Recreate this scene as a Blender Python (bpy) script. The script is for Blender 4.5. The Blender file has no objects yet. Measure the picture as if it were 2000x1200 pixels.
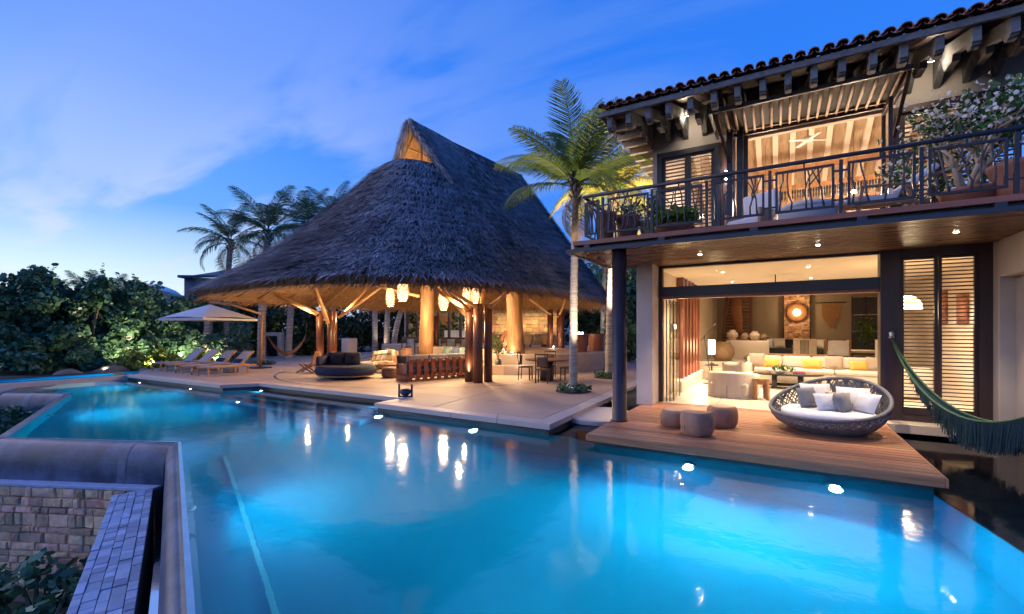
import bpy, bmesh, math, random
import numpy as np
from mathutils import Vector, Matrix, Euler
R = math.radians
PI = math.pi
random.seed(7)
rng = np.random.default_rng(11)
scene = bpy.context.scene
COL = scene.collection

# ------------------------------------------------------------------ camera
YAW = R(30.7)
cam_d = bpy.data.cameras.new('camera')
cam = bpy.data.objects.new('camera', cam_d)
COL.objects.link(cam)
cam.location = (0, 0, 1.95)
cam.rotation_euler = (R(90), 0, YAW)
cam_d.sensor_width = 36
cam_d.lens = 36 * 880 / 2000
cam_d.shift_y = 0.0225
cam_d.clip_start = 0.05
cam_d.clip_end = 2000
scene.camera = cam

# ------------------------------------------------------------------ render / exposure
scene.view_settings.view_transform = 'Standard'
scene.view_settings.look = 'None'
scene.view_settings.exposure = 0.75
scene.view_settings.gamma = 1
scene.render.engine = 'CYCLES'
cy = scene.cycles
cy.use_denoising = True
try:
    cy.denoiser = 'OPENIMAGEDENOISE'
    cy.denoising_input_passes = 'RGB_ALBEDO_NORMAL'
except Exception:
    pass
cy.max_bounces = 7
cy.diffuse_bounces = 3
cy.glossy_bounces = 3
cy.transmission_bounces = 4
cy.transparent_max_bounces = 10
cy.volume_bounces = 1
cy.caustics_reflective = False
cy.caustics_refractive = False
cy.sample_clamp_indirect = 4.0
cy.sample_clamp_direct = 0
cy.use_adaptive_sampling = True
cy.adaptive_threshold = 0.03
cy.use_light_tree = True

# ------------------------------------------------------------------ node helpers
def nn(nt, typ, **kw):
    n = nt.nodes.new(typ)
    for k, v in kw.items():
        if k.startswith('i_'):
            n.inputs[k[2:].replace('_', ' ')].default_value = v
        else:
            setattr(n, k, v)
    return n

def ramp(nt, fac, stops, interp='LINEAR'):
    r = nt.nodes.new('ShaderNodeValToRGB')
    r.color_ramp.interpolation = interp
    els = r.color_ramp.elements
    while len(els) < len(stops):
        els.new(0.5)
    for e, (p, c) in zip(els, stops):
        e.position = p
        e.color = (c[0], c[1], c[2], 1) if len(c) == 3 else c
    nt.links.new(fac, r.inputs['Fac'])
    return r.outputs['Color']

def mixc(nt, fac, a, b, mode='MIX'):
    m = nt.nodes.new('ShaderNodeMix')
    m.data_type = 'RGBA'
    m.blend_type = mode
    for sock, val in ((m.inputs[0], fac), (m.inputs[6], a), (m.inputs[7], b)):
        if isinstance(val, (int, float)):
            sock.default_value = val
        elif isinstance(val, tuple):
            sock.default_value = (val[0], val[1], val[2], 1)
        else:
            nt.links.new(val, sock)
    return m.outputs[2]

def math_(nt, op, a, b=None, clamp=False):
    m = nt.nodes.new('ShaderNodeMath')
    m.operation = op
    m.use_clamp = clamp
    for i, v in enumerate((a, b)):
        if v is None:
            continue
        if isinstance(v, (int, float)):
            m.inputs[i].default_value = v
        else:
            nt.links.new(v, m.inputs[i])
    return m.outputs[0]

# ------------------------------------------------------------------ world: dusk sky, sun just set towards -X
SUN_AZ = R(-118)     # direction of the sunset, measured from +Y (negative = towards -X)
world = bpy.data.worlds.new('World')
scene.world = world
world.use_nodes = True
nt = world.node_tree
nt.nodes.clear()
wout = nn(nt, 'ShaderNodeOutputWorld')
bg = nn(nt, 'ShaderNodeBackground')
nt.links.new(bg.outputs[0], wout.inputs[0])
SKY_STRENGTH = 0.90
sky = nn(nt, 'ShaderNodeTexSky', sky_type='NISHITA', sun_disc=False)
sky.sun_elevation = R(-3.0)
sky.sun_rotation = SUN_AZ
sky.altitude = 10
sky.air_density = 1.0
sky.dust_density = 0.4
sky.ozone_density = 6.0
geo = nn(nt, 'ShaderNodeTexCoord')
sep = nn(nt, 'ShaderNodeSeparateXYZ')
nt.links.new(geo.outputs['Generated'], sep.inputs[0])
elev = sep.outputs[2]
# glow factor: how close a direction is to the sunset
sd = nn(nt, 'ShaderNodeVectorMath', operation='DOT_PRODUCT')
nt.links.new(geo.outputs['Generated'], sd.inputs[0])
sd.inputs[1].default_value = (math.sin(SUN_AZ), math.cos(SUN_AZ), 0.0)
toward = math_(nt, 'MULTIPLY_ADD', sd.outputs['Value'], 0.5)
toward.node.inputs[2].default_value = 0.5
# air colour by height: whole dome
el = math_(nt, 'MAXIMUM', elev, 0.0)
high = ramp(nt, el, [(0.0, (.115, .27, .63)), (0.18, (.050, .20, .66)), (0.40, (.022, .155, .66)), (1.0, (.010, .085, .42))])
low = ramp(nt, el, [(0.0, (.70, .72, .74)), (0.09, (.52, .66, .74)), (0.22, (.12, .31, .70)), (0.46, (.024, .172, .70)), (1.0, (.010, .085, .42))])
tw = ramp(nt, toward, [(0.46, (0, 0, 0)), (0.90, (1, 1, 1))], 'EASE')
air = mixc(nt, tw, high, low)
# thin streaked cloud, drawn on a flat layer far above (direction divided by height)
inv = math_(nt, 'DIVIDE', 1.0, math_(nt, 'ADD', el, 0.16))
vm = nn(nt, 'ShaderNodeVectorMath', operation='SCALE')
nt.links.new(geo.outputs['Generated'], vm.inputs[0])
nt.links.new(inv, vm.inputs['Scale'])
mp = nn(nt, 'ShaderNodeMapping')
nt.links.new(vm.outputs[0], mp.inputs[0])
mp.inputs['Rotation'].default_value = (0, 0, R(-38))
mp.inputs['Scale'].default_value = (0.34, 1.25, 0.5)
n1 = nn(nt, 'ShaderNodeTexNoise', i_Scale=1.5, i_Detail=5.0, i_Roughness=0.52, i_Distortion=0.6)
nt.links.new(mp.outputs[0], n1.inputs['Vector'])
cl = ramp(nt, n1.outputs['Fac'], [(0.44, (0, 0, 0)), (0.58, (1, 1, 1))], 'EASE')
n2 = nn(nt, 'ShaderNodeTexNoise', i_Scale=0.5, i_Detail=2.0)
nt.links.new(mp.outputs[0], n2.inputs['Vector'])
cl2 = math_(nt, 'MULTIPLY', cl, ramp(nt, n2.outputs['Fac'], [(0.35, (.25, .25, .25)), (0.62, (1, 1, 1))]))
lowm = ramp(nt, el, [(0.0, (.35, .35, .35)), (0.12, (.95, .95, .95)), (0.40, (.38, .38, .38)), (0.75, (.15, .15, .15))])
cfac = math_(nt, 'MULTIPLY', cl2, lowm)
ccol = mixc(nt, tw, (.16, .28, .62), (.52, .55, .72))
skyc = mixc(nt, cfac, air, ccol)
# a share of the physical sky keeps the scatter gradient
skyn = mixc(nt, 1.0, skyc, sky.outputs[0], 'ADD')
skyn.node.inputs[0].default_value = 0.06
below = math_(nt, 'GREATER_THAN', elev, -0.02)
fin = mixc(nt, below, (.06, .10, .17), skyn)
nt.links.new(fin, bg.inputs['Color'])
bg.inputs['Strength'].default_value = SKY_STRENGTH

# the last directional glow of the set sun
sun_d = bpy.data.lights.new('sun', 'SUN')
sun_d.energy = 0.80
sun_d.angle = R(60)
sun_d.color = (.98, .82, .88)
sun = bpy.data.objects.new('sun', sun_d)
COL.objects.link(sun)
sdir = Vector((math.sin(SUN_AZ) * math.cos(R(26)), math.cos(SUN_AZ) * math.cos(R(26)), math.sin(R(26))))
sun.rotation_euler = (-sdir).to_track_quat('-Z', 'Y').to_euler()
sun.location = (-40, 0, 20)

# ------------------------------------------------------------------ materials
MATS = {}
def _prin(name):
    m = bpy.data.materials.new(name)
    m.use_nodes = True
    t = m.node_tree
    return m, t, t.nodes['Principled BSDF']

def mat(name, base, rough=.6, var=.18, scale=5., stretch=(1, 1, 1), bump=0., bscale=60., metal=0., rnd=0., island=0.,
        hue=0., spec=.5, detail=5., second=None, sfac=(.45, .65), coat=0., bstretch=None):
    """procedural surface: noise-broken base colour, optional second tint in patches, fine relief, per-piece shade"""
    m, t, p = _prin(name)
    tc = nn(t, 'ShaderNodeTexCoord')
    vec = tc.outputs['Object']
    oi = nn(t, 'ShaderNodeObjectInfo')
    if rnd > 0:
        va = nn(t, 'ShaderNodeVectorMath', operation='ADD')
        t.links.new(vec, va.inputs[0])
        sc = math_(t, 'MULTIPLY', oi.outputs['Random'], 37.0)
        t.links.new(sc, va.inputs[1])
        vec = va.outputs[0]
    mpn = nn(t, 'ShaderNodeMapping')
    mpn.inputs['Scale'].default_value = stretch
    t.links.new(vec, mpn.inputs[0])
    no = nn(t, 'ShaderNodeTexNoise', i_Scale=scale, i_Detail=detail, i_Roughness=.62)
    t.links.new(mpn.outputs[0], no.inputs['Vector'])
    dk = tuple(c * (1 - var) for c in base)
    lt = tuple(min(1, c * (1 + var)) for c in base)
    c = ramp(t, no.outputs['Fac'], [(.3, dk), (.7, lt)])
    if second:
        n3 = nn(t, 'ShaderNodeTexNoise', i_Scale=scale * .37, i_Detail=4.0)
        t.links.new(mpn.outputs[0], n3.inputs['Vector'])
        f = ramp(t, n3.outputs['Fac'], [(sfac[0], (0, 0, 0)), (sfac[1], (1, 1, 1))])
        c = mixc(t, f, c, second)
    r_src = None
    if island > 0:
        g = nn(t, 'ShaderNodeNewGeometry')
        r_src, amt = g.outputs['Random Per Island'], island
    elif rnd > 0:
        r_src, amt = oi.outputs['Random'], rnd
    if r_src is not None:
        hs = nn(t, 'ShaderNodeHueSaturation')
        v = math_(t, 'MULTIPLY_ADD', r_src, 2 * amt)
        v.node.inputs[2].default_value = 1 - amt
        t.links.new(v, hs.inputs['Value'])
        if hue:
            w = nn(t, 'ShaderNodeTexWhiteNoise', noise_dimensions='1D')
            t.links.new(r_src, w.inputs['W'])
            h = math_(t, 'MULTIPLY_ADD', w.outputs['Value'], 2 * hue)
            h.node.inputs[2].default_value = .5 - hue
            t.links.new(h, hs.inputs['Hue'])
        t.links.new(c, hs.inputs['Color'])
        c = hs.outputs[0]
    t.links.new(c, p.inputs['Base Color'])
    rv = ramp(t, no.outputs['Fac'], [(.3, (rough * .85,) * 3), (.7, (min(1, rough * 1.15),) * 3)])
    t.links.new(rv, p.inputs['Roughness'])
    p.inputs['Metallic'].default_value = metal
    p.inputs['Specular IOR Level'].default_value = spec
    if coat:
        p.inputs['Coat Weight'].default_value = coat
        p.inputs['Coat Roughness'].default_value = .15
    if bump > 0:
        nb = nn(t, 'ShaderNodeTexNoise', i_Scale=bscale, i_Detail=4.0, i_Roughness=.65)
        mb = nn(t, 'ShaderNodeMapping')
        mb.inputs['Scale'].default_value = bstretch or stretch
        t.links.new(vec, mb.inputs[0])
        t.links.new(mb.outputs[0], nb.inputs['Vector'])
        bp = nn(t, 'ShaderNodeBump', i_Strength=min(1., bump), i_Distance=.02)
        t.links.new(nb.outputs['Fac'], bp.inputs['Height'])
        t.links.new(bp.outputs[0], p.inputs['Normal'])
    MATS[name] = m
    return m

def leafmat(name, base, island=.45, hue=.03, rough=.5, trans=.25):
    m, t, p = _prin(name)
    g = nn(t, 'ShaderNodeNewGeometry')
    hs = nn(t, 'ShaderNodeHueSaturation')
    hs.inputs['Color'].default_value = (*base, 1)
    v = math_(t, 'MULTIPLY_ADD', g.outputs['Random Per Island'], 2 * island)
    v.node.inputs[2].default_value = 1 - island
    t.links.new(v, hs.inputs['Value'])
    w = nn(t, 'ShaderNodeTexWhiteNoise', noise_dimensions='1D')
    t.links.new(g.outputs['Random Per Island'], w.inputs['W'])
    h = math_(t, 'MULTIPLY_ADD', w.outputs['Value'], 2 * hue)
    h.node.inputs[2].default_value = .5 - hue
    t.links.new(h, hs.inputs['Hue'])
    t.links.new(hs.outputs[0], p.inputs['Base Color'])
    p.inputs['Roughness'].default_value = rough
    p.inputs['Specular IOR Level'].default_value = .4
    tr = nn(t, 'ShaderNodeBsdfTranslucent')
    t.links.new(hs.outputs[0], tr.inputs[0])
    mx = nn(t, 'ShaderNodeMixShader')
    mx.inputs[0].default_value = trans
    t.links.new(p.outputs[0], mx.inputs[1])
    t.links.new(tr.outputs[0], mx.inputs[2])
    t.links.new(mx.outputs[0], t.nodes['Material Output'].inputs[0])
    MATS[name] = m
    return m

def emit(name, col, strength, pattern=0):
    m = bpy.data.materials.new(name)
    m.use_nodes = True
    t = m.node_tree
    t.nodes.clear()
    o = nn(t, 'ShaderNodeOutputMaterial')
    e = nn(t, 'ShaderNodeEmission')
    e.inputs[0].default_value = (*col, 1)
    e.inputs[1].default_value = strength
    t.links.new(e.outputs[0], o.inputs[0])
    MATS[name] = m
    return m

def thin_glass(name, tint=(.95, .97, .96), refl=1.0, rough=.0):
    m = bpy.data.materials.new(name)
    m.use_nodes = True
    t = m.node_tree
    t.nodes.clear()
    o = nn(t, 'ShaderNodeOutputMaterial')
    tr = nn(t, 'ShaderNodeBsdfTransparent')
    tr.inputs[0].default_value = (*tint, 1)
    gl = nn(t, 'ShaderNodeBsdfGlossy')
    gl.inputs['Roughness'].default_value = rough
    fr = nn(t, 'ShaderNodeFresnel', i_IOR=1.45)
    mx = nn(t, 'ShaderNodeMixShader')
    t.links.new(math_(t, 'MULTIPLY', fr.outputs[0], refl, True), mx.inputs[0])
    t.links.new(tr.outputs[0], mx.inputs[1])
    t.links.new(gl.outputs[0], mx.inputs[2])
    t.links.new(mx.outputs[0], o.inputs[0])
    MATS[name] = m
    return m

# ------------------------------------------------------------------ mesh helpers
OFF = {}
def _link(o):
    COL.objects.link(o)
    return o

def thing(name, label, cat, loc=(0, 0, 0), rz=0., group=None, world=False):
    o = _link(bpy.data.objects.new(name, None))
    o.empty_display_size = .2
    o.location = loc
    o.rotation_euler = (0, 0, rz)
    o['label'] = label
    o['category'] = cat
    if group:
        o['group'] = group
    if world:
        OFF[o.name] = Vector(loc)
    return o

def tag(o, label=None, cat=None, group=None, kind=None):
    if label: o['label'] = label
    if cat: o['category'] = cat
    if group: o['group'] = group
    if kind: o['kind'] = kind
    return o

def rotm(rx=0, ry=0, rz=0):
    return np.array(Euler((rx, ry, rz)).to_matrix())

class MB:
    def __init__(s):
        s.v = []; s.f = []; s.n = 0
    def add(s, vs, fs, M=None, o=(0, 0, 0)):
        vs = np.asarray(vs, float)
        if M is not None:
            vs = vs @ np.asarray(M).T
        vs = vs + np.asarray(o, float)
        s.v.append(vs)
        s.f += [tuple(i + s.n for i in f) for f in fs]
        s.n += len(vs)
        return s
    def box(s, x0, x1, y0, y1, z0, z1, M=None, o=(0, 0, 0)):
        vs = [(x, y, z) for x in (x0, x1) for y in (y0, y1) for z in (z0, z1)]
        return s.add(vs, [(0, 1, 3, 2), (4, 6, 7, 5), (0, 4, 5, 1), (2, 3, 7, 6), (0, 2, 6, 4), (1, 5, 7, 3)], M, o)
    def cbox(s, x0, x1, y0, y1, z0, z1, c=.01, M=None, o=(0, 0, 0)):
        """box with chamfered vertical rim on top and bottom (softened slab)"""
        def ring(z, i): return [(x0 + i, y0 + i, z), (x1 - i, y0 + i, z), (x1 - i, y1 - i, z), (x0 + i, y1 - i, z)]
        vs = ring(z0, c) + ring(z0 + c, 0) + ring(z1 - c, 0) + ring(z1, c)
        fs = [(3, 2, 1, 0), (12, 13, 14, 15)]
        for k in range(3):
            for i in range(4):
                a, b = k * 4 + i, k * 4 + (i + 1) % 4
                fs.append((a, b, b + 4, a + 4))
        return s.add(vs, fs, M, o)
    def beam(s, p0, p1, w, h, up=(0, 0, 1)):
        p0, p1 = Vector(p0), Vector(p1)
        d = (p1 - p0); L = d.length; d.normalize()
        u = Vector(up); sd = d.cross(u)
        if sd.length < 1e-4:
            sd = d.cross(Vector((1, 0, 0)))
        sd.normalize(); u = sd.cross(d)
        M = np.array([list(sd), list(d), list(u)]).T
        return s.box(-w / 2, w / 2, 0, L, -h / 2, h / 2, M, p0)
    def tube(s, pts, r, n=8, cap=True, jit=0., sq=1.):
        pts = np.asarray(pts, float)
        k = len(pts)
        rr = np.full(k, r) if np.isscalar(r) else np.asarray(r, float)
        tg = np.gradient(pts, axis=0)
        tg /= np.linalg.norm(tg, axis=1)[:, None] + 1e-9
        ref = np.array([0, 0, 1.]) if abs(tg[0][2]) < .9 else np.array([1., 0, 0])
        a = np.cross(tg[0], ref); a /= np.linalg.norm(a)
        vs = []
        an = np.linspace(0, 2 * PI, n, endpoint=False)
        for i in range(k):
            a = a - tg[i] * (a @ tg[i]); a /= np.linalg.norm(a) + 1e-9
            b = np.cross(tg[i], a)
            rj = rr[i] * (1 + jit * (rng.random(n) - .5))
            vs.append(pts[i] + (np.cos(an) * rj)[:, None] * a + (np.sin(an) * rj * sq)[:, None] * b)
        vs = np.concatenate(vs)
        fs = []
        for i in range(k - 1):
            for j in range(n):
                p, q = i * n + j, i * n + (j + 1) % n
                fs.append((p, q, q + n, p + n))
        if cap:
            fs.append(tuple(range(n - 1, -1, -1)))
            fs.append(tuple((k - 1) * n + j for j in range(n)))
        return s.add(vs, fs)
    def lathe(s, prof, n=24, o=(0, 0, 0), M=None, sx=1., sy=1.):
        an = np.linspace(0, 2 * PI, n, endpoint=False)
        vs, fs = [], []
        for r, z in prof:
            for a in an:
                vs.append((r * math.cos(a) * sx, r * math.sin(a) * sy, z))
        k = len(prof)
        for i in range(k - 1):
            for j in range(n):
                p, q = i * n + j, i * n + (j + 1) % n
                fs.append((p, q, q + n, p + n))
        if prof[0][0] > 1e-4: fs.append(tuple(range(n - 1, -1, -1)))
        if prof[-1][0] > 1e-4: fs.append(tuple((k - 1) * n + j for j in range(n)))
        return s.add(vs, fs, M, o)
    def plate(s, poly, z0, z1, M=None, o=(0, 0, 0)):
        n = len(poly)
        vs = [(p[0], p[1], z0) for p in poly] + [(p[0], p[1], z1) for p in poly]
        area = sum(poly[i][0] * poly[(i + 1) % n][1] - poly[(i + 1) % n][0] * poly[i][1] for i in range(n))
        idx = list(range(n)) if area > 0 else list(range(n - 1, -1, -1))
        fs = [tuple(reversed(idx)), tuple(i + n for i in idx)]
        for k in range(n):
            a, b = idx[k], idx[(k + 1) % n]
            fs.append((a, b, b + n, a + n))
        return s.add(vs, fs, M, o)
    def grid(s, P, close_u=False, flip=False):
        P = np.asarray(P, float)
        a, b = P.shape[:2]
        fs = []
        for i in range(a - 1):
            for j in range(b if close_u else b - 1):
                p, q = i * b + j, i * b + (j + 1) % b
                f = (p, q, q + b, p + b)
                fs.append(f[::-1] if flip else f)
        return s.add(P.reshape(-1, 3), fs)
    def build(s, name, material, parent=None, smooth=False, bevel=0., seg=2, loc=None, rot=None):
        me = bpy.data.meshes.new(name)
        vs = np.concatenate(s.v) if s.v else np.zeros((0, 3))
        if parent is not None and parent.name in OFF:
            vs = vs - np.array(OFF[parent.name])
        me.from_pydata(vs.tolist(), [], s.f)
        me.update()
        return finish(me, name, material, parent, smooth, bevel, seg, loc, rot)

def finish(me, name, material, parent=None, smooth=False, bevel=0., seg=2, loc=None, rot=None):
    if material:
        me.materials.append(MATS[material] if isinstance(material, str) else material)
    if smooth and len(me.polygons):
        me.polygons.foreach_set('use_smooth', [True] * len(me.polygons))
    o = _link(bpy.data.objects.new(name, me))
    if parent is not None:
        o.parent = parent
        if parent.name in OFF:
            OFF[o.name] = OFF[parent.name]
    if loc is not None: o.location = loc
    if rot is not None: o.rotation_euler = rot
    if bevel > 0:
        b = o.modifiers.new('bevel', 'BEVEL')
        b.width = bevel; b.segments = seg; b.limit_method = 'ANGLE'; b.angle_limit = R(40)
    return o

def inst(src, parent=None, loc=None, rot=None, scale=None):
    """another object on the same mesh data (a repeat of one piece)"""
    o = _link(bpy.data.objects.new(src.name.split('.')[0], src.data))
    for m in src.modifiers:
        if m.type == 'BEVEL':
            b = o.modifiers.new('bevel', 'BEVEL'); b.width = m.width; b.segments = m.segments
            b.limit_method = 'ANGLE'; b.angle_limit = m.angle_limit
    o.parent = parent if parent is not None else src.parent
    if loc is not None: o.location = loc
    if rot is not None: o.rotation_euler = rot
    if scale is not None: o.scale = scale
    return o

def copy_tree(o, loc=None, rz=None, label=None, parent=None, group=None):
    c = o.copy(); _link(c); c.parent = parent
    if loc is not None: c.location = loc
    if rz is not None: c.rotation_euler = (0, 0, rz)
    if label: c['label'] = label
    if group: c['group'] = group
    for ch in list(o.children):
        copy_tree(ch, parent=c)
    return c

def poly_mesh(name, V, k):
    """fast mesh of many separate k-gons; V is (n*k,3)"""
    n = len(V) // k
    me = bpy.data.meshes.new(name)
    me.vertices.add(len(V)); me.vertices.foreach_set('co', np.asarray(V, np.float32).ravel())
    me.loops.add(n * k); me.loops.foreach_set('vertex_index', np.arange(n * k, dtype=np.int32))
    me.polygons.add(n)
    me.polygons.foreach_set('loop_start', np.arange(0, n * k, k, dtype=np.int32))
    try:
        me.polygons.foreach_set('loop_total', np.full(n, k, dtype=np.int32))
    except Exception:
        pass
    me.update(calc_edges=True)
    return me

def leaves(P, size, nrm=None, k=6, aspect=.8, spread=.8, jitter=.35, droop=0.):
    """k-gon leaves at points P, facing roughly nrm"""
    n = len(P)
    N = rng.normal(size=(n, 3)) * spread
    if nrm is not None: N = N + nrm
    N /= np.linalg.norm(N, axis=1)[:, None] + 1e-9
    A = np.cross(N, rng.normal(size=(n, 3))); A[:, 2] -= droop
    A = A - N * (A * N).sum(1)[:, None]
    A /= np.linalg.norm(A, axis=1)[:, None] + 1e-9
    B = np.cross(N, A)
    sz = size * (1 + jitter * rng.normal(size=n)).clip(.4, 1.8)
    an = np.linspace(0, 2 * PI, k, endpoint=False)
    V = P[:, None, :] + sz[:, None, None] * (np.cos(an)[None, :, None] * A[:, None, :] + aspect * np.sin(an)[None, :, None] * B[:, None, :])
    V = V + (np.abs(np.cos(an)) - .5)[None, :, None] * (sz * .22)[:, None, None] * N[:, None, :]
    return V.reshape(-1, 3)

def light(name, typ, loc, energy, col, parent=None, size=.05, target=None, spot=None, blend=.6, sizey=None):
    d = bpy.data.lights.new(name, typ)
    d.energy = energy; d.color = col
    if typ in ('POINT', 'SPOT'): d.shadow_soft_size = size
    if typ == 'SPOT':
        d.spot_size = R(spot or 70); d.spot_blend = blend
    if typ == 'AREA':
        d.size = size
        if sizey: d.shape = 'RECTANGLE'; d.size_y = sizey
        d.spread = R(spot) if spot else PI
    o = _link(bpy.data.objects.new(name, d))
    o.location = loc
    if target is not None:
        o.rotation_euler = (Vector(target) - Vector(loc)).to_track_quat('-Z', 'Y').to_euler()
    if parent is not None:
        off = OFF.get(parent.name)
        o.parent = parent
        if off is not None: o.location = Vector(loc) - off
    return o
WARM = (1.0, .66, .33)
WARM2 = (1.0, .77, .53)
COOL = (.42, .84, 1.0)
# ================================================================== surfaces
mat('terrace_stone', (.49, .385, .305), .55, .10, 1.1, bump=.12, bscale=55, second=(.40, .30, .24), sfac=(.42, .70), rnd=.07)
mat('coping_stone', (.56, .48, .42), .5, .08, 2.0, bump=.1, bscale=70, rnd=.05)
mat('slot_dark', (.03, .045, .055), .4, .3, 6)
mat('soil', (.05, .04, .032), .9, .4, 3, bump=.5, bscale=12)
mat('garden_ground', (.055, .05, .035), .95, .5, .8, bump=.6, bscale=6, second=(.03, .05, .02))
mat('pool_plaster', (.008, .33, .58), .6, .10, .55, bump=.05, bscale=30, second=(.004, .25, .50), sfac=(.4, .7), spec=0.)
mat('pool_tread', (.10, .55, .78), .6, .06, 2, spec=0.)
mat('pool_wall_shade', (.006, .075, .12), .4, .3, 6, bump=.1, bscale=30)
mat('pond_stone', (.075, .07, .058), .6, .35, 2.2, bump=.3, bscale=25)
mat('weir_concrete', (.085, .11, .17), .34, .45, 3.4, bump=.25, bscale=28, second=(.030, .042, .075), sfac=(.42, .56), spec=.5, detail=8)
mat('weir_stain', (.12, .145, .19), .4, .45, 3., bump=.12, bscale=30)
mat('deck_wood', (.41, .185, .095), .34, .40, 3.0, (0.35, 7, 7), .2, 30, rnd=.36, hue=.012, spec=.5)
mat('dark_wood', (.055, .028, .020), .45, .3, 3, (4, 4, .5), .1, 40, rnd=.1)
mat('slate', (.33, .40, .52), .65, .22, 4, bump=.35, bscale=30, rnd=.30, hue=.02)
mat('sand_stone', (.80, .43, .26), .8, .38, 9, bump=.8, bscale=22, rnd=.42, hue=.018, second=(.66, .45, .33), sfac=(.45, .72))
mat('mortar', (.24, .17, .125), .95, .2, 8, bump=.3, bscale=40)
mat('lip_glow', (.28, .52, .62), .12, .1, 5)
mat('gutter', (.03, .04, .06), .25, .2, 3)

def water_mat(name, wave, ws, rough=.02, vol=0., vcol=(.3, .75, 1.)):
    """clear water: mirror by Fresnel, bent view of the basin below, faint scatter in the body of the water"""
    m = bpy.data.materials.new(name)
    m.use_nodes = True
    t = m.node_tree
    t.nodes.clear()
    o = nn(t, 'ShaderNodeOutputMaterial')
    tc = nn(t, 'ShaderNodeTexCoord')
    nb = nn(t, 'ShaderNodeTexNoise', i_Scale=ws, i_Detail=3.0, i_Roughness=.55)
    t.links.new(tc.outputs['Object'], nb.inputs['Vector'])
    bp = nn(t, 'ShaderNodeBump', i_Strength=wave, i_Distance=.02)
    t.links.new(nb.outputs['Fac'], bp.inputs['Height'])
    rf = nn(t, 'ShaderNodeBsdfRefraction')
    rf.inputs['IOR'].default_value = 1.33
    rf.inputs['Roughness'].default_value = rough * .35
    t.links.new(bp.outputs[0], rf.inputs['Normal'])
    gl = nn(t, 'ShaderNodeBsdfGlossy')
    gl.inputs['Roughness'].default_value = rough
    t.links.new(bp.outputs[0], gl.inputs['Normal'])
    fr = nn(t, 'ShaderNodeFresnel', i_IOR=1.40)
    t.links.new(bp.outputs[0], fr.inputs['Normal'])
    mx = nn(t, 'ShaderNodeMixShader')
    t.links.new(fr.outputs[0], mx.inputs[0])
    t.links.new(rf.outputs[0], mx.inputs[1])
    t.links.new(gl.outputs[0], mx.inputs[2])
    t.links.new(mx.outputs[0], o.inputs[0])
    if vol > 0:
        pv = nn(t, 'ShaderNodeVolumePrincipled')
        pv.inputs['Color'].default_value = (*vcol, 1)
        pv.inputs['Density'].default_value = vol
        pv.inputs['Absorption Color'].default_value = (.35, .85, 1.0, 1)
        t.links.new(pv.outputs[0], o.inputs['Volume'])
    MATS[name] = m
water_mat('pool_water', .20, 3.0, .07, .10, (.01, .46, 1.))
water_mat('pond_water', .16, 2.6, .07)

# ================================================================== ground (one sheet to the horizon)
def gh(x, y):
    def sm(a, b, t):
        t = np.clip((t - a) / (b - a), 0, 1)
        return t * t * (3 - 2 * t)
    low = -2.6 + 0 * x
    g = low + 2.72 * sm(-22.6, -24.6, x)                    # hedge bank on the far side of the pool
    g = np.maximum(g, low + 2.72 * sm(10.0, 11.5, y))       # garden behind terrace and villa
    front = sm(-15.5, -19.5, x) * sm(4.6, 2.6, y - (-.40 * (x + 18.69) + 0.9))
    g = np.maximum(g, -2.6 + 1.85 * front)
    return g
xs = np.unique(np.concatenate([np.linspace(-900, -60, 15), np.linspace(-60, 30, 151), np.linspace(30, 900, 15)]))
ys = np.unique(np.concatenate([np.linspace(-300, -10, 8), np.linspace(-10, 60, 121), np.linspace(60, 1200, 16)]))
X, Y = np.meshgrid(xs, ys)
Zg = gh(X, Y)
far = np.clip((np.hypot(X, Y) - 55) / 60, 0, 1)
Zg = Zg + rng.normal(size=X.shape) * .03 * (1 - far)
m = MB(); m.grid(np.stack([X, Y, Zg], -1))
tag(m.build('ground', 'garden_ground', smooth=True), 'dark planted garden soil around pool and buildings', kind='structure')

# ================================================================== pool outline (water level 0)
PA = (-22.07, 7.55); PB = (-22.1, 4.55); PC = (-20.44, 4.09); PD = (-18.69, 4.99); PE = (-12.0, 2.34)
PG = (-8.92, 3.77); PH = (-3.47, 1.54); PH2 = (0.30, 0.0)
PH3 = (3.4, -1.3)
pool = [PA, PB, PC, PD, PE, PG, PH, PH2, PH3, (9, -1.3), (9, 11.2), (-2.6, 11.2), (-2.9, 17.5), (-4.0, 17.5),
        (-4.1, 7.6), (-8.3, 7.66), (-8.35, 8.6), (-14.75, 8.6), (-15.3, 7.66)]
m = MB(); m.add([(x, y, 0.0) for x, y in pool], [tuple(range(len(pool)))])
wat = m.build('water', 'pool_water')
tag(wat, 'still swimming pool water mirroring the lights', kind='structure')

DEEP = -1.35
m = MB()
fl_ = [(-22.3, 8.7), PB, PC, PD, PE, PG, PH, PH2, PH3, (9, -1.3), (9, 7.3), (-8, 8.7)]
m.add([(x, y, DEEP) for x, y in fl_], [tuple(range(len(fl_)))])
pb = m.build('pool_basin', 'pool_plaster')
tag(pb, 'pale blue plastered pool floor', kind='structure')
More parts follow.
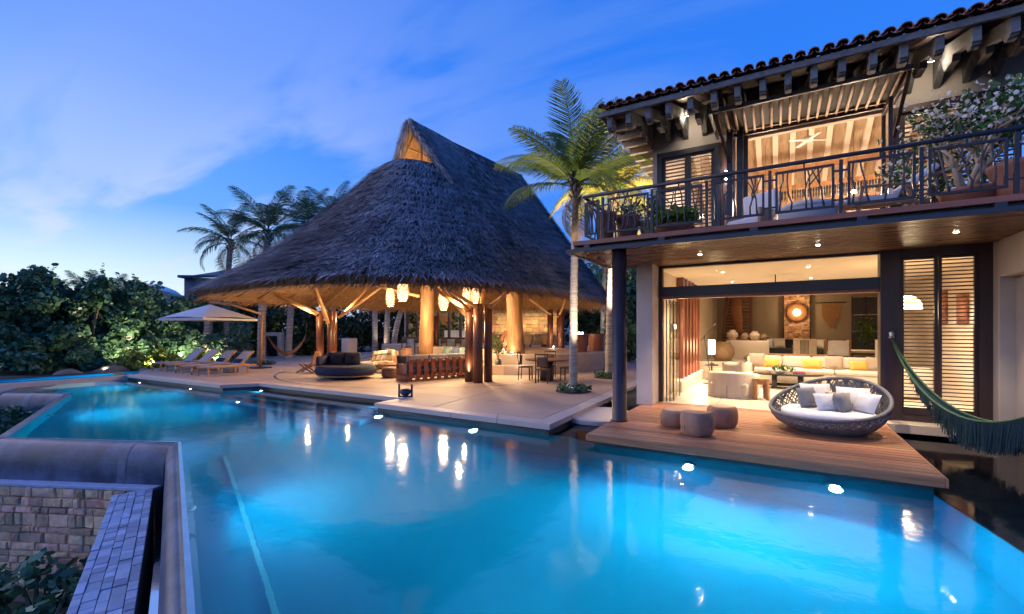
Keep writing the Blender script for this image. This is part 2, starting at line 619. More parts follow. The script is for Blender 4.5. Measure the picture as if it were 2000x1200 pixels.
# walls of the basin under terrace and deck
def wallstrip(pts, z0, z1):
    mm = MB()
    for (x0, y0), (x1, y1) in zip(pts[:-1], pts[1:]):
        mm.add([(x0, y0, z0), (x1, y1, z0), (x1, y1, z1), (x0, y0, z1)], [(0, 1, 2, 3)])
    return mm
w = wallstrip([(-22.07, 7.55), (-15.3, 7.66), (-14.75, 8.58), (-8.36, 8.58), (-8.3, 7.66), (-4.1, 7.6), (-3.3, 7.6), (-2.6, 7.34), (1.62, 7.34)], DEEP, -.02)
w.build('pool_wall', 'pool_wall_shade', pb)  # shade put into the colour: darker walls where the lamps face away
w = wallstrip([PA, PB, PC, PD, PE, PG, PH, PH2, PH3], DEEP, -.015)
w.build('pool_wall', 'pool_plaster', pb)
wallstrip([(1.605, 7.3), (2.435, 3.0), (3.185, -1.3)], DEEP, -.17).build('pool_wall', 'pool_plaster', pb)
# submerged ledge along the weir and the ramped shelf towards the right
def off_line(a, b, d):
    v = Vector((b[0] - a[0], b[1] - a[1])).normalized(); n_ = Vector((-v.y, v.x))
    return (a[0] + n_.x * d, a[1] + n_.y * d), (b[0] + n_.x * d, b[1] + n_.y * d)
q0, q1 = off_line(PG, PH2, .62)
q2, q3 = off_line(PG, PH2, .675)
m = MB(); m.plate([q0, q1, q3, q2], DEEP + .001, DEEP + .02)
m.build('ledge_edge', 'pool_tread', pb)
# submerged entry steps in the recess of the terrace
for i, (ya, zt) in enumerate([(8.1, -.22), (7.66, -.5), (7.2, -.78)]):
    m = MB(); m.cbox(-14.6, -8.4, ya, 8.56, DEEP + .01 * i, zt, .02)
    m.build('pool_step', 'pool_plaster', pb)
    m = MB(); m.box(-14.6 + .3 * i, -8.4 - .2 * i, ya - .004, ya + .16, zt + .002, zt + .012)
    m.build('step_edge', 'pool_tread', pb)
# dark shallow pond floor beside the deck and the channel beside the terrace
m = MB()
m.plate([(1.62, 7.3), (2.45, 3.0), (3.2, -1.3), (9, -1.3), (9, 11.3), (1.62, 11.3)], -1.4, -.16); m.box(-4.2, -2.5, 7.9, 17.6, -1.4, -.45)
tag(m.build('pond_floor', 'pond_stone'), 'dark pebble floor under shallow pond beside the deck', kind='structure')

# pool lamps: lens on a short bracket, each with its own light
mat('lamp_metal', (.4, .42, .44), .3, .1, 8, metal=1)
emit('pool_lens', (.66, .94, 1.0), 30)
lamps = [((1228, 898), (-1.17, 7.2, -.3), 'under the deck edge below the three stumps', 150),
         ((1620, 955), (.62, 7.2, -.3), 'under the deck edge below the round wicker daybed', 150),
         ((958, 853), (-5.3, 7.5, -.3), 'under the terrace edge in front of the dining table', 120),
         ((755, 822), (-8.0, 7.5, -.3), 'under the terrace edge beside the dark blue bowl', 120),
         ((693, 782), (-8.75, 8.42, -.12), 'at the right end of the pool steps', 70),
         ((508, 760), (-14.4, 8.42, -.12), 'at the left end of the pool steps', 70),
         ((498, 795), (-13.2, 7.05, -.62), 'on the lowest pool step', 80),
         ((375, 766), (-16.9, 7.48, -.2), 'under the terrace edge in front of the loungers', 100),
         ((262, 749), (-20.6, 7.42, -.2), 'in the far corner of the pool by the hedge', 100)]
for (pxy, p, where, en) in lamps:
    t = thing('pool_lamp', 'bright white underwater pool lamp ' + where, 'lamp', p, 0, 'underwater pool lamps')
    m = MB(); m.lathe([(.0, .035), (.085, .03), (.10, .0), (.10, -.03), (.06, -.05), (.0, -.05)], 20, M=rotm(R(75)))
    m.build('housing', 'lamp_metal', t, True)
    m = MB(); m.lathe([(.0, .056), (.035, .052), (.056, .040)], 20, M=rotm(R(62)))
    m.build('lens', 'pool_lens', t, True)
    light('pool_light', 'SPOT', (p[0], p[1] - .12, p[2] - .02), en * (1.75 if 'deck edge' in where else 1.7), COOL, size=.07, target=(p[0] - .25, p[1] - 2.2, p[2] - .55), spot=165, blend=.9)

for (x, y, tx, ty, where) in ((-6.3, 2.74, -3.0, 7.0, 'on the inner side of the nearest weir'), (-1.6, .84, 1.0, 6.0, 'on the inner side of the nearest weir by the picture foot'), (-15.2, 3.66, -13, 8, 'on the inner side of the slanting weir')):
    t = thing('pool_lamp', 'underwater pool lamp ' + where, 'lamp', (x, y, -.8), 0, 'underwater pool lamps')
    m = MB(); m.lathe([(.0, .035), (.085, .03), (.10, .0), (.10, -.03), (.06, -.05), (.0, -.05)], 20); m.build('housing', 'lamp_metal', t, True)
    light('pool_light', 'SPOT', (x + .1, y + .25, -.6), (160 if x < -10 else 140), COOL, size=.07, target=(tx, ty, -.9), spot=160, blend=.9)
# ================================================================== weir walls of the infinity edge
def weir(a, b, name, label, ext0=0, ext1=0, rad=.30, drop=1.6, flip=1, stains=.28):
    a_, b_ = Vector((a[0], a[1], 0)), Vector((b[0], b[1], 0))
    d = (b_ - a_).normalized(); n_ = Vector((d.y, -d.x, 0)) * flip    # outward
    a_ -= d * ext0; b_ += d * ext1
    prof = [(-.012, -.03), (-.01, 0.010), (.03, .012)]
    for k in range(11):
        th = k / 10 * PI / 2
        prof.append((.03 + rad * math.sin(th) ** .8, .012 - rad * 1.7 * (1 - math.cos(th)) ** 1.15))
    prof += [(.03 + rad * 1.0, -drop), (-.012, -drop)]
    L = (b_ - a_).length
    ns = max(2, int(L / .5))
    P = []
    for i in range(ns + 1):
        c = a_ + d * (L * i / ns)
        P.append([c + n_ * o + Vector((0, 0, z)) for o, z in prof])
    t = thing('weir_wall', label, 'wall', tuple((a_ + b_) / 2 + Vector((0, 0, -drop))), world=True)
    m = MB(); m.grid(np.array([[tuple(v) for v in r] for r in P]), flip=(flip > 0))
    for e in (0, ns):
        m.add([tuple(v) for v in P[e]], [tuple(range(len(prof)))])
    ob = m.build('curved_face', 'weir_concrete', t, True)
    lipm = MB(); q_ = [a_ + n_ * -.016, b_ + n_ * -.016, b_ + n_ * .03, a_ + n_ * .03]
    lipm.add([(p.x, p.y, .0155) for p in q_], [(0, 1, 2, 3)]); lipm.build('lip_glow', 'lip_glow', t)  # pale cyan strip: the glow along the water edge, painted on
    # paler water-worn runs down the curve
    r2 = random.Random(int(abs(a[0] * 100)))
    x = .25
    while x < L - .2:
        wd = r2.uniform(.07, .24)
        if r2.random() < stains:
            Q = []
            for s in (x, x + wd):
                c = a_ + d * s
                Q.append([c + n_ * (o + .004 * (1 if k > 2 else 0)) + Vector((0, 0, z + .004)) for k, (o, z) in enumerate(prof[2:-1])])
            mm = MB(); mm.grid(np.array([[tuple(v) for v in r] for r in Q]), flip=(flip > 0))
            mm.build('water_stain', 'weir_stain', t, True)
        x += wd + r2.uniform(.25, 1.1)
    return t
weir(PE, PG, 'weir', 'long curved concrete weir wall facing the stone garden wall', .0, .0)
weir(PG, PH2, 'weir', 'nearest concrete weir wall running to the bottom of the picture', .0, 1.0, rad=.17, stains=0)
weir(PD, PE, 'weir', 'slanting concrete weir wall above the small garden plants', .0, .0)
weir(PC, PD, 'weir', 'short curved concrete weir wall at far left of pool', .1, .0)
weir((-22.7, 6.0), PC, 'weir', 'end weir wall at the far left beside the hedge', .0, .0)

# gutter behind the low garden wall
GZ = -.62
ga0, ga1 = (-13.6, 1.05), (-8.75, 3.32)          # line of far garden wall (top edge facing camera)
gb1 = (-3.0, .92)
m = MB(); m.add([(-13.9, 1.1, -1.25), (-8.9, 3.9, -1.25), (1, -.2, -1.25), (.6, -.55, -1.25), (-8.84, 3.42, -1.25), (-13.6, 1.16, -1.25)], [(0, 1, 2, 3, 4, 5)])
tag(m.build('gutter_water', 'pond_water'), 'dark overflow channel water below the weir', kind='structure')
m = MB(); m.add([(-13.9, 1.1, -1.6), (-8.9, 3.9, -1.6), (1, -.2, -1.6), (.6, -.55, -1.6), (-8.84, 3.42, -1.6), (-13.6, 1.16, -1.6)], [(0, 1, 2, 3, 4, 5)])
tag(m.build('channel_floor', 'gutter'), 'dark overflow channel floor', kind='structure')

# low garden wall of rough stones, its face towards the camera, and its slate coping running forward
sw = thing('stone_wall', 'low garden wall of rough orange and brown stone blocks, bottom left', 'wall', (-11, 2.1, -2.6), world=True)
A_, B_ = Vector((*ga0, 0)), Vector((*ga1, 0))
d = (B_ - A_).normalized(); nrm = Vector((d.y, -d.x, 0))
LW = (B_ - A_).length
m = MB(); c0, c1 = A_ + nrm * -.22, B_ + nrm * -.22
c2, c3 = B_ + nrm * -.03, A_ + nrm * -.03
m.plate([(c0.x, c0.y), (c3.x, c3.y), (c2.x, c2.y), (c1.x, c1.y)], -2.7, GZ - .06)
m.build('core', 'mortar', sw)
rs = random.Random(5)
Mx = np.array([[d.x, -nrm.x, 0], [d.y, -nrm.y, 0], [0, 0, 1]])
z = GZ - .05
row = 0
while z > -2.3:
    h = rs.uniform(.09, .22)
    x = rs.uniform(-.1, 0)
    while x < LW - .02:
        wd = rs.choice([.08, .12, .16, .22, .3, .38]) * rs.uniform(.8, 1.2)
        x1 = min(x + wd, LW + .005)
        dp = rs.uniform(.0, .035)
        mm = MB()
        j = lambda: rs.uniform(-.008, .008)
        g = .0018
        x0q, x1q, z0q, z1q = max(x, 0) + g, x1 - g, z - h + g, z - g
        if x1q - x0q > .02:
            yo = -.0 - dp
            vs = [(x0q, 0.03, z0q), (x1q, .03, z0q), (x1q, .03, z1q), (x0q, .03, z1q)]
            i = .014
            vs += [(x0q + i + j(), yo + j(), z0q + i + j()), (x1q - i + j(), yo + j(), z0q + i + j()), (x1q - i + j(), yo + j(), z1q - i + j()), (x0q + i + j(), yo + j(), z1q - i + j())]
            vs += [((x0q + x1q) / 2 + 3 * j(), yo - rs.uniform(0, .018), (z0q + z1q) / 2 + 3 * j())]
            fs = [(0, 1, 5, 4), (1, 2, 6, 5), (2, 3, 7, 6), (3, 0, 4, 7), (4, 5, 8), (5, 6, 8), (6, 7, 8), (7, 4, 8)]
            mm.add(vs, fs, Mx, (A_.x, A_.y, 0))
            mm.build('stone', 'sand_stone', sw)
        x = x1
    z -= h
    row += 1
m = MB()
ca, cb = A_ + nrm * .02, B_ + nrm * .02
m.plate([(c0.x, c0.y), (ca.x, ca.y), (cb.x, cb.y), (c1.x, c1.y)], GZ - .05, GZ - .002)
m.build('coping', 'slate', sw, bevel=.006)
# slate-topped wall running towards the camera
sl = thing('slate_wall', 'low wall topped with grey slate pieces beside the overflow channel', 'wall', (-6.5, 2, -2.6), world=True)
B2, D2 = Vector((*ga1, 0)), Vector((*gb1, 0))
d2 = (D2 - B2).normalized(); n2_ = Vector((d2.y, -d2.x, 0))   # outward (away from pool)
WID = .50
m = MB(); pp = [B2, D2, D2 + n2_ * WID, B2 + n2_ * (WID)]
m.plate([(p.x, p.y) for p in pp], -2.7, GZ - .03)
m.build('core', 'mortar', sl)
L2 = (D2 - B2).length
M2 = np.array([[d2.x, n2_.x, 0], [d2.y, n2_.y, 0], [0, 0, 1]])
y = 0.0
while y < WID - .01:
    hh = min(rs.choice([.09, .12, .14]), WID - y)
    if WID - y - hh < .05: hh = WID - y
    x = rs.uniform(-.2, 0)
    while x < L2:
        wd = rs.choice([.1, .14, .18, .24]) * rs.uniform(.85, 1.2)
        x0q, x1q = max(x, 0) + .003, min(x + wd, L2) - .003
        if x1q - x0q > .02:
            mm = MB(); mm.cbox(x0q, x1q, y + .003, y + hh - .003, GZ - .05, GZ + rs.uniform(-.006, .006), .004, M2, (B2.x, B2.y, 0))
            mm.build('slate_piece', 'slate', sl)
        x += wd
    y += hh

# ================================================================== terrace
TZ = .2
terr = [(-22.07, 7.55), (-15.3, 7.66), (-14.75, 8.6), (-8.35, 8.6), (-8.3, 7.66), (-3.72, 7.6), (-4.1, 17.5), (-5.0, 30), (-27, 30), (-30, 18), (-26.5, 11.5), (-23.8, 8.6)]
m = MB(); m.plate(terr, -2.7, TZ - .05)
tb = m.build('terrace', 'slot_dark')
tag(tb, 'pale stone terrace beside the pool', kind='structure')
# coping band along the pool edge, overhanging the dark overflow slot
def band(pts, w, z0, z1, name, material, parent):
    P2 = [Vector((p[0], p[1])) for p in pts]
    inner = []
    for i, p in enumerate(P2):
        if i == 0: dd = (P2[1] - p).normalized()
        elif i == len(P2) - 1: dd = (p - P2[i - 1]).normalized()
        else: dd = ((P2[i + 1] - p).normalized() + (p - P2[i - 1]).normalized()).normalized()
        nv = Vector((-dd.y, dd.x))
        k = 1.0
        if 0 < i < len(P2) - 1:
            e = (p - P2[i - 1]).normalized()
            k = 1 / max(.35, abs(nv.dot(Vector((-e.y, e.x)))))
        inner.append(p + nv * w * k)
    return P2, inner
edge = [(-22.07, 7.5), (-15.33, 7.6), (-14.78, 8.52), (-8.40, 8.52), (-8.36, 7.6), (-3.66, 7.54), (-4.05, 17.5)]
o_, i_ = band(edge, .34, 0, 0, '', '', None)
for k in range(len(edge) - 1):
    a, b, c, dd = o_[k], o_[k + 1], i_[k + 1], i_[k]
    L = (b - a).length
    nseg = max(1, round(L / 1.1))
    for s in range(nseg):
        f0, f1 = s / nseg, (s + 1) / nseg
        g = .0025 / L * 2
        q = [a.lerp(b, f0 + g), a.lerp(b, f1 - g), dd.lerp(c, f1 - g), dd.lerp(c, f0 + g)]
        mm = MB(); mm.plate([(p.x, p.y) for p in q], .09, TZ)
        mm.build('coping_slab', 'coping_stone', tb, bevel=.008)
    mm = MB(); mm.add([(a.x, a.y, .002), (b.x, b.y, .002), (b.x, b.y, -.0), (a.x, a.y, 0)], [(0, 1, 2, 3)])
# pavement inside the coping: large pieces with recessed joints
inn = [i_[0], i_[1], i_[2], i_[3], i_[4], i_[5], i_[6]]
pave = [(p.x, p.y) for p in inn] + [(-5.0, 30), (-27, 30), (-30, 18), (-26.5, 11.5), (-23.8, 8.6)]
bm = bmesh.new()
vv = [bm.verts.new((x, y, TZ)) for x, y in pave]
bm.faces.new(vv); bm.normal_update()
bm.verts.ensure_lookup_table()
cuts = [((-4, 11.3), (.06, 1)), ((-4, 9.3), (.02, 1)), ((-6.9, 9), (1, .12)), ((-11, 9), (1, .12)), ((-15.2, 9), (1, .05)), ((-18.4, 9), (1, -.02)), ((-21.5, 9), (1, 0)), ((-24.6, 9), (1, 0)),
        ((-20, 15.2), (0, 1)), ((-20, 19), (0, 1)), ((-20, 23), (0, 1)), ((-20, 26.5), (0, 1))]
for (p, nv) in cuts:
    g = bm.verts[:] + bm.edges[:] + bm.faces[:]
    bmesh.ops.bisect_plane(bm, geom=g, plane_co=(p[0], p[1], 0), plane_no=(nv[0], nv[1], 0))
faces = [[v.co.copy() for v in f.verts] for f in bm.faces]
bm.free()
for f in faces:
    cx = sum((v for v in f), Vector()) / len(f)
    q = []
    for v in f:
        dv = (cx - v); L = dv.length
        q.append(v + dv.normalized() * min(.013, L * .2))
    mm = MB(); mm.plate([(v.x, v.y) for v in q], TZ - .045, TZ - .0)
    mm.build('paving_slab', 'terrace_stone', tb, bevel=.004, seg=1)

for (a0, a1) in ((R(-172), R(-8)),):
    rg = MB(); an = np.linspace(a0, a1, 70)
    rg.grid(np.array([[(-13 + r_ * math.cos(a), 15.5 + r_ * math.sin(a), TZ + .004) for a in an] for r_ in (6.38, 6.45)]), flip=True)
    rg.build('inlay_ring', 'slot_dark', tb)
# narrow wall between pool and the far trough, trough water
m = MB(); m.cbox(-22.32, -22.08, 3.9, 7.9, -1.5, .17, .02)
tag(m.build('divider_wall', 'coping_stone'), 'narrow stone wall closing the far left end of pool', 'wall')
m = MB(); m.add([(-24.4, 3.8, .06), (-22.3, 3.8, .06), (-22.3, 9.4, .06), (-23.8, 9.4, .06)], [(0, 1, 2, 3)])
tag(m.build('trough_water', 'pool_water'), 'narrow lit water trough behind the divider wall', kind='structure')
m = MB(); m.add([(-24.4, 3.8, -.3), (-22.3, 3.8, -.3), (-22.3, 9.4, -.3), (-23.8, 9.4, -.3)], [(0, 1, 2, 3)])
m.box(-24.55, -24.35, 3.8, 9.0, -1, .12)
tag(m.build('trough_floor', 'pool_plaster'), 'pale floor of the narrow trough', kind='structure')
light('pool_light', 'POINT', (-23.2, 5.0, -.1), 25, COOL, size=.06)
light('pool_light', 'POINT', (-23.2, 7.4, -.1), 25, COOL, size=.06)
# stepping slab in the channel between terrace and deck
m = MB(); m.lathe([(.0, -.05), (.62, -.05), (.70, -.02), (.70, .06), (.67, .085), (.0, .09)], 36, sx=1.0, sy=1.25)
st = m.build('stepping_stone', 'coping_stone', smooth=False)
st.location = (-3.42, 9.55, .03)
tag(st, 'rounded stone slab stepping between terrace and wooden deck', 'stone')

# ================================================================== wooden deck
dk = thing('deck', 'wooden deck by the pool', 'deck', (-.55, 9.2, 0), world=True)
del dk['category']; del dk['label']
tag(dk, 'reddish wooden plank deck in front of the living room', kind='structure')
m = MB(); m.box(-2.72, 1.62, 7.36, 11.24, -.25, .155)
m.build('deck_base', 'slot_dark', dk)
m = MB(); m.cbox(-2.1, 2.1, -.049, .049, -.03, 0, .004)
NP = 25
y0, y1 = 7.19, 11.25
pw = (y1 - y0) / NP
first = None
for i in range(NP):
    mm = MB()
    xl = -2.78 + .004 * random.random(); xr = 1.68 + .004 * random.random()
    if first is None:
        mm.cbox(-2.23, 2.23, -pw / 2 + .010, pw / 2 - .010, -.035, 0, .004)
        first = mm.build('plank', 'deck_wood', None); first.parent = dk
        first.location = Vector((-.55, y0 + pw / 2, .2)) - OFF[dk.name]
    else:
        inst(first, dk, Vector((-.55 + random.uniform(-.004, .004), y0 + pw * (i + .5), .2)) - OFF[dk.name])
m = MB(); m.cbox(-2.78, 1.68, 7.165, 7.188, .085, .196, .004); m.build('front_board', 'deck_wood', dk)
m = MB(); m.cbox(1.685, 1.71, 7.17, 11.25, .085, .196, .004); m.build('side_board', 'deck_wood', dk)
m = MB(); m.cbox(-2.81, -2.785, 7.17, 10.6, .085, .196, .004); m.build('side_board', 'deck_wood', dk)
# ================================================================== villa
mat('plaster', (.47, .43, .41), .85, .12, 1.4, bump=.15, bscale=18, second=(.38, .34, .33), sfac=(.45, .8))
mat('cream_plaster', (.62, .53, .43), .85, .06, 1.2, bump=.05, bscale=20)
mat('dim_plaster', (.40, .32, .24), .85, .08, 1.2, bump=.05, bscale=20)  # cream plaster darkened to paint in the dim back of the room
mat('ceiling_white', (.74, .64, .52), .8, .05, 1)
mat('floor_stone', (.62, .55, .46), .22, .08, .9, second=(.60, .50, .40), rnd=.03)
mat('steel_navy', (.028, .030, .045), .38, .2, 4, spec=.5)
mat('column_plum', (.040, .026, .030), .35, .2, 3)
mat('frame_wood', (.045, .026, .030), .42, .3, 3, (3, 3, .4), .1, 40)
mat('slat_wood', (.055, .024, .016), .5, .25, 3, (.5, 4, 4), .1, 30, rnd=.2)
mat('soffit_wood', (.16, .085, .045), .28, .3, 2.2, (.25, 5, 5), .15, 30, rnd=.28)
mat('rafter_grey', (.13, .135, .15), .75, .35, 5, (2, 2, 2), .3, 25, rnd=.12)
mat('pale_beam', (.55, .46, .36), .7, .15, 3, (2, 2, 2), .15, 30, rnd=.08)
mat('balcony_board', (.29, .105, .066), .5, .3, 2, (.3, 4, 4), .15, 30)
mat('tile_clay', (.46, .20, .12), .8, .32, 9, bump=.4, bscale=30, rnd=.25, hue=.02, second=(.14, .085, .075), sfac=(.5, .75))
mat('iron', (.030, .026, .034), .45, .3, 8, bump=.2, bscale=60, spec=.5)
mat('twig_iron', (.075, .058, .055), .5, .4, 12, bump=.5, bscale=50)
mat('shade_weave', (.010, .008, .007), .7, .4, 9, (1, 8, 1), .2, 50)
mat('bamboo_pole', (.66, .50, .36), .5, .2, 4, (3, 3, .6), .1, 40, rnd=.1)
mat('red_wood', (.20, .062, .035), .4, .3, 2, (3, 3, .4), .1, 40, rnd=.15)
mat('warm_wood', (.33, .16, .07), .45, .28, 3, (3, 3, .7), .12, 40, rnd=.12)
thin_glass('pane', (.97, .98, .96), .4)
emit('warm_bulb', (1.0, .80, .52), 40)
emit('warm_lens', (1.0, .86, .64), 90)
emit('lampshade', (1.0, .72, .38), 7)

mat('bamboo_mat', (.42, .30, .19), .8, .2, 4, (6, 1, 1), .2, 40)
vl = thing('villa', 'two storey villa with tiled roof, wooden balcony and open living room', 'house', (.3, 11.3, .2), world=True)
FY = 11.3
# walls
def vbox(name, mt, *a, bev=0., parent=None):
    m = MB(); m.box(*a)
    return m.build(name, mt, parent or vl, bevel=bev)
vbox('pillar', 'plaster', -2.9, -2.53, 10.63, 11.42, .2, 3.52, bev=.012)
vbox('wall', 'cream_plaster', -2.9, -2.62, 11.42, 24.0, .1, 3.5)              # west wall of living room
vbox('wall', 'dim_plaster', -2.9, 4.6, 24.0, 24.25, .1, 3.7)                # back wall
vbox('wall', 'cream_plaster', 3.75, 3.95, 11.45, 24.0, .1, 3.5)               # east wall
vbox('floor_slab', 'slot_dark', -2.7, 4.2, 11.25, 24.1, -.5, .17)
m = None
k0 = None
for ix in range(5):
    for iy in range(6):
        xa, xb = -2.58 + ix * 1.3, -2.58 + (ix + 1) * 1.3
        ya, yb = 11.27 + iy * 1.25, 11.27 + (iy + 1) * 1.25
        mm = MB(); mm.cbox(xa + .002, xb - .002, ya + .002, yb - .002, .171, .205, .002)
        mm.build('floor_tile', 'floor_stone', vl)
vbox('ceiling', 'ceiling_white', -2.7, 4.0, 11.5, 24.0, 3.5, 3.56)
vbox('platform', 'floor_stone', -2.6, 3.75, 18.2, 24.0, .18, .78)
vbox('platform_step', 'floor_stone', -2.6, -1.2, 17.75, 18.198, .18, .58)
vbox('platform_step', 'floor_stone', -2.6, -1.2, 17.3, 17.748, .18, .39)
# threshold
vbox('threshold', 'coping_stone', -2.5, 1.7, 11.22, 11.268, .12, .212, bev=.004)
vbox('threshold', 'coping_stone', 1.72, 3.2, 10.78, 11.2, .05, .22, bev=.01)
# frame of the living room opening
vbox('header_beam', 'steel_navy', -2.47, 1.70, 11.22, 11.42, 2.76, 2.985, bev=.006)
vbox('track', 'red_wood', -2.47, 1.70, 11.24, 11.40, 2.70, 2.758)
vbox('top_frame', 'frame_wood', -2.47, 1.70, 11.25, 11.38, 3.44, 3.5)
vbox('jamb', 'frame_wood', -2.528, -2.44, 11.25, 11.42, .2, 3.5, bev=.004)
m = MB(); m.box(-2.44, 1.68, 11.31, 11.318, 2.985, 3.44); m.build('clerestory_pane', 'pane', vl)
vbox('post', 'frame_wood', 1.68, 2.0, 11.16, 11.46, .2, 3.5, bev=.012)
# folded glass leaves at the left jamb
for i, (y0_, y1_) in enumerate([(11.42, 12.25), (11.47, 12.3), (11.52, 12.35)]):
    xg = -2.39 + i * .075
    m = MB(); m.box(xg, xg + .012, y0_, y1_, .26, 2.68)
    g = m.build('glass_leaf', 'pane', vl)
    for yy in (y0_, y1_ - .02):
        m = MB(); m.box(xg - .004, xg + .016, yy, yy + .02, .23, 2.69); m.build('leaf_edge', 'steel_navy', g)
    for zz in (.21, 2.6):
        m = MB(); m.box(xg - .01, xg + .022, y0_ + .0, y0_ + .09, zz, zz + .08); m.build('leaf_fitting', 'lamp_metal', g)
# row of dark red timber uprights on a low lit ledge, west side of the room
vbox('ledge', 'cream_plaster', -2.619, -2.34, 13.2, 18.0, .206, .52, bev=.01)
for i, yy in enumerate((13.9, 14.5, 15.1, 15.7, 16.3, 16.9)):
    vbox('upright', 'red_wood', -2.60, -2.42, yy, yy + .22, .521, 3.49)
# louvered shutters right of the opening
def louver(name, x0, x1, z0, z1, y, n, fw=.07, parent=None, th=.035, dark='frame_wood', slat='slat_wood', zb=None):
    par = parent or vl
    m = MB()
    m.box(x0, x0 + fw, y - .03, y + .03, z0, z1); m.box(x1 - fw, x1, y - .03, y + .03, z0, z1)
    m.box(x0 + fw, x1 - fw, y - .03, y + .03, z1 - fw, z1); m.box(x0 + fw, x1 - fw, y - .03, y + .03, z0, z0 + (zb or fw))
    fr = m.build(name, dark, par, bevel=.004)
    a0, a1 = z0 + (zb or fw), z1 - fw
    pitch = (a1 - a0) / n
    w = pitch * .55
    first = None
    cx = (x0 + x1) / 2
    for i in range(n):
        zc = a0 + (i + .5) * pitch
        if first is None:
            m = MB(); m.cbox(-(x1 - x0) / 2 + fw, (x1 - x0) / 2 - fw, -w / 2, w / 2, -.009, .009, .003, rotm(R(-12)))
            first = m.build('slat', slat, None)
            first.parent = fr
            first.location = Vector((cx, y, zc)) - OFF[par.name]
        else:
            inst(first, fr, Vector((cx, y, zc)) - OFF[par.name])
    return fr
vbox('door_frame', 'frame_wood', 2.0, 3.26, 11.2, 11.4, 3.34, 3.5)
vbox('door_frame', 'frame_wood', 3.08, 3.26, 11.2, 11.4, .2, 3.339)
vbox('door_frame', 'frame_wood', 2.0, 3.08, 11.22, 11.38, .2, .33)
louver('louver_door', 2.003, 2.538, .333, 3.337, 11.3, 40, .05, zb=.14)
louver('louver_door', 2.545, 3.077, .333, 3.337, 11.3, 40, .05, zb=.14)
# right-hand wing wall with a tall niche
m = MB()
m.box(3.25, 4.2, 10.95, 11.45, .0, 3.5); m.box(3.25, 4.2, 7.0, 10.95, 2.86, 3.5); m.box(3.45, 4.2, 7.0, 10.949, 0, 2.859); m.box(3.25, 3.449, 7.0, 9.2, 0, 2.858)
m.build('wing_wall', 'plaster', vl, bevel=.015)
# round dark column carrying the balcony
m = MB(); m.lathe([(.16, .2), (.16, .23), (.14, .24), (.14, 3.5)], 28, (-2.66, 8.54, 0)); m.build('column', 'column_plum', vl, True)

# balcony: soffit boards, steel edge, brackets, fascia, floor
nb_ = 42
bw = (11.28 - 8.34) / nb_
m = MB(); m.cbox(-3.9, 3.9, -bw / 2 + .011, bw / 2 - .011, 0, .02, .003)
fb = m.build('soffit_board', 'soffit_wood', None); fb.parent = vl
for i in range(nb_):
    L_ = Vector((.3, 8.34 + bw * (i + .5), 3.495)) - OFF[vl.name]
    if i == 0: fb.location = L_
    else: inst(fb, vl, L_)
vbox('balcony_core', 'slot_dark', -3.55, 4.2, 8.42, 11.28, 3.52, 3.66)
vbox('edge_channel', 'steel_navy', -3.66, 4.2, 8.27, 8.335, 3.478, 3.55, bev=.004)
vbox('edge_channel', 'steel_navy', -3.66, -3.60, 8.337, 10.9, 3.478, 3.55, bev=.004)
vbox('balcony_fascia', 'balcony_board', -3.52, 4.2, 8.29, 8.39, 3.615, 3.70, bev=.005)
vbox('balcony_fascia', 'balcony_board', -3.52, -3.44, 8.392, 11.0, 3.615, 3.70, bev=.005)
for bx_ in (-3.23, -1.82, -.36, 1.04, 2.48):
    vbox('bracket', 'steel_navy', bx_ - .06, bx_ + .06, 8.285, 8.42, 3.551, 3.614)
for i in range(20):
    vbox('balcony_floor_board', 'deck_wood', -3.50, 4.2, 8.392 + i * .146, 8.392 + (i + 1) * .146 - .004, 3.662, 3.695)
# recessed downlights in the soffit
for (dx, dy) in ((-1.4, 9.9), (.6, 9.9), (2.4, 9.7)):
    m = MB(); m.lathe([(.03, 3.4945), (.028, 3.492), (0, 3.492)], 16, (dx, dy, 0)); m.build('downlight', 'warm_lens', vl)
    light('soffit_downlight', 'SPOT', (dx, dy, 3.48), 230, WARM2, size=.03, target=(dx, dy, 0), spot=80)

# upper storey
def vwall(x0, x1, z0, z1, y0=11.3, y1=11.55, mt='plaster'):
    return vbox('upper_wall', mt, x0, x1, y0, y1, z0, z1)
vwall(-2.68, -.85, 6.22, 7.3)
vwall(-2.68, -2.56, 3.66, 6.219)
vwall(1.95, 4.2, 6.22, 7.3)
vwall(-.849, 1.949, 6.62, 7.3)
vbox('upper_wall', 'plaster', -2.68, -2.45, 11.551, 18.0, 3.66, 7.3)
vbox('upper_wall', 'cream_plaster', -2.4, 4.2, 17.6, 17.8, 3.66, 6.3)
vbox('upper_floor', 'warm_wood', -2.45, 4.2, 11.56, 17.6, 3.56, 3.70)
# left pair of louvered doors
vbox('lintel', 'steel_navy', -2.56, -1.16, 11.2, 11.36, 6.10, 6.218)
vbox('door_frame', 'steel_navy', -2.558, -2.44, 11.2, 11.36, 3.70, 6.098)
vbox('door_frame', 'steel_navy', -1.28, -1.16, 11.2, 11.36, 3.70, 6.098)
louver('louver_door', -2.438, -1.862, 3.71, 6.095, 11.28, 26, .07, dark='steel_navy')
louver('louver_door', -1.858, -1.282, 3.71, 6.095, 11.28, 26, .07, dark='steel_navy')
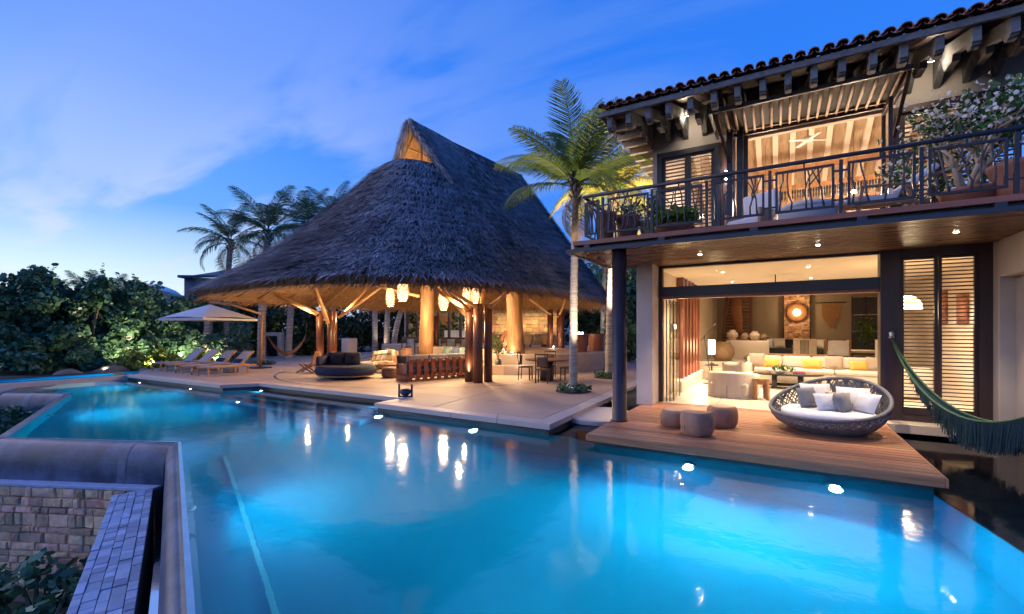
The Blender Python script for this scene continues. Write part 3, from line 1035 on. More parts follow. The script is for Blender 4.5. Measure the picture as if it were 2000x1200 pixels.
# pier with wall light and twin posts
vbox('pier', 'frame_wood', -1.158, -.86, 11.24, 11.5, 3.70, 6.219)
vbox('post', 'steel_navy', -1.0, -.88, 10.92, 11.06, 3.70, 6.35)
vbox('post', 'steel_navy', -.80, -.68, 10.92, 11.06, 3.70, 6.35)
vbox('post', 'frame_wood', -.70, -.60, 11.22, 11.4, 3.70, 6.6)
vbox('header_beam', 'pale_beam', -.6, 1.9, 11.28, 11.42, 6.2, 6.3)
vbox('post', 'frame_wood', 1.88, 2.0, 11.2, 11.4, 3.70, 6.219)
m = MB(); m.box(-1.10, -.92, 11.1, 11.235, 5.35, 5.50); sc_ = m.build('wall_light', 'iron', vl, bevel=.01)
m = MB(); m.lathe([(.05, 5.505), (.045, 5.515), (0, 5.515)], 16, (-1.01, 11.16, 0)); m.build('bulb', 'warm_lens', sc_)
m = MB(); m.lathe([(.05, 5.345), (.045, 5.335), (0, 5.335)], 16, (-1.01, 11.16, 0)); m.build('bulb', 'warm_lens', sc_)
light('wall_light_up', 'SPOT', (-1.01, 11.15, 5.53), 14, WARM, size=.03, target=(-1.01, 11.2, 7), spot=70)
light('wall_light_down', 'SPOT', (-1.01, 11.15, 5.32), 14, WARM, size=.03, target=(-1.01, 11.2, 3.7), spot=70)
# open glazed leaf at right of the opening
gf = MB(); yy0, yy1 = 10.5, 11.2
gf.box(1.70, 1.76, yy0, yy0 + .07, 3.72, 6.18); gf.box(1.70, 1.76, yy1 - .07, yy1, 3.72, 6.18); gf.box(1.70, 1.76, yy0 + .07, yy1 - .07, 6.08, 6.18); gf.box(1.70, 1.76, yy0 + .07, yy1 - .07, 3.72, 3.9)
gl_ = gf.build('glazed_door', 'frame_wood', vl, bevel=.004)
m = MB(); m.box(1.727, 1.733, yy0 + .07, yy1 - .07, 3.9, 6.08); m.build('door_pane', 'pane', gl_)
# right louvered windows
vbox('lintel', 'frame_wood', 2.0, 4.2, 11.2, 11.36, 6.10, 6.218)
louver('louver_door', 2.003, 2.50, 3.71, 6.095, 11.28, 26, .06)
louver('louver_door', 2.56, 3.06, 3.71, 6.095, 11.28, 26, .06)
louver('louver_door', 3.12, 3.62, 3.71, 6.095, 11.28, 26, .06)
vbox('door_frame', 'frame_wood', 2.501, 2.559, 11.22, 11.34, 3.70, 6.098)
vbox('door_frame', 'frame_wood', 3.061, 3.119, 11.22, 11.34, 3.70, 6.098)
# beamed bedroom ceiling: two slopes meeting at a ridge, pale rafters below
m = MB()
m.add([(-2.45, 11.56, 6.75), (4.2, 11.56, 6.75), (4.2, 13.9, 7.75), (-2.45, 13.9, 7.75)], [(0, 1, 2, 3)])
m.add([(-2.45, 13.9, 7.75), (4.2, 13.9, 7.75), (4.2, 17.7, 6.15), (-2.45, 17.7, 6.15)], [(0, 1, 2, 3)])
m.build('bedroom_ceiling', 'bamboo_mat', vl)
for i in range(15):
    xx = -2.2 + i * .42
    m = MB(); m.beam((xx, 13.9, 7.68), (xx, 17.62, 6.1), .13, .16); m.build('ceiling_rafter', 'ceiling_white', vl)
vbox('tie_beam', 'warm_wood', -.55, 3.4, 14.6, 14.72, 6.30, 6.46)
vbox('wood_panel', 'warm_wood', -.5, 3.6, 17.5, 17.598, 3.75, 5.2)
# carved wooden screen with hanging dark spindles at the back of the bedroom
vbox('screen_rail', 'warm_wood', -.5, 2.3, 14.55, 14.65, 5.80, 5.92)
vbox('screen_rail', 'warm_wood', -.5, 2.3, 14.55, 14.65, 5.36, 5.46)
sp0 = None
for i in range(46):
    L_ = Vector((-.47 + i * .06, 14.6, 5.79)) - OFF[vl.name]
    if sp0 is None:
        m = MB(); m.lathe([(.02, 0), (.024, -.06), (.012, -.12), (.022, -.2), (.004, -.26)], 6); sp0 = m.build('spindle', 'iron', None, True); sp0.parent = vl; sp0.location = L_
    else: inst(sp0, vl, L_)
vbox('bed_post', 'warm_wood', .19, .29, 14.5, 14.6, 3.71, 6.29)

# roof: sloped deck, rafter tails, fascia, clay tiles
EY, EZ = 9.2, 6.5
slope = math.tan(R(19))
m = MB()
m.add([(-3.25, EY + .02, EZ + .05), (5, EY + .02, EZ + .05), (5, 15, EZ + .05 + slope * 5.78), (-3.25, 15, EZ + .05 + slope * 5.78),
       (-3.25, EY + .02, EZ + .09), (5, EY + .02, EZ + .09), (5, 15, EZ + .09 + slope * 5.78), (-3.25, 15, EZ + .09 + slope * 5.78)],
      [(3, 2, 1, 0), (4, 5, 6, 7), (0, 1, 5, 4), (2, 3, 7, 6), (1, 2, 6, 5), (3, 0, 4, 7)])
rf_ = m.build('roof', 'frame_wood', vl)
vbox('roof_fascia', 'rafter_grey', -3.30, 5, EY - .03, EY + .03, EZ - .04, EZ + .06, bev=.004)
vbox('roof_fascia', 'rafter_grey', -3.30, -3.24, EY + .031, 15, EZ - .02, EZ + .05, bev=.004)
# carved rafter tail profile in (y,z)
tail = [(9.26, 6.46), (9.26, 6.235), (9.30, 6.235), (9.30, 6.21), (9.36, 6.21), (9.36, 6.19), (9.46, 6.19), (9.60, 6.34), (10.15, 6.52), (10.2, 6.42), (10.6, 6.44), (10.72, 6.6), (10.8, 6.74), (11.29, 6.46), (11.29, 7.12)]
def tail_mesh(w):
    mm = MB()
    n = len(tail)
    vs = [(-w / 2, y, z) for y, z in tail] + [(w / 2, y, z) for y, z in tail]
    fs = [tuple(range(n)), tuple(range(2 * n - 1, n - 1, -1))]
    for k in range(n):
        fs.append((k, k + n, (k + 1) % n + n, (k + 1) % n))
    mm.add(vs, fs)
    return mm
t0_ = None
tail_s = [(9.26, 6.46), (9.26, 6.25), (9.30, 6.25), (9.30, 6.225), (9.36, 6.225), (9.36, 6.20), (9.5, 6.20), (9.62, 6.36), (11.29, 6.9), (11.29, 7.12)]
tail_l = tail
ts0_ = None
for rx in (-3.1, -2.7, -2.29, -1.9, -1.49, -1.07, -.67, -.26, .13, .51, .9, 1.31, 1.69, 2.11, 2.52, 2.92, 3.3):
    if -1.3 < rx < 1.95:
        if ts0_ is None:
            tail = tail_s; ts0_ = tail_mesh(.105).build('rafter_tail', 'rafter_grey', None, bevel=.006, seg=1); ts0_.parent = vl; tail = tail_l
            ts0_.location = Vector((rx, 0, 0)) - OFF[vl.name]
        else: inst(ts0_, vl, Vector((rx, 0, 0)) - OFF[vl.name])
        continue
    if t0_ is None:
        t0_ = tail_mesh(.105).build('rafter_tail', 'rafter_grey', None, bevel=.006, seg=1); t0_.parent = vl
        t0_.location = Vector((rx, 0, 0)) - OFF[vl.name]
    else: inst(t0_, vl, Vector((rx, 0, 0)) - OFF[vl.name])
# lookouts under the left overhang
for i in range(13):
    yy = 9.75 + i * .5
    m = MB(); zz = 6.42 + .0 * i
    m.beam((-3.23, yy, zz), (-2.69, yy, zz), .11, .16); m.build('lookout_beam', 'pale_beam', vl)
vbox('overhang_board', 'soffit_wood', -3.235, -2.69, 9.3, 16.2, 6.505, 6.53)
# barrel tiles: covers and pans, three courses up the slope
def tile_mesh(r, up):
    mm = MB()
    n = 9
    P = []
    for (yy, rr) in ((0, r), (.42, r * .82)):
        row = []
        for k in range(n):
            a = PI * k / (n - 1)
            row.append((-rr * math.cos(a), yy, (rr * math.sin(a)) * (.85 if up else -.55)))
        for k in range(n - 1, -1, -1):
            a = PI * k / (n - 1)
            q = rr - .014
            row.append((-q * math.cos(a), yy, (q * math.sin(a)) * (.85 if up else -.55)))
        P.append(row)
    mm.grid(np.array(P), close_u=True)
    nn_ = 2 * n
    mm.f.append(tuple(range(nn_))); mm.f.append(tuple(range(2 * nn_ - 1, nn_ - 1, -1)))
    return mm
cov = pan = None
sl_ = math.atan(slope)
for c in range(3):
    y_ = EY - .12 + c * .36
    z_ = EZ + .095 + (c * .36) * slope
    for i in range(44):
        xx = -3.22 + i * .196
        if c > 0 and i % 1: continue
        L_ = Vector((xx + random.uniform(-.008, .008), y_ + random.uniform(-.012, .012), z_ + .03)) - OFF[vl.name]
        ro = (sl_ + random.uniform(-.02, .02), random.uniform(-.05, .05), random.uniform(-.03, .03))
        if cov is None:
            cov = tile_mesh(.085, True).build('roof_tile', 'tile_clay', None, True); cov.parent = vl; cov.location = L_; cov.rotation_euler = ro
        else: inst(cov, vl, L_, ro)
        if c == 0:
            L2_ = Vector((xx + .098, y_ + .02, z_ + .045)) - OFF[vl.name]
            if pan is None:
                pan = tile_mesh(.085, False).build('pan_tile', 'tile_clay', None, True); pan.parent = vl; pan.location = L2_; pan.rotation_euler = ro
            else: inst(pan, vl, L2_, ro)
# flood lamps under the eaves
for i, (px_, py_, pz_) in enumerate(((-1.80, 10.72, 6.80), (2.30, 10.6, 6.72))):
    m = MB(); m.lathe([(.0, -.03), (.05, -.03), (.06, .03), (.065, .1), (.03, .14), (0, .14)], 16, (px_, py_, pz_), rotm(R(35)))
    fl = m.build('flood_lamp', 'iron', vl, True)
    m = MB(); m.lathe([(.0, -.04), (.045, -.034)], 16, (px_, py_, pz_), rotm(R(35))); m.build('bulb', 'warm_lens', fl)
    light('flood_light', 'POINT', (px_, py_ - .12, pz_ - .10), 7, WARM2, size=.04)

# slatted shade over the bedroom opening
sh = thing('shade_canopy', 'dark woven sunshade on pale poles above the balcony opening', 'canopy', (.35, 10.5, 6.2), world=True)
m = MB()
m.box(-1.22, 1.90, 9.70, 9.76, 6.24, 6.32); m.box(-1.0, 1.80, 11.14, 11.2, 6.24, 6.32); m.box(-1.22, -1.16, 9.761, 11.139, 6.25, 6.31); m.box(1.84, 1.90, 9.761, 11.139, 6.25, 6.31)
m.build('canopy_frame', 'frame_wood', sh, bevel=.004)
c0_ = None
for i in range(72):
    L_ = Vector((.34, 9.78 + i * .0189, 6.335)) - OFF[sh.name]
    if c0_ is None:
        m = MB(); m.box(-1.55, 1.55, -.0088, .0088, -.006, .006); c0_ = m.build('reed', 'shade_weave', None); c0_.parent = sh; c0_.location = L_
    else: inst(c0_, sh, L_)
p0_ = None
for i in range(19):
    L_ = Vector((-1.10 + i * .16, 9.78, 6.30)) - OFF[sh.name]
    if p0_ is None:
        m = MB(); m.tube([(0, 0, 0), (0, .5, 0), (0, 1.0, .002), (0, 1.38, 0)], [.024, .026, .025, .022], 8); p0_ = m.build('pole', 'bamboo_pole', None, True); p0_.parent = sh; p0_.location = L_
    else: inst(p0_, sh, L_)
m = MB(); m.beam((-.94, 11.0, 5.6), (-1.1, 9.8, 6.25), .05, .06); m.build('strut', 'frame_wood', sh)
m = MB(); m.beam((1.86, 11.0, 5.6), (1.86, 9.8, 6.25), .05, .06); m.build('strut', 'frame_wood', sh)

# balcony railing
rl = thing('balcony_railing', 'dark iron balcony railing with branch shaped infill panels', 'railing', (-.3, 8.4, 3.7), world=True)
RY = 8.42
m = MB(); m.tube([(-3.34, RY, 4.585), (0, RY, 4.59), (4.2, RY, 4.585)], .032, 10); m.build('top_rail', 'iron', rl, True)
m = MB(); m.tube([(-3.34, RY, 4.585), (-3.34, 9.6, 4.585), (-3.34, 11.2, 4.585)], .032, 10); m.build('top_rail', 'iron', rl, True)
rr_ = random.Random(21)
def panel(p0, p1, nb=4):
    """rectangular frame from p0 to p1 (xy), with branching bars"""
    p0, p1 = Vector((*p0, 0)), Vector((*p1, 0))
    d_ = (p1 - p0).normalized(); L = (p1 - p0).length
    za, zb = 3.84, 4.47
    m = MB()
    up = (0, 0, 1)
    def P(s, z): return tuple(p0 + d_ * s + Vector((0, 0, z)))
    m.beam(P(0, za), P(L, za), .04, .035); m.beam(P(0, zb), P(L, zb), .04, .035)
    m.beam(P(.018, za + .018), P(.018, zb - .018), .04, .035, tuple(d_)); m.beam(P(L - .018, za + .018), P(L - .018, zb - .018), .04, .035, tuple(d_))
    m.beam(P(L * .5, zb + .018), P(L * .5, 4.56), .025, .025, tuple(d_))
    fr = m.build('panel_frame', 'iron', rl)
    for i in range(nb):
        s0 = (i + .5) / nb * L + rr_.uniform(-.07, .07) * L
        s1 = s0 + rr_.uniform(-.16, .16) * L
        s0 = min(max(s0, .06), L - .06); s1 = min(max(s1, .06), L - .06)
        pts = []
        for k in range(6):
            f = k / 5
            pts.append(P(s0 + (s1 - s0) * f + (rr_.uniform(-.02, .02) if 0 < k < 5 else 0), za + .016 + (zb - za - .032) * f))
        mm = MB(); mm.tube(pts, [.016, .014, .013, .012, .012, .013], 6)
        if rr_.random() < .65:
            k = rr_.choice((2, 3)); s2 = min(max(s0 + rr_.choice((-1, 1)) * rr_.uniform(.12, .2), .05), L - .05)
            q = pts[k]; e = P(s2, zb - .016)
            mid = tuple((q[j] * .5 + e[j] * .5) + (rr_.uniform(-.02, .02) if j != 1 else 0) for j in range(3))
            mm.tube([q, mid, e], [.012, .011, .009], 6)
        mm.build('branch_bar', 'twig_iron', fr, True)
for a, b in ((-3.28, -3.02), (-2.85, -2.07), (-1.94, -1.15), (-1.0, -.21), (-.06, .72), (.88, 1.66), (1.79, 2.58), (2.74, 3.5)):
    panel((a, RY), (b, RY), 3 if b - a < .4 else 5)
for a, b in ((8.5, 9.3), (9.45, 10.25), (10.4, 11.15)):
    panel((-3.34, a), (-3.34, b), 4)
for px_ in (-2.95, -2.01, -1.08, -.135, .80, 1.72, 2.66):
    m = MB(); m.box(px_ - .024, px_ + .024, RY - .024, RY + .024, 3.69, 4.53)
    po = m.build('rail_post', 'iron', rl, bevel=.003)
    for zz in (3.93, 4.37):
        m = MB(); m.box(px_ - .10, px_ + .10, RY - .012, RY + .012, zz - .012, zz + .012); m.build('link', 'iron', po)
# ================================================================== soft goods helpers
mat('linen_white', (.62, .54, .45), .9, .08, 6, bump=.15, bscale=120)
mat('cushion_white', (.72, .70, .70), .9, .06, 6, bump=.15, bscale=140)
mat('cushion_grey', (.20, .20, .22), .9, .12, 8, bump=.2, bscale=140)
mat('cushion_taupe', (.33, .26, .20), .9, .12, 8, bump=.2, bscale=140)
mat('cushion_yellow', (.62, .36, .075), .9, .12, 8, bump=.2, bscale=140)
mat('cushion_cream', (.60, .50, .38), .9, .10, 8, bump=.2, bscale=140)
mat('cushion_blue', (.06, .10, .19), .9, .2, 9, bump=.2, bscale=140)
mat('cushion_teal', (.13, .22, .25), .9, .2, 9, (1, 12, 1), .2, 140)
mat('navy_fabric', (.010, .018, .055), .85, .25, 5, bump=.2, bscale=120)
mat('charcoal_fabric', (.018, .018, .024), .9, .2, 6, bump=.2, bscale=120)
mat('stump_wood', (.31, .165, .105), .6, .3, 2.2, (2.5, 2.5, .5), .25, 22, rnd=.2)
mat('stump_top', (.44, .28, .19), .6, .2, 9, bump=.2, bscale=30, rnd=.15)
mat('black_table', (.022, .02, .02), .25, .2, 5)
mat('wicker_grey', (.115, .12, .145), .65, .25, 14, bump=.3, bscale=60, rnd=.1)
mat('basket', (.24, .155, .09), .8, .3, 16, (1, 1, 3), .5, 45, rnd=.2)
mat('terracotta', (.33, .13, .075), .75, .2, 5, bump=.15, bscale=30, rnd=.12)
mat('clay_pale', (.44, .33, .23), .8, .2, 6, bump=.15, bscale=30, rnd=.1)
mat('paper_white', (.75, .74, .72), .8, .04, 4)
mat('book_red', (.5, .06, .05), .6, .1, 4)
mat('book_blue', (.05, .12, .35), .6, .1, 4)
mat('tapestry', (.36, .19, .09), .95, .25, 5, (8, 1, .6), .4, 60)
mat('navy_knit', (.028, .034, .055), .95, .4, 22, bump=.7, bscale=40)
leafmat('plant_green', (.05, .13, .03))
leafmat('plant_lime', (.16, .26, .045))

def pillow_mesh(w, h, t, n=9, pinch=.10, seed=0):
    """square cushion lying in the xz plane, thick along y"""
    rs_ = np.random.default_rng(seed)
    u = np.linspace(-1, 1, n)
    U, V = np.meshgrid(u, u)
    edge = (1 - np.abs(U) ** 2.6) * (1 - np.abs(V) ** 2.6)
    th = t / 2 * np.clip(edge, 0, 1) ** .45
    corner = 1 - pinch * (np.abs(U) * np.abs(V)) ** 0 * (1 - np.abs(V) ** 2) * 0
    Xc = U * w / 2 * (1 - pinch * (1 - np.abs(U)) * 0 - pinch * .5 * (1 - V ** 2) * np.abs(U) ** 3)
    Zc = V * h / 2 * (1 - pinch * .5 * (1 - U ** 2) * np.abs(V) ** 3)
    wob = 1 + .12 * rs_.normal(size=U.shape) * (edge > .05) * .5
    m = MB()
    m.grid(np.stack([Xc, -th * wob, Zc], -1))
    m.grid(np.stack([Xc, th * wob, Zc], -1), flip=True)
    return m

def cushion(label, mt, loc, w=.45, h=.45, t=.16, tilt=20, rz=0., roll=0, group=None, piping=True):
    """a loose cushion: leans back by tilt degrees; loc is the middle of its lower edge"""
    o = pillow_mesh(w, h, t, seed=int(abs(loc[0] * 97 + loc[1] * 31 + loc[2] * 7))).build('cushion', mt, None, True)
    M_ = Matrix.Translation(loc) @ Matrix.Rotation(rz, 4, 'Z') @ Matrix.Rotation(-R(tilt), 4, 'X') @ Matrix.Rotation(R(roll), 4, 'Y') @ Matrix.Translation((0, 0, h / 2 * .96))
    o.matrix_world = M_
    o.location, o.rotation_euler = M_.to_translation(), M_.to_euler()
    tag(o, label, 'cushion', group)
    return o

def rbox(name, mt, dims, parent, bev=.05, seg=3, M=None, o=(0, 0, 0)):
    m = MB(); m.box(*dims, M, o)
    ob = m.build(name, mt, parent, smooth=True, bevel=bev, seg=seg)
    return ob

FZ = .206
# ------------------------------------------------------------------ white sectional sofa
sf = thing('sofa', 'long white slip covered sectional sofa at back of living room', 'sofa', (.8, 16.9, FZ))
rbox('seat_base', 'linen_white', (-1.75, 1.75, -.55, .45, .06, .40), sf, .05)
for i in range(3):
    rbox('seat_cushion', 'linen_white', (-1.50 + i * 1.06, -.46 + i * 1.06, -.57, .12, .405, .55), sf, .05)
for i in range(4):
    x0 = -1.52 + i * .80
    rbox('back_cushion', 'linen_white', (x0, x0 + .785, .10, .34, .555, .93), sf, .07, M=rotm(R(-6)))
rbox('backrest', 'linen_white', (-1.75, 1.75, .46, .62, .06, .86), sf, .05)
rbox('arm', 'linen_white', (-1.78, -1.56, -.5, .445, .07, .68), sf, .06)
rbox('chaise', 'linen_white', (1.70, 2.45, -1.9, .45, .06, .48), sf, .06)
rbox('chaise_arm', 'linen_white', (1.72, 2.45, -2.15, -1.91, .06, .80), sf, .06)
gy = 16.62
for lab, mt_, x, w, h, rz in (('taupe throw cushion at the left end of the white sofa', 'cushion_taupe', -.62, .46, .46, 0), ('leftmost yellow throw cushion on the white sofa', 'cushion_yellow', -.22, .48, .30, 0),
        ('yellow throw cushion in the middle of the white sofa', 'cushion_yellow', .86, .52, .30, 0), ('taupe cushion right of the sofa middle', 'cushion_taupe', 1.42, .46, .42, 0),
        ('rightmost yellow throw cushion on the white sofa', 'cushion_yellow', 2.02, .48, .28, .2), ('large taupe cushion in the sofa corner', 'cushion_taupe', 2.4, .5, .42, -.3)):
    cushion(lab, mt_, (x, gy - .02, FZ + .56), w, h, .15, 16, rz)

# armchair seen from behind
ac = thing('armchair', 'white slip covered tub armchair with its back to the pool', 'armchair', (-1.08, 13.15, FZ), R(-8))
m = MB()
N_ = 28
P = []
for (zz, rad) in ((.0, .56), (.3, .55), (.58, .54), (.64, .52), (.645, .47), (.58, .44), (.36, .43)):
    row = []
    for k in range(N_ + 1):
        a = PI * (.98 + 1.04 * k / N_)
        row.append((rad * 1.04 * math.cos(a), rad * .9 * math.sin(a), zz + (.04 * math.sin(PI * k / N_) if zz > .4 else 0)))
    P.append(row)
m.grid(np.array(P), flip=True)
m.build('back_shell', 'linen_white', ac, True)
rbox('seat', 'linen_white', (-.46, .46, -.42, .42, .05, .40), ac, .08)
rbox('seat_cushion', 'linen_white', (-.42, .42, -.36, .44, .40, .52), ac, .05)
for ax_ in (-.585, .44):
    m = MB(); m.box(ax_, ax_ + .145, -.1, .44, .02, .60); m.build('arm', 'linen_white', ac, True, .06, 3)
m = MB(); m.box(-.006, .006, -.512, -.504, .02, .34); m.build('slip_seam', 'cushion_taupe', ac)
cushion('cream cushion leaning in the white tub armchair', 'cushion_cream', (-1.05, 13.0, FZ + .50), .5, .44, .16, -12, R(-12))
# stool
so = thing('stool', 'small square brown wooden stool beside the white armchair', 'stool', (-.42, 12.98, FZ), R(12))
rbox('seat', 'warm_wood', (-.17, .17, -.17, .17, .46, .53), so, .012)
for sx in (-1, 1):
    for sy in (-1, 1):
        m = MB(); m.beam((sx * .15, sy * .15, 0), (sx * .125, sy * .125, .46), .075, .075); m.build('leg', 'warm_wood', so, bevel=.006)
m = MB(); m.box(-.12, .12, -.15, -.11, .38, .455); m.box(-.12, .12, .11, .15, .38, .455); m.build('apron', 'warm_wood', so)
# coffee table
ct = thing('coffee_table', 'black oval coffee table in front of the white sofa', 'table', (.2, 15.75, FZ))
m = MB(); m.lathe([(.0, .0), (.78, .0), (.86, .02), (.86, .045), (.80, .06), (0, .06)], 44, (0, 0, .40), sx=1.06, sy=.52); m.build('top', 'black_table', ct, False, .0)
for sx in (-.33, .33):
    rbox('leg', 'black_table', (sx - .07, sx + .07, -.2, .2, .03, .40), ct, .006, 1)
rbox('foot', 'black_table', (-.42, .42, -.2, .2, 0, .03), ct, .004, 1)
rbox('stretcher', 'black_table', (-.26, .26, -.03, .03, .1, .16), ct, .004, 1)
# things on the table
m = MB(); m.lathe([(.0, 0), (.05, .0), (.055, .16), (.045, .16), (.04, .02), (0, .02)], 16); o = m.build('glass_jar', 'paper_white', None, True); o.location = (-.28, 15.62, FZ + .462)
tag(o, 'pale glass jar on the black coffee table', 'jar')
pl = thing('table_plant', 'leafy green plant in a low white bowl on coffee table', 'plant', (.02, 15.7, FZ + .462))
m = MB(); m.lathe([(.0, 0), (.10, 0), (.15, .08), (.14, .085), (.10, .03), (0, .03)], 20); m.build('bowl', 'paper_white', pl, True)
Pp = rng.normal(size=(90, 3)) * (.15, .09, .04) + (.04, 0, .13)
finish(poly_mesh('foliage', leaves(Pp, .05, np.array([0, 0, 1.]), 6, .4), 6), 'foliage', 'plant_green', pl)
bk = thing('book_stack', 'red and blue books lying on the coffee table', 'books', (.5, 15.75, FZ + .462))
m = MB(); m.box(-.16, .16, -.1, .1, 0, .03); m.build('book', 'book_blue', bk); m = MB(); m.box(-.14, .13, -.09, .09, .031, .06, rotm(0, 0, .2)); m.build('book', 'book_red', bk)
# knitted dark pouf
m = MB(); m.lathe([(.0, 0), (.30, .0), (.40, .1), (.41, .22), (.34, .34), (.2, .38), (0, .38)], 26); o = m.build('pouf', 'navy_knit', None, True); o.location = (1.62, 14.9, FZ)
tag(o, 'dark navy knitted pouf right of the coffee table', 'pouf')

# upper level of the living room
PZ = .78
cn = thing('console_bench', 'long orange wooden console behind the white sofa', 'bench', (.5, 18.0, FZ))
rbox('top', 'warm_wood', (-.85, .85, -.16, .16, .86, .93), cn, .008)
rbox('front', 'warm_wood', (-.84, .84, -.14, -.11, .55, .86), cn, .004)
for sx in (-.8, .8): rbox('side', 'warm_wood', (sx - .03, sx + .03, -.14, .14, 0, .858), cn, .004)
cs = thing('masonry_console', 'cream masonry console with pots at back left', 'console', (-1.1, 20.3, PZ))
rbox('block', 'cream_plaster', (-.75, .75, -.3, .3, 0, .75), cs, .02)
for i, (x, r_, h, mt_) in enumerate(((-.55, .22, .42, 'clay_pale'), (-.1, .16, .3, 'basket'), (.25, .2, .36, 'clay_pale'), (.58, .14, .26, 'basket'))):
    m = MB(); m.lathe([(0, 0), (r_ * .55, 0), (r_, h * .45), (r_ * .9, h * .72), (r_ * .5, h * .9), (r_ * .55, h), (r_ * .42, h), (r_ * .4, h * .86), (0, h * .8)], 20)
    o = m.build('pot', mt_, None, True); o.location = (-1.1 + x, 20.3, PZ + .752)
    tag(o, ('large pale clay pot at the left end of the masonry console', 'small woven pot second from left on the masonry console', 'pale clay pot third from left on the masonry console', 'smallest woven pot at the right end of the masonry console')[i], 'pot', 'pots on the masonry console')
for i, (x, y, r_, h) in enumerate(((-1.85, 18.9, .40, .72), (-.75, 18.95, .42, .26))):
    m = MB(); m.lathe([(0, 0), (r_ * .7, 0), (r_, h * .4), (r_ * .95, h * .7), (r_ * .62, h * .94), (r_ * .66, h), (r_ * .55, h), (r_ * .5, h * .9), (0, h * .6)], 24)
    o = m.build('basket', 'basket', None, True); o.location = (x, y, PZ)
    tag(o, ('big round woven basket jar at back left of living room', 'low wide woven basket in front of the masonry console')[i], 'basket')
lp = thing('cylinder_lamp', 'glowing white cylinder lamp on a small side table', 'lamp', (-2.05, 17.2, FZ + .55))
m = MB(); m.lathe([(0, 0), (.07, 0), (.07, .03), (.015, .05), (.015, .35)], 16); m.build('base', 'iron', lp, True)
m = MB(); m.lathe([(.11, .35), (.11, .85)], 20); m.build('lamp_shade', 'lampshade', lp, True)
light('lamp_light', 'POINT', (-1.85, 17.1, FZ + 1.2), 16, WARM, size=.12)
stb = thing('side_table', 'small metal side table under the cylinder lamp', 'table', (-2.05, 17.2, FZ))
m = MB(); m.lathe([(0, .50), (.22, .50), (.22, .54), (0, .54)], 20); m.build('top', 'iron', stb)
m = MB(); m.lathe([(.03, .02), (.03, .498)], 10); m.build('stem', 'iron', stb); m = MB(); m.lathe([(0, 0), (.18, 0), (.18, .019), (0, .019)], 20); m.build('foot', 'iron', stb)
tl_ = thing('tripod_lamp', 'thin adjustable floor lamp with a long swinging arm', 'lamp', (-2.0, 15.9, FZ))
m = MB(); m.tube([(.1, 0, .03), (-.12, 0, 1.55)], .013, 8); m.tube([(-.22, 0, 1.40), (.22, 0, 1.95)], .011, 8); m.build('arm', 'iron', tl_, True)
m = MB(); m.lathe([(0, 0), (.16, 0), (.16, .025), (0, .03)], 20); m.build('base', 'iron', tl_)
# staircase flight with red risers seen at back left
sr = thing('stair_screen', 'dark red slatted stair flight at back left of living room', 'stairs', (-1.65, 23.3, PZ))
for i in range(14):
    rbox('tread', 'red_wood', (-.62 + .02 * i, .48 - .0 * i, -.05, .05, .62 + i * .15, .69 + i * .15), sr, .006, 1)
for sx in (-.68, .52): 
    m = MB(); m.beam((sx, 0, 0), (sx + (.2 if sx < 0 else 0), 0, 2.7), .06, .14); m.build('stringer', 'red_wood', sr)
tm = MB(); tm.tube([(.02, -.3, 2.7), (.0, -.3, 2.2), (.06, -.3, 1.7), (.1, -.3, 1.35), (.12, -.3, 1.12)], [.22, .24, .20, .16, .20], 18)
o = tm.build('clay_horn', 'terracotta', None, True); o.location = (-1.7, 23.2, PZ - .1); tag(o, 'tall tapering terracotta sculpture hanging before the red stair', 'sculpture')
# stone panel with glowing round disc on the back wall
pn = thing('stone_feature', 'rough stone wall panel framed dark at back of living room', 'wall panel', (.66, 23.9, PZ))
rs = random.Random(9)
m = MB(); m.box(-.5, .5, -.0, .08, .4, 2.72); m.build('backing', 'mortar', pn)
z = .42
while z < 2.68:
    h = rs.uniform(.06, .12); x = -.48
    while x < .47:
        w = min(rs.uniform(.08, .2), .49 - x)
        dpt = rs.uniform(.01, .06)
        mm = MB(); mm.cbox(x + .003, x + w - .003, -dpt, .01, z + .003, z + h - .003, .006); mm.build('stone', 'sand_stone', pn)
        x += w
    z += h
for sx in (-.53, .50):
    m = MB(); m.box(sx, sx + .03, -.08, .08, 0, 2.72); m.build('frame', 'frame_wood', pn)
dsc = thing('disc_light', 'round brass disc lamp glowing on the stone panel', 'lamp', (.66, 23.75, PZ + 1.95))
m = MB(); m.lathe([(.0, .06), (.2, .05), (.36, .02), (.40, .0), (.40, -.02), (.0, -.02)], 36, M=rotm(R(90))); m.build('disc', 'warm_wood', dsc, True)
m = MB(); m.lathe([(.0, .10), (.10, .09), (.15, .065)], 24, M=rotm(R(90))); m.build('bulb', 'lampshade', dsc, True)
light('disc_glow', 'POINT', (.66, 23.35, PZ + 1.95), 16, WARM, size=.12)
# wall hanging
wh = thing('wall_hanging', 'pointed brown woven hanging on the back wall', 'wall hanging', (1.92, 23.95, PZ))
m = MB(); m.tube([(-.55, 0, 2.36), (.55, 0, 2.36)], .016, 8); m.build('rod', 'iron', wh, True)
m = MB(); m.add([(-.33, -.012, 2.35), (.33, -.012, 2.35), (.31, -.012, 1.75), (0, -.012, 1.2), (-.31, -.012, 1.75), (-.33, .012, 2.35), (.33, .012, 2.35), (.31, .012, 1.75), (0, .012, 1.2), (-.31, .012, 1.75)],
      [(4, 3, 2, 1, 0), (5, 6, 7, 8, 9), (0, 1, 6, 5), (1, 2, 7, 6), (2, 3, 8, 7), (3, 4, 9, 8), (4, 0, 5, 9)])
m.build('cloth', 'tapestry', wh)
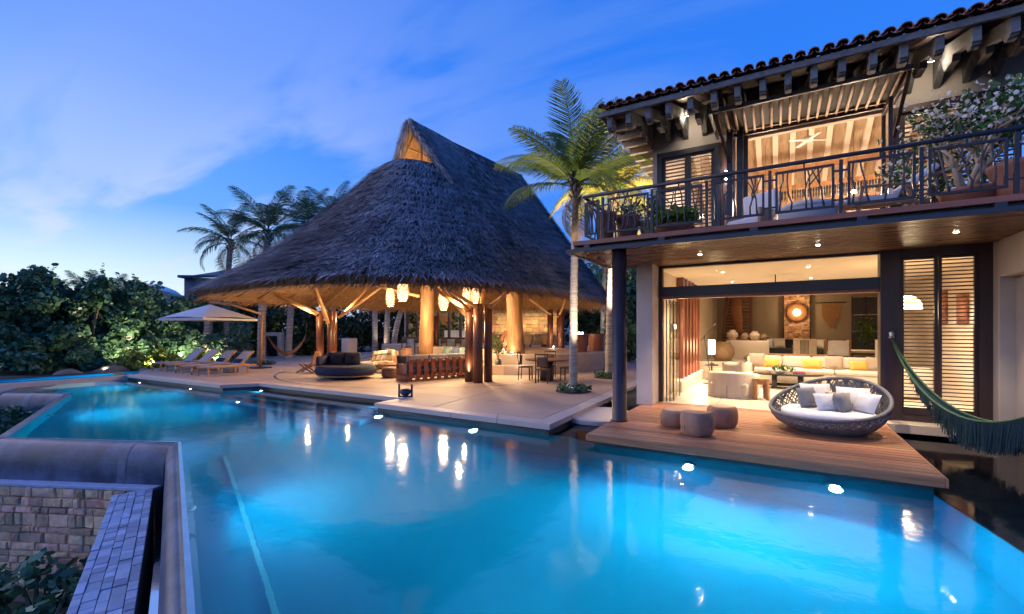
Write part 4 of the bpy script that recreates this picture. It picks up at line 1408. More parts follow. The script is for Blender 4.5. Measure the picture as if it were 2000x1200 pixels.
# glazed garden window at back right
gw = thing('garden_window', 'tall dark framed window to a planted court at back right', 'window', (3.12, 23.93, PZ))
m = MB(); m.box(-.46, .46, 0, .06, .3, 2.6); m.build('dark_recess', 'steel_navy', gw)
for sx in (-.48, -.02, .44):
    m = MB(); m.box(sx, sx + .04, -.05, -.001, .3, 2.6); m.build('mullion', 'frame_wood', gw)
for zz in (.3, 1.1, 1.8, 2.56):
    m = MB(); m.box(-.44, .44, -.04, -.002, zz, zz + .03); m.build('shelf_bar', 'pale_beam', gw)
Pp = rng.normal(size=(260, 3)) * (.16, .01, .28) + (0, -.06, 1.15)
finish(poly_mesh('foliage', leaves(Pp, .05, np.array([0, -1., .3]), 6, .4), 6), 'foliage', 'plant_lime', gw)
# low grey sofa and benches on the upper level
ls = thing('grey_sofa', 'low dark sofa on the upper level below the stone panel', 'sofa', (.55, 21.8, PZ))
rbox('seat', 'charcoal_fabric', (-1.3, 1.3, -.4, .4, .12, .42), ls, .05); rbox('backrest', 'charcoal_fabric', (-1.3, 1.3, .3, .46, .2, .78), ls, .05)
cushion('white cushion at the left end of the dark upper sofa', 'cushion_white', (-.45, 21.75, PZ + .43), .42, .4, .15, 16)
cushion('pale green grey cushion on the dark upper sofa', 'cushion_cream', (.0, 21.75, PZ + .43), .45, .42, .15, 16, .2)
cushion('cream cushion at the right end of the dark upper sofa', 'cushion_cream', (1.3, 21.75, PZ + .43), .5, .38, .15, 16)
ch = thing('patterned_chair', 'low chair with zigzag black and white back', 'chair', (.78, 19.6, PZ))
rbox('seat', 'cushion_cream', (-.35, .35, -.35, .35, .2, .4), ch, .04); rbox('backrest', 'cushion_cream', (-.35, .35, -.42, -.34, .25, .85), ch, .02)
for i in range(7):
    m = MB(); m.box(-.14 + i * .04, -.125 + i * .04, -.428, -.422, .3, .82); m.build('stripe', 'charcoal_fabric', ch)
for sx in (-.37, .35): rbox('side', 'dark_wood', (sx, sx + .03, -.4, .38, 0, .6), ch, .005, 1)
ch2 = thing('cane_chair', 'wooden armchair with a white back panel on the upper level', 'chair', (1.75, 19.6, PZ))
rbox('seat', 'cushion_white', (-.33, .33, -.33, .33, .26, .4), ch2, .04); rbox('backrest', 'cushion_white', (-.3, .3, -.40, -.35, .3, .8), ch2, .02)
for sx in (-.36, .32): rbox('side', 'warm_wood', (sx, sx + .04, -.42, .34, 0, .82), ch2, .006, 1)
bn = thing('cushioned_bench', 'long low bench with a pale cushion at back right', 'bench', (2.75, 20.2, PZ))
rbox('cushion', 'cushion_cream', (-.6, .6, -.25, .25, .36, .46), bn, .03); rbox('frame', 'dark_wood', (-.6, .6, -.25, .25, .3, .36), bn, .005, 1)
for sx in (-.52, .5):
    for sy in (-.2, .18): rbox('leg', 'dark_wood', (sx, sx + .03, sy, sy + .03, 0, .3), bn, .003, 1)
pd = thing('display_plinth', 'cream plinth with a small white sculpture by the right jamb', 'plinth', (2.75, 17.6, FZ))
rbox('plinth', 'cream_plaster', (-.2, .2, -.2, .2, 0, 1.45), pd, .01, 1)
m = MB(); m.lathe([(0, 1.452), (.06, 1.452), (.02, 1.52), (.18, 1.56), (.14, 1.6), (0, 1.6)], 18); m.build('sculpture', 'paper_white', pd, True)
# recessed ceiling lamps of the living room
for (lx, ly, en, clab) in ((-1.3, 13.2, 120, 'above the white armchair'), (.6, 13.2, 120, 'just inside the opening, right half'), (-1.3, 16.0, 95, 'left of the coffee table'), (.8, 16.0, 95, 'above the coffee table'), (2.4, 14.6, 70, 'above the knitted pouf'), (-.6, 19.6, 34, 'above the masonry console'), (1.9, 20.2, 34, 'above the cane chair'), (3.0, 12.6, 60, 'behind the louvered doors')):
    t = thing('ceiling_spot', 'small recessed ceiling lamp ' + clab, 'lamp', (lx, ly, 3.49), 0, 'recessed living room ceiling lamps')
    m = MB(); m.lathe([(.055, .008), (.055, 0), (.04, 0), (.04, .008)], 16); m.build('ring', 'paper_white', t)
    m = MB(); m.lathe([(.038, .004), (0, .004)], 16); m.build('bulb', 'warm_lens', t)
    light('ceiling_light', 'AREA', (lx, ly, 3.47), en * .55, WARM2, size=.18, target=(lx, ly, 0), spot=118)
fn = thing('ceiling_fan', 'dark small ceiling fan in the living room clerestory', 'fan', (-.1, 14.6, 3.5))
m = MB(); m.lathe([(.015, 0), (.015, -.22), (.07, -.24), (.07, -.3), (0, -.32)], 14); m.build('motor', 'iron', fn, True)
for k in range(3):
    m = MB(); m.box(.07, .6, -.05, .05, -.275, -.265, rotm(.1, 0, k * 2.1)); m.build('blade', 'dark_wood', fn)
# wall lamp on the west wall (seen through the glass)
wl = thing('brass_wall_lamp', 'glowing brass wall lamp on the left living room wall', 'lamp', (-2.56, 13.1, 2.05))
m = MB(); m.lathe([(0, 0), (.14, .01), (.16, .03), (.1, .05), (0, .05)], 20, M=rotm(0, R(90))); m.build('plate', 'warm_wood', wl, True)
m = MB(); m.lathe([(0, .10), (.05, .08), (.06, .055)], 14, M=rotm(0, R(90))); m.build('bulb', 'warm_bulb', wl, True)
light('wall_lamp_light', 'POINT', (-2.3, 13.1, 2.05), 14, WARM, size=.06)
light('ledge_strip', 'AREA', (-2.22, 15.6, .9), 18, WARM2, size=3.6, sizey=.05, target=(-2.3, 15.6, .2))
# room seen through the louvres
dl = thing('dome_pendant', 'white glowing dome pendant behind the louvered door', 'lamp', (2.42, 13.2, 2.42))
m = MB(); m.lathe([(.30, 0), (.28, .14), (.18, .26), (.04, .32), (0, .32)], 26); m.build('lamp_shade', 'lampshade', dl, True)
m = MB(); m.tube([(0, 0, .32), (0, 0, 1.07)], .008, 6); m.build('cord', 'iron', dl)
light('pendant_light', 'POINT', (2.42, 13.2, 2.32), 20, WARM2, size=.1)
for i, (yy, zz, s) in enumerate(((14.6, 2.45, .36), (16.2, 2.55, .44))):
    pc = thing('picture', ('smaller dark red framed picture behind the left louvered leaf', 'larger dark red framed picture behind the right louvered leaf')[i], 'picture', (3.72, yy, zz))
    rbox('frame', 'red_wood', (-.02, .02, -s, s, -s, s), pc, .004, 1); rbox('print', 'terracotta', (-.026, -.021, -s * .8, s * .8, -s * .8, s * .8), pc, 0)

# ================================================================== on the deck
def stump(loc, r, h, rz, label, seed):
    t = thing('stump_stool', label, 'stool', loc, rz, 'carved log stools on the deck')
    rs_ = np.random.default_rng(seed)
    n = 26
    an = np.linspace(0, 2 * PI, n, endpoint=False)
    lob = 1 + .07 * np.cos(3 * an + rs_.random() * 6) + .04 * np.cos(5 * an + rs_.random() * 6) + .06 * np.cos(2 * an + rs_.random() * 6)
    prof = [(.80, 0), (.86, .03), (.97, .22), (1.0, .45), (1.0, .68), (.95, .86), (.87, .965), (.80, 1.0)]
    P = [[(r * f * lob[k] * math.cos(an[k]), r * f * lob[k] * math.sin(an[k]), h * z) for k in range(n)] for f, z in prof]
    m = MB(); m.grid(np.array(P), close_u=True); m.f.append(tuple(range(n - 1, -1, -1)))
    m.build('body', 'stump_wood', t, True)
    m = MB(); top = P[-1]
    vs = [(x, y, z + .002) for x, y, z in top] + [(x * .5, y * .5, z + .006) for x, y, z in top] + [(0, 0, h + .006)]
    fs = [(k, (k + 1) % n, (k + 1) % n + n, k + n) for k in range(n)] + [(k + n, (k + 1) % n + n, 2 * n) for k in range(n)]
    m.add(vs, fs); m.build('cut_top', 'stump_top', t, True)
    # drying checks in the side
    for k in range(5):
        a = rs_.random() * 6.28; rr = r * 1.0
        m = MB(); z0 = h * rs_.uniform(.2, .5); z1 = z0 + h * rs_.uniform(.15, .4)
        idx = int(a / 6.28 * n) % n; rr = r * lob[idx] * 1.0
        m.beam((rr * math.cos(an[idx]), rr * math.sin(an[idx]), z0), (rr * .99 * math.cos(an[idx]), rr * .99 * math.sin(an[idx]), z1), .006, .006); m.build('crack', 'dark_wood', t)
    return t
stump((-1.62, 8.62, .2), .30, .31, .4, 'wide low log stool at the back left of the three', 3)
stump((-1.20, 8.06, .2), .255, .38, 1.2, 'pale log stool nearest the pool edge', 8)
stump((-.90, 8.98, .2), .24, .37, 2.1, 'reddish log stool nearest the living room', 14)

# round wicker daybed
wd_ = thing('wicker_daybed', 'round grey woven wicker daybed with a tilted rim on the deck', 'daybed', (.72, 9.62, .2), R(-25))
RX = .84
def rim(a, s=1.0):
    # a=0 points to the back (+y); rim is high at the back and low at the front
    c = math.cos(a)
    z = .52 + .28 * c + .05 * math.cos(2 * a)
    return (RX * s * 1.03 * math.sin(a), RX * s * .92 * math.cos(a) + .10 * c, z)
n = 96
m = MB(); m.tube([rim(2 * PI * k / n) for k in range(n + 1)], .032, 8, cap=False); m.build('rim', 'wicker_grey', wd_, True)
def shell(a, f):
    x, y, z = rim(a)
    zz = .05 + (z - .05) * f
    k = .70 + .30 * math.sin(min(1, f * 1.15) * PI / 2)
    return (x * k, y * k, zz)
# woven strands: two families of slanting strands plus hoops
strands = MB()
for fam in (1, -1):
    for k in range(110):
        a0 = 2 * PI * k / 110
        tw_ = fam * (.55 + .15 * math.sin(k * 1.7))
        pts = [shell(a0 + tw_ * f, f) for f in np.linspace(0, 1, 7)]
        strands.tube(pts, .0105, 4, cap=False)
strands.build('woven_strands', 'wicker_grey', wd_)
hoops = MB()
for f in (.02, .10, .18, .26, .34, .42):
    hoops.tube([shell(2 * PI * k / 60, f) for k in range(61)], .016, 5, cap=False)
hoops.build('hoops', 'wicker_grey', wd_, True)
# dense lower weave
m = MB(); m.grid(np.array([[tuple(np.array(shell(2 * PI * k / 72, f)) * (.985, .985, 1)) for k in range(72)] for f in np.linspace(0, .50, 8)]), close_u=True)
m.build('lower_weave', 'wicker_grey', wd_, True)
m = MB(); m.lathe([(0, .20), (.66, .20), (.71, .24), (.71, .32), (.64, .36), (0, .37)], 40, sy=.92); m.build('seat_cushion', 'cushion_white', wd_, True)
m = MB(); m.lathe([(.54, 0), (.58, .05), (0, .05)], 32); m.build('foot_ring', 'wicker_grey', wd_)
dz = .2 + .36
cc = (.74, 9.62)
def dcush(label, mt_, dx, dy, w, h, tilt, rz):
    cushion(label, mt_, (cc[0] + dx * .84, cc[1] + dy * .84, dz + .01), w * .88, h * .88, .18, tilt, rz)
dcush('large white cushion at the back left of the wicker daybed', 'cushion_white', -.16, .42, .58, .48, 22, R(18))
dcush('large white cushion at the back right of the wicker daybed', 'cushion_white', .40, .22, .56, .46, 24, R(-14))
dcush('charcoal cushion leaning left in the wicker daybed', 'cushion_grey', -.32, .02, .42, .42, 20, R(40))
dcush('taupe cushion in the middle of the wicker daybed', 'cushion_taupe', .18, .0, .42, .36, 22, R(10))
dcush('small white cushion at the front of the wicker daybed', 'cushion_white', -.02, -.24, .40, .36, 28, R(28))
dcush('grey cushion at the right front of the wicker daybed', 'cushion_grey', .28, -.22, .36, .38, 24, R(58))
dcush('white cushion at the right edge of the wicker daybed', 'cushion_white', .55, -.12, .46, .40, 26, R(-50))

# teal hammock
mat('hammock_teal', (.005, .036, .056), .95, .3, 6, (1, 1, 4), .3, 60)
mat('hammock_edge', (.05, .11, .06), .9, .3, 9)
mat('rope', (.20, .17, .12), .9, .2, 20)
hm = thing('hammock', 'deep teal fringed hammock slung beside the deck', 'hammock', (2.5, 9.0, .3), world=True)
h0, h1 = np.array([1.84, 11.06, 1.80]), np.array([3.22, 7.6, 1.75])
ts = np.linspace(0, 1, 41)
def hpt(t, side=0., drop=0.):
    sag = 1.42 * (1 - (2 * t - 1) ** 2) ** .85 if 0 < t < 1 else 0
    p = h0 + (h1 - h0) * t
    dn = np.array([h1[1] - h0[1], -(h1[0] - h0[0]), 0]); dn /= np.linalg.norm(dn)
    wd = .09 * max(0, math.sin(PI * t)) ** .8
    return p + np.array([0, 0, -sag * .82 - drop]) + dn * side * wd
rows = []
for s in np.linspace(-1, 1, 11):
    rows.append([hpt(t, s, .12 * (1 - s * s) * math.sin(PI * t)) for t in ts])
m = MB(); m.grid(np.array(rows)); hb = m.build('net', 'hammock_teal', hm, True)
for s in (-1, 1):
    m = MB(); m.tube([hpt(t, s) for t in ts], .018, 6); m.build('edge_cord', 'hammock_edge', hm, True)
fr_ = []
for s in (-1, 1):
    for k in range(900):
        t = rng.uniform(.14, .97); p = hpt(t, s); L = .43 * min(1, (t - .10) * 3.2) * rng.uniform(.75, 1.1)
        w_ = .006; dx_ = np.array([.35, -.94, 0]) * w_
        q = p + np.array([rng.normal() * .02, rng.normal() * .02, -L])
        fr_ += [p - dx_, p + dx_, q + dx_, q - dx_]
fo = finish(poly_mesh('fringe', np.array(fr_) - np.array(OFF[hm.name]), 4), 'fringe', 'hammock_teal', hm)
m = MB(); m.lathe([(0, -.07), (.05, -.06), (.035, -.02), (.05, .03), (.03, .08), (0, .1)], 12, (1.84, 11.1, 1.86)); m.build('finial_hook', 'lamp_metal', hm, True)
# ================================================================== palapa
mat('thatch_base', (.055, .048, .044), .95, .4, 6, (1, 1, .4), .5, 30)
mat('thatch', (.36, .35, .38), .85, .40, .9, island=.85, hue=.015)
mat('thatch_under', (.36, .21, .10), .9, .35, 5, (1, 1, .5), .4, 30, island=.45)
mat('post_red', (.115, .040, .024), .38, .3, 1.6, (3, 3, .3), .12, 30, rnd=.12)
mat('pole_pale', (.52, .33, .17), .55, .22, 2, (2, 2, .5), .12, 30, rnd=.12)
mat('trunk_gold', (.31, .165, .07), .6, .38, 3.0, (3, 3, .5), .5, 14, second=(.17, .085, .035), sfac=(.42, .62))
CU, CV, AU, BV, ROT, NE = -13.79, 15.9, 6.76, 8.25, -.1, 3.4
ZR, ZE, VA, VB, KF, KB = 11.1, 3.5, -.7, 7.3, .36, -.2
cR, sR = math.cos(ROT), math.sin(ROT)
def loc2(u, v):
    return CU + u * cR - v * sR, CV + u * sR + v * cR
def eave(th):
    c, s = np.cos(th), np.sin(th)
    return AU * np.sign(c) * np.abs(c) ** (2 / NE), BV * np.sign(s) * np.abs(s) ** (2 / NE)
def roofp(th, t, inset=0.):
    """point on the roof, t from ridge (0) to eave (1)"""
    U, V = eave(th)
    w = (V + BV) / (2 * BV)
    rv = VA + (VB - VA) * w
    k = KF + (KB - KF) * w ** 2
    u = U * t; v = rv + (V - rv) * t
    z = ZE + (ZR - ZE) * ((1 - t) * (1 - k) + k * (1 - t) ** 2) - inset
    x, y = loc2(u, v)
    return np.stack(np.broadcast_arrays(x, y, z), -1)
pal = thing('palapa', 'huge open pavilion with a tall shaggy thatched palm roof', 'pavilion', (CU, CV, .2), world=True)
TG = .215     # the hip starts here; above it sits the gabled cap
ths = np.linspace(0, 2 * PI, 145)
tt = np.linspace(TG, 1, 26)
outer = np.array([roofp(ths, t) for t in tt])
inner = np.array([roofp(ths, t, .30) for t in tt])
inner[..., :2] = inner[..., :2] + (np.array([CU, CV]) - inner[..., :2]) * .015
m = MB(); m.grid(outer)
up_ = np.array([roofp(np.linspace(-PI * .14, PI * 1.14, 90), t) for t in np.linspace(0, TG + .01, 8)])
m.grid(up_); m.build('thatch_shell', 'thatch_base', pal, True)
m = MB(); m.grid(inner, flip=True); m.grid(np.array([outer[-1], inner[-1]]))
m.build('thatch_lining', 'thatch_under', pal, True)
# gabled cap: two slopes from the ridge, open at the front
CUW, CZB, VF, VBK = 2.15, ZE + (ZR - ZE) * .61, -1.3, 2.2
def capp(side, r, s, dz=0.):
    u = side * CUW * r * (1 - .25 * max(0, s - .8) / .2 * r)
    v = (VF + .45 * r) + (VBK + .15 * r - (VF + .45 * r)) * s
    z = ZR + .10 - (ZR + .10 - CZB) * (r ** .93) - dz - .16 * s ** 2
    x, y = loc2(u, v)
    return (x, y, z)
cap = MB(); capu = MB()
for side in (-1, 1):
    G = np.array([[capp(side, r, s) for s in np.linspace(0, 1, 20)] for r in np.linspace(0, 1, 9)])
    cap.grid(G, flip=(side > 0))
    G2 = np.array([[capp(side, r, s, .16) for s in np.linspace(0, 1, 20)] for r in np.linspace(0, 1, 9)])
    capu.grid(G2, flip=(side < 0))
    capu.grid(np.array([G[:, 0], G2[:, 0]]), flip=(side > 0))
cap.build('cap_shell', 'thatch_base', pal, True); capu.build('cap_lining', 'thatch_under', pal, True)

# shaggy strands over the outer surfaces
def strands(P0, D, N, L, w, lift):
    """P0 (n,3) roots, D downslope unit, N normal; thin quads lying on the slope"""
    n_ = len(P0)
    L = L * (1 + .35 * rng.normal(size=n_)).clip(.4, 1.9)
    S = np.cross(D, N); S /= np.linalg.norm(S, axis=1)[:, None] + 1e-9
    D2 = D + S * (rng.normal(size=n_) * .22)[:, None]
    D2 /= np.linalg.norm(D2, axis=1)[:, None]
    tip = P0 + D2 * L[:, None] + N * (lift * rng.random(n_) + .005)[:, None]
    base = P0 + N * .004
    hw = S * (w * (1 + .4 * rng.normal(size=n_)).clip(.4, 1.8))[:, None]
    return np.stack([base - hw, base + hw, tip + hw * .35, tip - hw * .35], 1).reshape(-1, 3)
def roof_frame(th, t):
    e = 1e-3
    p = roofp(th, t); dt = roofp(th, t + e) - p; dth = roofp(th + e, t) - p
    D = dt / np.linalg.norm(dt, axis=1)[:, None]
    N = np.cross(dt, dth); N /= np.linalg.norm(N, axis=1)[:, None] + 1e-12
    N[N[:, 2] < 0] *= -1
    return p, D, N
ns = 150000
# areas seen by the camera get the strands: sample uniformly by eave arc length and t
ta = np.sqrt(rng.uniform(0, 1.0, ns)); ta = np.where(rng.random(ns) < .6, (np.round(ta * 24 + rng.normal(size=ns) * .10) - .1) / 24 + rng.normal(size=ns) * .004, ta).clip(.004, 1.0)
# equalise superellipse crowding
U_, V_ = eave(np.linspace(0, 2 * PI, 4001)); seg = np.hypot(np.diff(U_), np.diff(V_)); cs_ = np.concatenate([[0], np.cumsum(seg)])
tha = np.interp(rng.uniform(0, cs_[-1], ns), cs_, np.linspace(0, 2 * PI, 4001))
wrap = (tha + PI) % (2 * PI) - PI
keep = ~((ta < TG) & (wrap > -PI * .86) & (wrap < -PI * .14)); tha, ta = tha[keep], ta[keep]
p_, D_, N_ = roof_frame(tha, ta)
V1 = strands(p_, D_, N_, .46, .014, .20)
# cap strands
nc = 14000
capV = []
for side in (-1, 1):
    r_ = rng.random(nc // 2); s_ = rng.random(nc // 2)
    pc = np.array([capp(side, a, b) for a, b in zip(r_, s_)])
    pd_ = np.array([capp(side, a + .01, b) for a, b in zip(r_, s_)]) - pc
    pd_ /= np.linalg.norm(pd_, axis=1)[:, None]
    ax = np.array([-sR, cR, 0.]) * side
    Nc = np.cross(pd_, np.broadcast_to(ax, pd_.shape)); Nc /= np.linalg.norm(Nc, axis=1)[:, None]
    Nc[Nc[:, 2] < 0] *= -1
    capV.append(strands(pc, pd_, Nc, .38, .013, .14))
me = poly_mesh('thatch_strands', (np.concatenate([V1] + capV) - np.array(OFF[pal.name])), 4)
o = finish(me, 'thatch_strands', 'thatch', pal); o['kind'] = 'stuff'
# hanging fringe at the eave (outer dark, inner lit tips)
nf = 26000
the = np.interp(rng.uniform(0, cs_[-1], nf), cs_, np.linspace(0, 2 * PI, 4001))
te = 1 + rng.uniform(-.06, .01, nf)
p_, D_, N_ = roof_frame(the, te)
dep = rng.uniform(0, .20, nf)
p_ = p_ - np.array([0, 0, 1.]) * dep[:, None]
Dn = D_ * .35 + np.array([0, 0, -1.]) + rng.normal(size=(nf, 3)) * .12
Dn /= np.linalg.norm(Dn, axis=1)[:, None]
Vf = strands(p_, Dn, N_, .17, .009, .02)
o = finish(poly_mesh('eave_fringe', Vf - np.array(OFF[pal.name]), 4), 'eave_fringe', 'thatch_under', pal); o['kind'] = 'stuff'
# inner lining shag
ni = 30000
thi = np.interp(rng.uniform(0, cs_[-1], ni), cs_, np.linspace(0, 2 * PI, 4001)); ti = np.sqrt(rng.uniform(.45, 1.0, ni))
p_, D_, N_ = roof_frame(thi, ti)
p_[:, 2] -= .305
o = finish(poly_mesh('lining_strands', strands(p_, D_, -N_, .34, .010, .05) - np.array(OFF[pal.name]), 4), 'lining_strands', 'thatch_under', pal); o['kind'] = 'stuff'

# thick shaggy verges of the gable
for side in (-1, 1):
    pts = [capp(side, r_, 0.0, .05) for r_ in np.linspace(-.02, 1.02, 9)]
    m = MB(); m.tube(pts, .12, 10); m.build('verge_roll', 'thatch_base', pal, True)
    rr_v = rng.random(2600); P0 = np.array([capp(side, a, 0.0, .05) for a in rr_v])
    P1 = np.array([capp(side, a + .02, 0.0, .05) for a in rr_v]); dv = P1 - P0; dv /= np.linalg.norm(dv, axis=1)[:, None]
    ra = rng.normal(size=P0.shape); ra -= dv * (ra * dv).sum(1)[:, None]; ra /= np.linalg.norm(ra, axis=1)[:, None]
    Vv = strands(P0 + ra * .11, dv * .9 + ra * .25, ra, .26, .011, .10)
    o = finish(poly_mesh('verge_strands', Vv - np.array(OFF[pal.name]), 4), 'verge_strands', 'thatch', pal); o['kind'] = 'stuff'
# rafters and purlins below the lining
for k in range(30):
    th = 2 * PI * k / 30 + .05
    pts = [roofp(np.array([th]), t, .40)[0] for t in (TG + .02, .4, .6, .8, .95)]
    m = MB(); m.tube(pts, [.05, .055, .055, .055, .05], 8); m.build('rafter', 'pole_pale', pal, True)
for t in (.35, .47, .59, .70, .80, .89, .96):
    pts = roofp(np.linspace(0, 2 * PI, 97), t, .36)
    m = MB(); m.tube(pts, .017, 5, cap=False); m.build('purlin', 'pole_pale', pal, True)
for k in range(4):
    v = VF + .45 + k * .62
    for side in (-1, 1):
        a = loc2(side * .08, v); b = loc2(side * CUW * .93, v)
        m = MB(); m.tube([(a[0], a[1], ZR - .22), (b[0], b[1], CZB - .12)], .045, 8); m.build('rafter', 'pole_pale', pal, True)
for r_ in (.25, .45, .65, .85):
    for side in (-1, 1):
        m = MB(); m.tube([capp(side, r_, s, .21) for s in np.linspace(.06, .95, 6)], .018, 6); m.build('purlin', 'pole_pale', pal, True)
a, b = loc2(0, VF + .3), loc2(0, 7.0)
m = MB(); m.tube([(a[0], a[1], ZR - .15), (b[0], b[1], ZR - .15)], .08, 10); m.build('ridge_pole', 'pole_pale', pal, True)
# gable king post and collar
a = loc2(0, VF + .75)
m = MB(); m.tube([(a[0], a[1], ZR - .25), (a[0], a[1], CZB - .4)], .05, 8); m.build('king_post', 'pole_pale', pal, True)

# post clusters: three red timber posts round one core, with pale uplit braces
def cluster(x, y, z0, n, spots, h=2.62):
    for i, (dx, dy, r_) in enumerate(spots):
        pts = [(x + dx, y + dy, z0), (x + dx, y + dy, z0 + h * .5), (x + dx, y + dy, z0 + h)]
        m = MB(); m.tube(pts, [r_ * 1.04, r_, r_ * .97], 16); m.build('post', 'post_red', pal, True)
    m = MB(); m.box(x - .25, x + .25, y - .05, y + .05, z0 + h - .42, z0 + h - .36); m.build('tie_bar', 'pole_pale', pal)
cluster(-8.75, 12.5, .2, 3, ((-.36, -.02, .15), (.12, -.18, .16), (.26, .22, .14)))
cluster(-17.9, 13.5, .2, 3, ((-.40, -.1, .17), (.24, .12, .17), (.42, -.18, .13)))
cluster(-10.5, 22.5, .97, 3, ((-.35, -.1, .16), (.32, -.08, .16), (.0, .3, .14)), 2.1)
cluster(-18.6, 21.6, .2, 3, ((-.3, 0, .16), (.25, .1, .16), (0, -.25, .14)), 2.62)
def brace(a, b, r_=.07):
    m = MB(); mid = ((a[0] + b[0]) / 2 + .02, (a[1] + b[1]) / 2, (a[2] + b[2]) / 2 - .02)
    m.tube([a, mid, b], [r_, r_ * .97, r_ * .9], 10); m.build('brace', 'pole_pale', pal, True)
# right cluster braces (towards the eave and inwards)
brace((-9.05, 12.35, 2.62), (-9.75, 11.3, 3.35)); brace((-8.6, 12.2, 2.70), (-9.1, 10.9, 3.4))
brace((-9.2, 12.6, 2.35), (-12.6, 14.3, 4.3), .075); brace((-8.9, 12.8, 2.5), (-10.1, 14.9, 4.2)); brace((-8.4, 12.6, 2.7), (-7.7, 13.0, 3.4))
# left cluster braces
brace((-18.25, 13.2, 2.65), (-19.4, 12.0, 3.5)); brace((-18.0, 13.1, 2.70), (-18.9, 11.6, 3.55)); brace((-17.45, 13.2, 2.25), (-17.0, 12.2, 3.75), .085)
brace((-17.4, 13.7, 2.5), (-15.6, 15.2, 4.3)); brace((-17.6, 14, 2.6), (-17.2, 15.6, 4.4)); brace((-18.3, 13.8, 2.7), (-20.1, 14.6, 3.7))
# back cluster braces
brace((-10.75, 22.3, 2.8), (-11.6, 21.4, 3.6), .06); brace((-10.2, 22.2, 2.8), (-9.4, 21.3, 3.6), .06)
# two great golden trunk columns
def trunk_col(x, y, z0, r_, h, seed):
    rs_ = np.random.default_rng(seed)
    pts, rad = [], []
    for k in range(12):
        f = k / 11
        pts.append((x + .04 * math.sin(f * 4 + seed), y, z0 + h * f)); rad.append(r_ * (1.12 - .12 * min(1, f * 3) + .03 * math.sin(f * 9 + seed)))
    m = MB(); m.tube(pts, rad, 22, jit=.03); m.build('trunk_column', 'trunk_gold', pal, True)
trunk_col(-9.55, 16.35, .97, .33, 3.6, 2)
trunk_col(-13.6, 15.4, .75, .30, 3.9, 5)
brace((-13.75, 15.1, 3.45), (-15.6, 14.3, 3.95)); brace((-13.4, 15.2, 3.9), (-12.0, 13.6, 4.6), .08)
# uplights at post feet and tops
for (x, y, z, tx, ty, tz, en) in ((-8.95, 12.2, .3, -8.95, 12.36, 3, 26), (-17.95, 13.15, .3, -17.9, 13.4, 3, 26), (-10.5, 22.1, 1.05, -10.5, 22.4, 3, 26),
                                  (-9.0, 15.9, 1.05, -9.4, 16.2, 4, 40), (-13.2, 15.0, .9, -13.5, 15.3, 4, 40)):
    light('post_uplight', 'SPOT', (x, y, z), en * (1.3 if en > 30 else 2.6), WARM, size=.04, target=(tx, ty, tz), spot=60)
for (x, y, z) in ((-9.1, 11.9, 2.75), (-18.2, 12.7, 2.8), (-17.4, 14.2, 2.8), (-9.4, 13.2, 2.8)):
    light('brace_uplight', 'POINT', (x, y, z), 60, WARM, size=.05)
light('roof_uplight', 'SPOT', (-13.6, 17.5, 4.2), 700, WARM, size=.2, target=(-13.6, 17.0, 11), spot=150, blend=.8)
light('roof_uplight', 'SPOT', (-13.75, 14.2, 6.5), 260, WARM, size=.15, target=(-13.8, 14.8, 11), spot=100, blend=.8)

# woven pendant lanterns
emit('lantern_core', (1.0, .55, .24), 2.6)
mat('lantern_weave', (.42, .20, .10), .7, .3, 10, island=.3)
def lantern(loc, r_, h, label):
    t = thing('woven_lantern', label, 'lantern', loc, 0, 'woven pendant lanterns under the thatch')
    prof = [(.55, 0), (.82, .12), (1.0, .4), (1.0, .62), (.85, .86), (.6, 1.0)]
    m = MB(); m.lathe([(r_ * f * .80, h * z) for f, z in prof], 18); m.build('glow_core', 'lantern_core', t, True)
    zs = [z for f, z in prof]; fs_ = [f for f, z in prof]
    W = []
    for k in range(210):
        a = rng.uniform(0, 6.28); z = rng.uniform(.02, .98); da = rng.uniform(.25, .8); dz = rng.normal() * .08
        for j in range(3):
            a0, a1 = a + da * j / 3, a + da * (j + 1) / 3
            z0, z1 = z + dz * j, z + dz * (j + 1)
            q = []
            for (aa, zz, ex) in ((a0, z0, -.012), (a1, z1, -.012), (a1, z1, .012), (a0, z0, .012)):
                zz = min(max(zz, 0), 1); rr = r_ * np.interp(zz, zs, fs_) * 1.0
                q.append((rr * math.cos(aa), rr * math.sin(aa), h * zz + ex * .8))
            W += q
    finish(poly_mesh('weave', np.array(W), 4), 'weave', 'lantern_weave', t)
    for z, f in ((0, .55), (1, .6)):
        m = MB(); m.tube([(r_ * f * math.cos(a), r_ * f * math.sin(a), h * z) for a in np.linspace(0, 2 * PI, 17)], .012, 5, cap=False); m.build('hoop', 'lantern_weave', t)
    m = MB(); m.tube([(0, 0, h), (0, 0, h + 1.6)], .007, 5); m.build('cord', 'iron', t)
    light('lantern_light', 'POINT', (loc[0], loc[1], loc[2] - .06), 215, WARM, size=.12)
for (x, y, z, r_, h, lab) in ((-14.0, 13.6, 2.95, .21, .74, 'small woven lantern hanging furthest left'), (-13.1, 13.4, 3.12, .27, .86, 'largest woven lantern hanging second from left'),
                              (-11.4, 13.9, 2.75, .22, .72, 'low woven lantern right of the left trunk column'), (-11.0, 14.9, 3.05, .20, .66, 'small high woven lantern half hidden by the eave'), (-9.95, 14.0, 3.0, .19, .6, 'woven lantern hanging furthest right')):
    lantern((x, y, z), r_, h, lab)

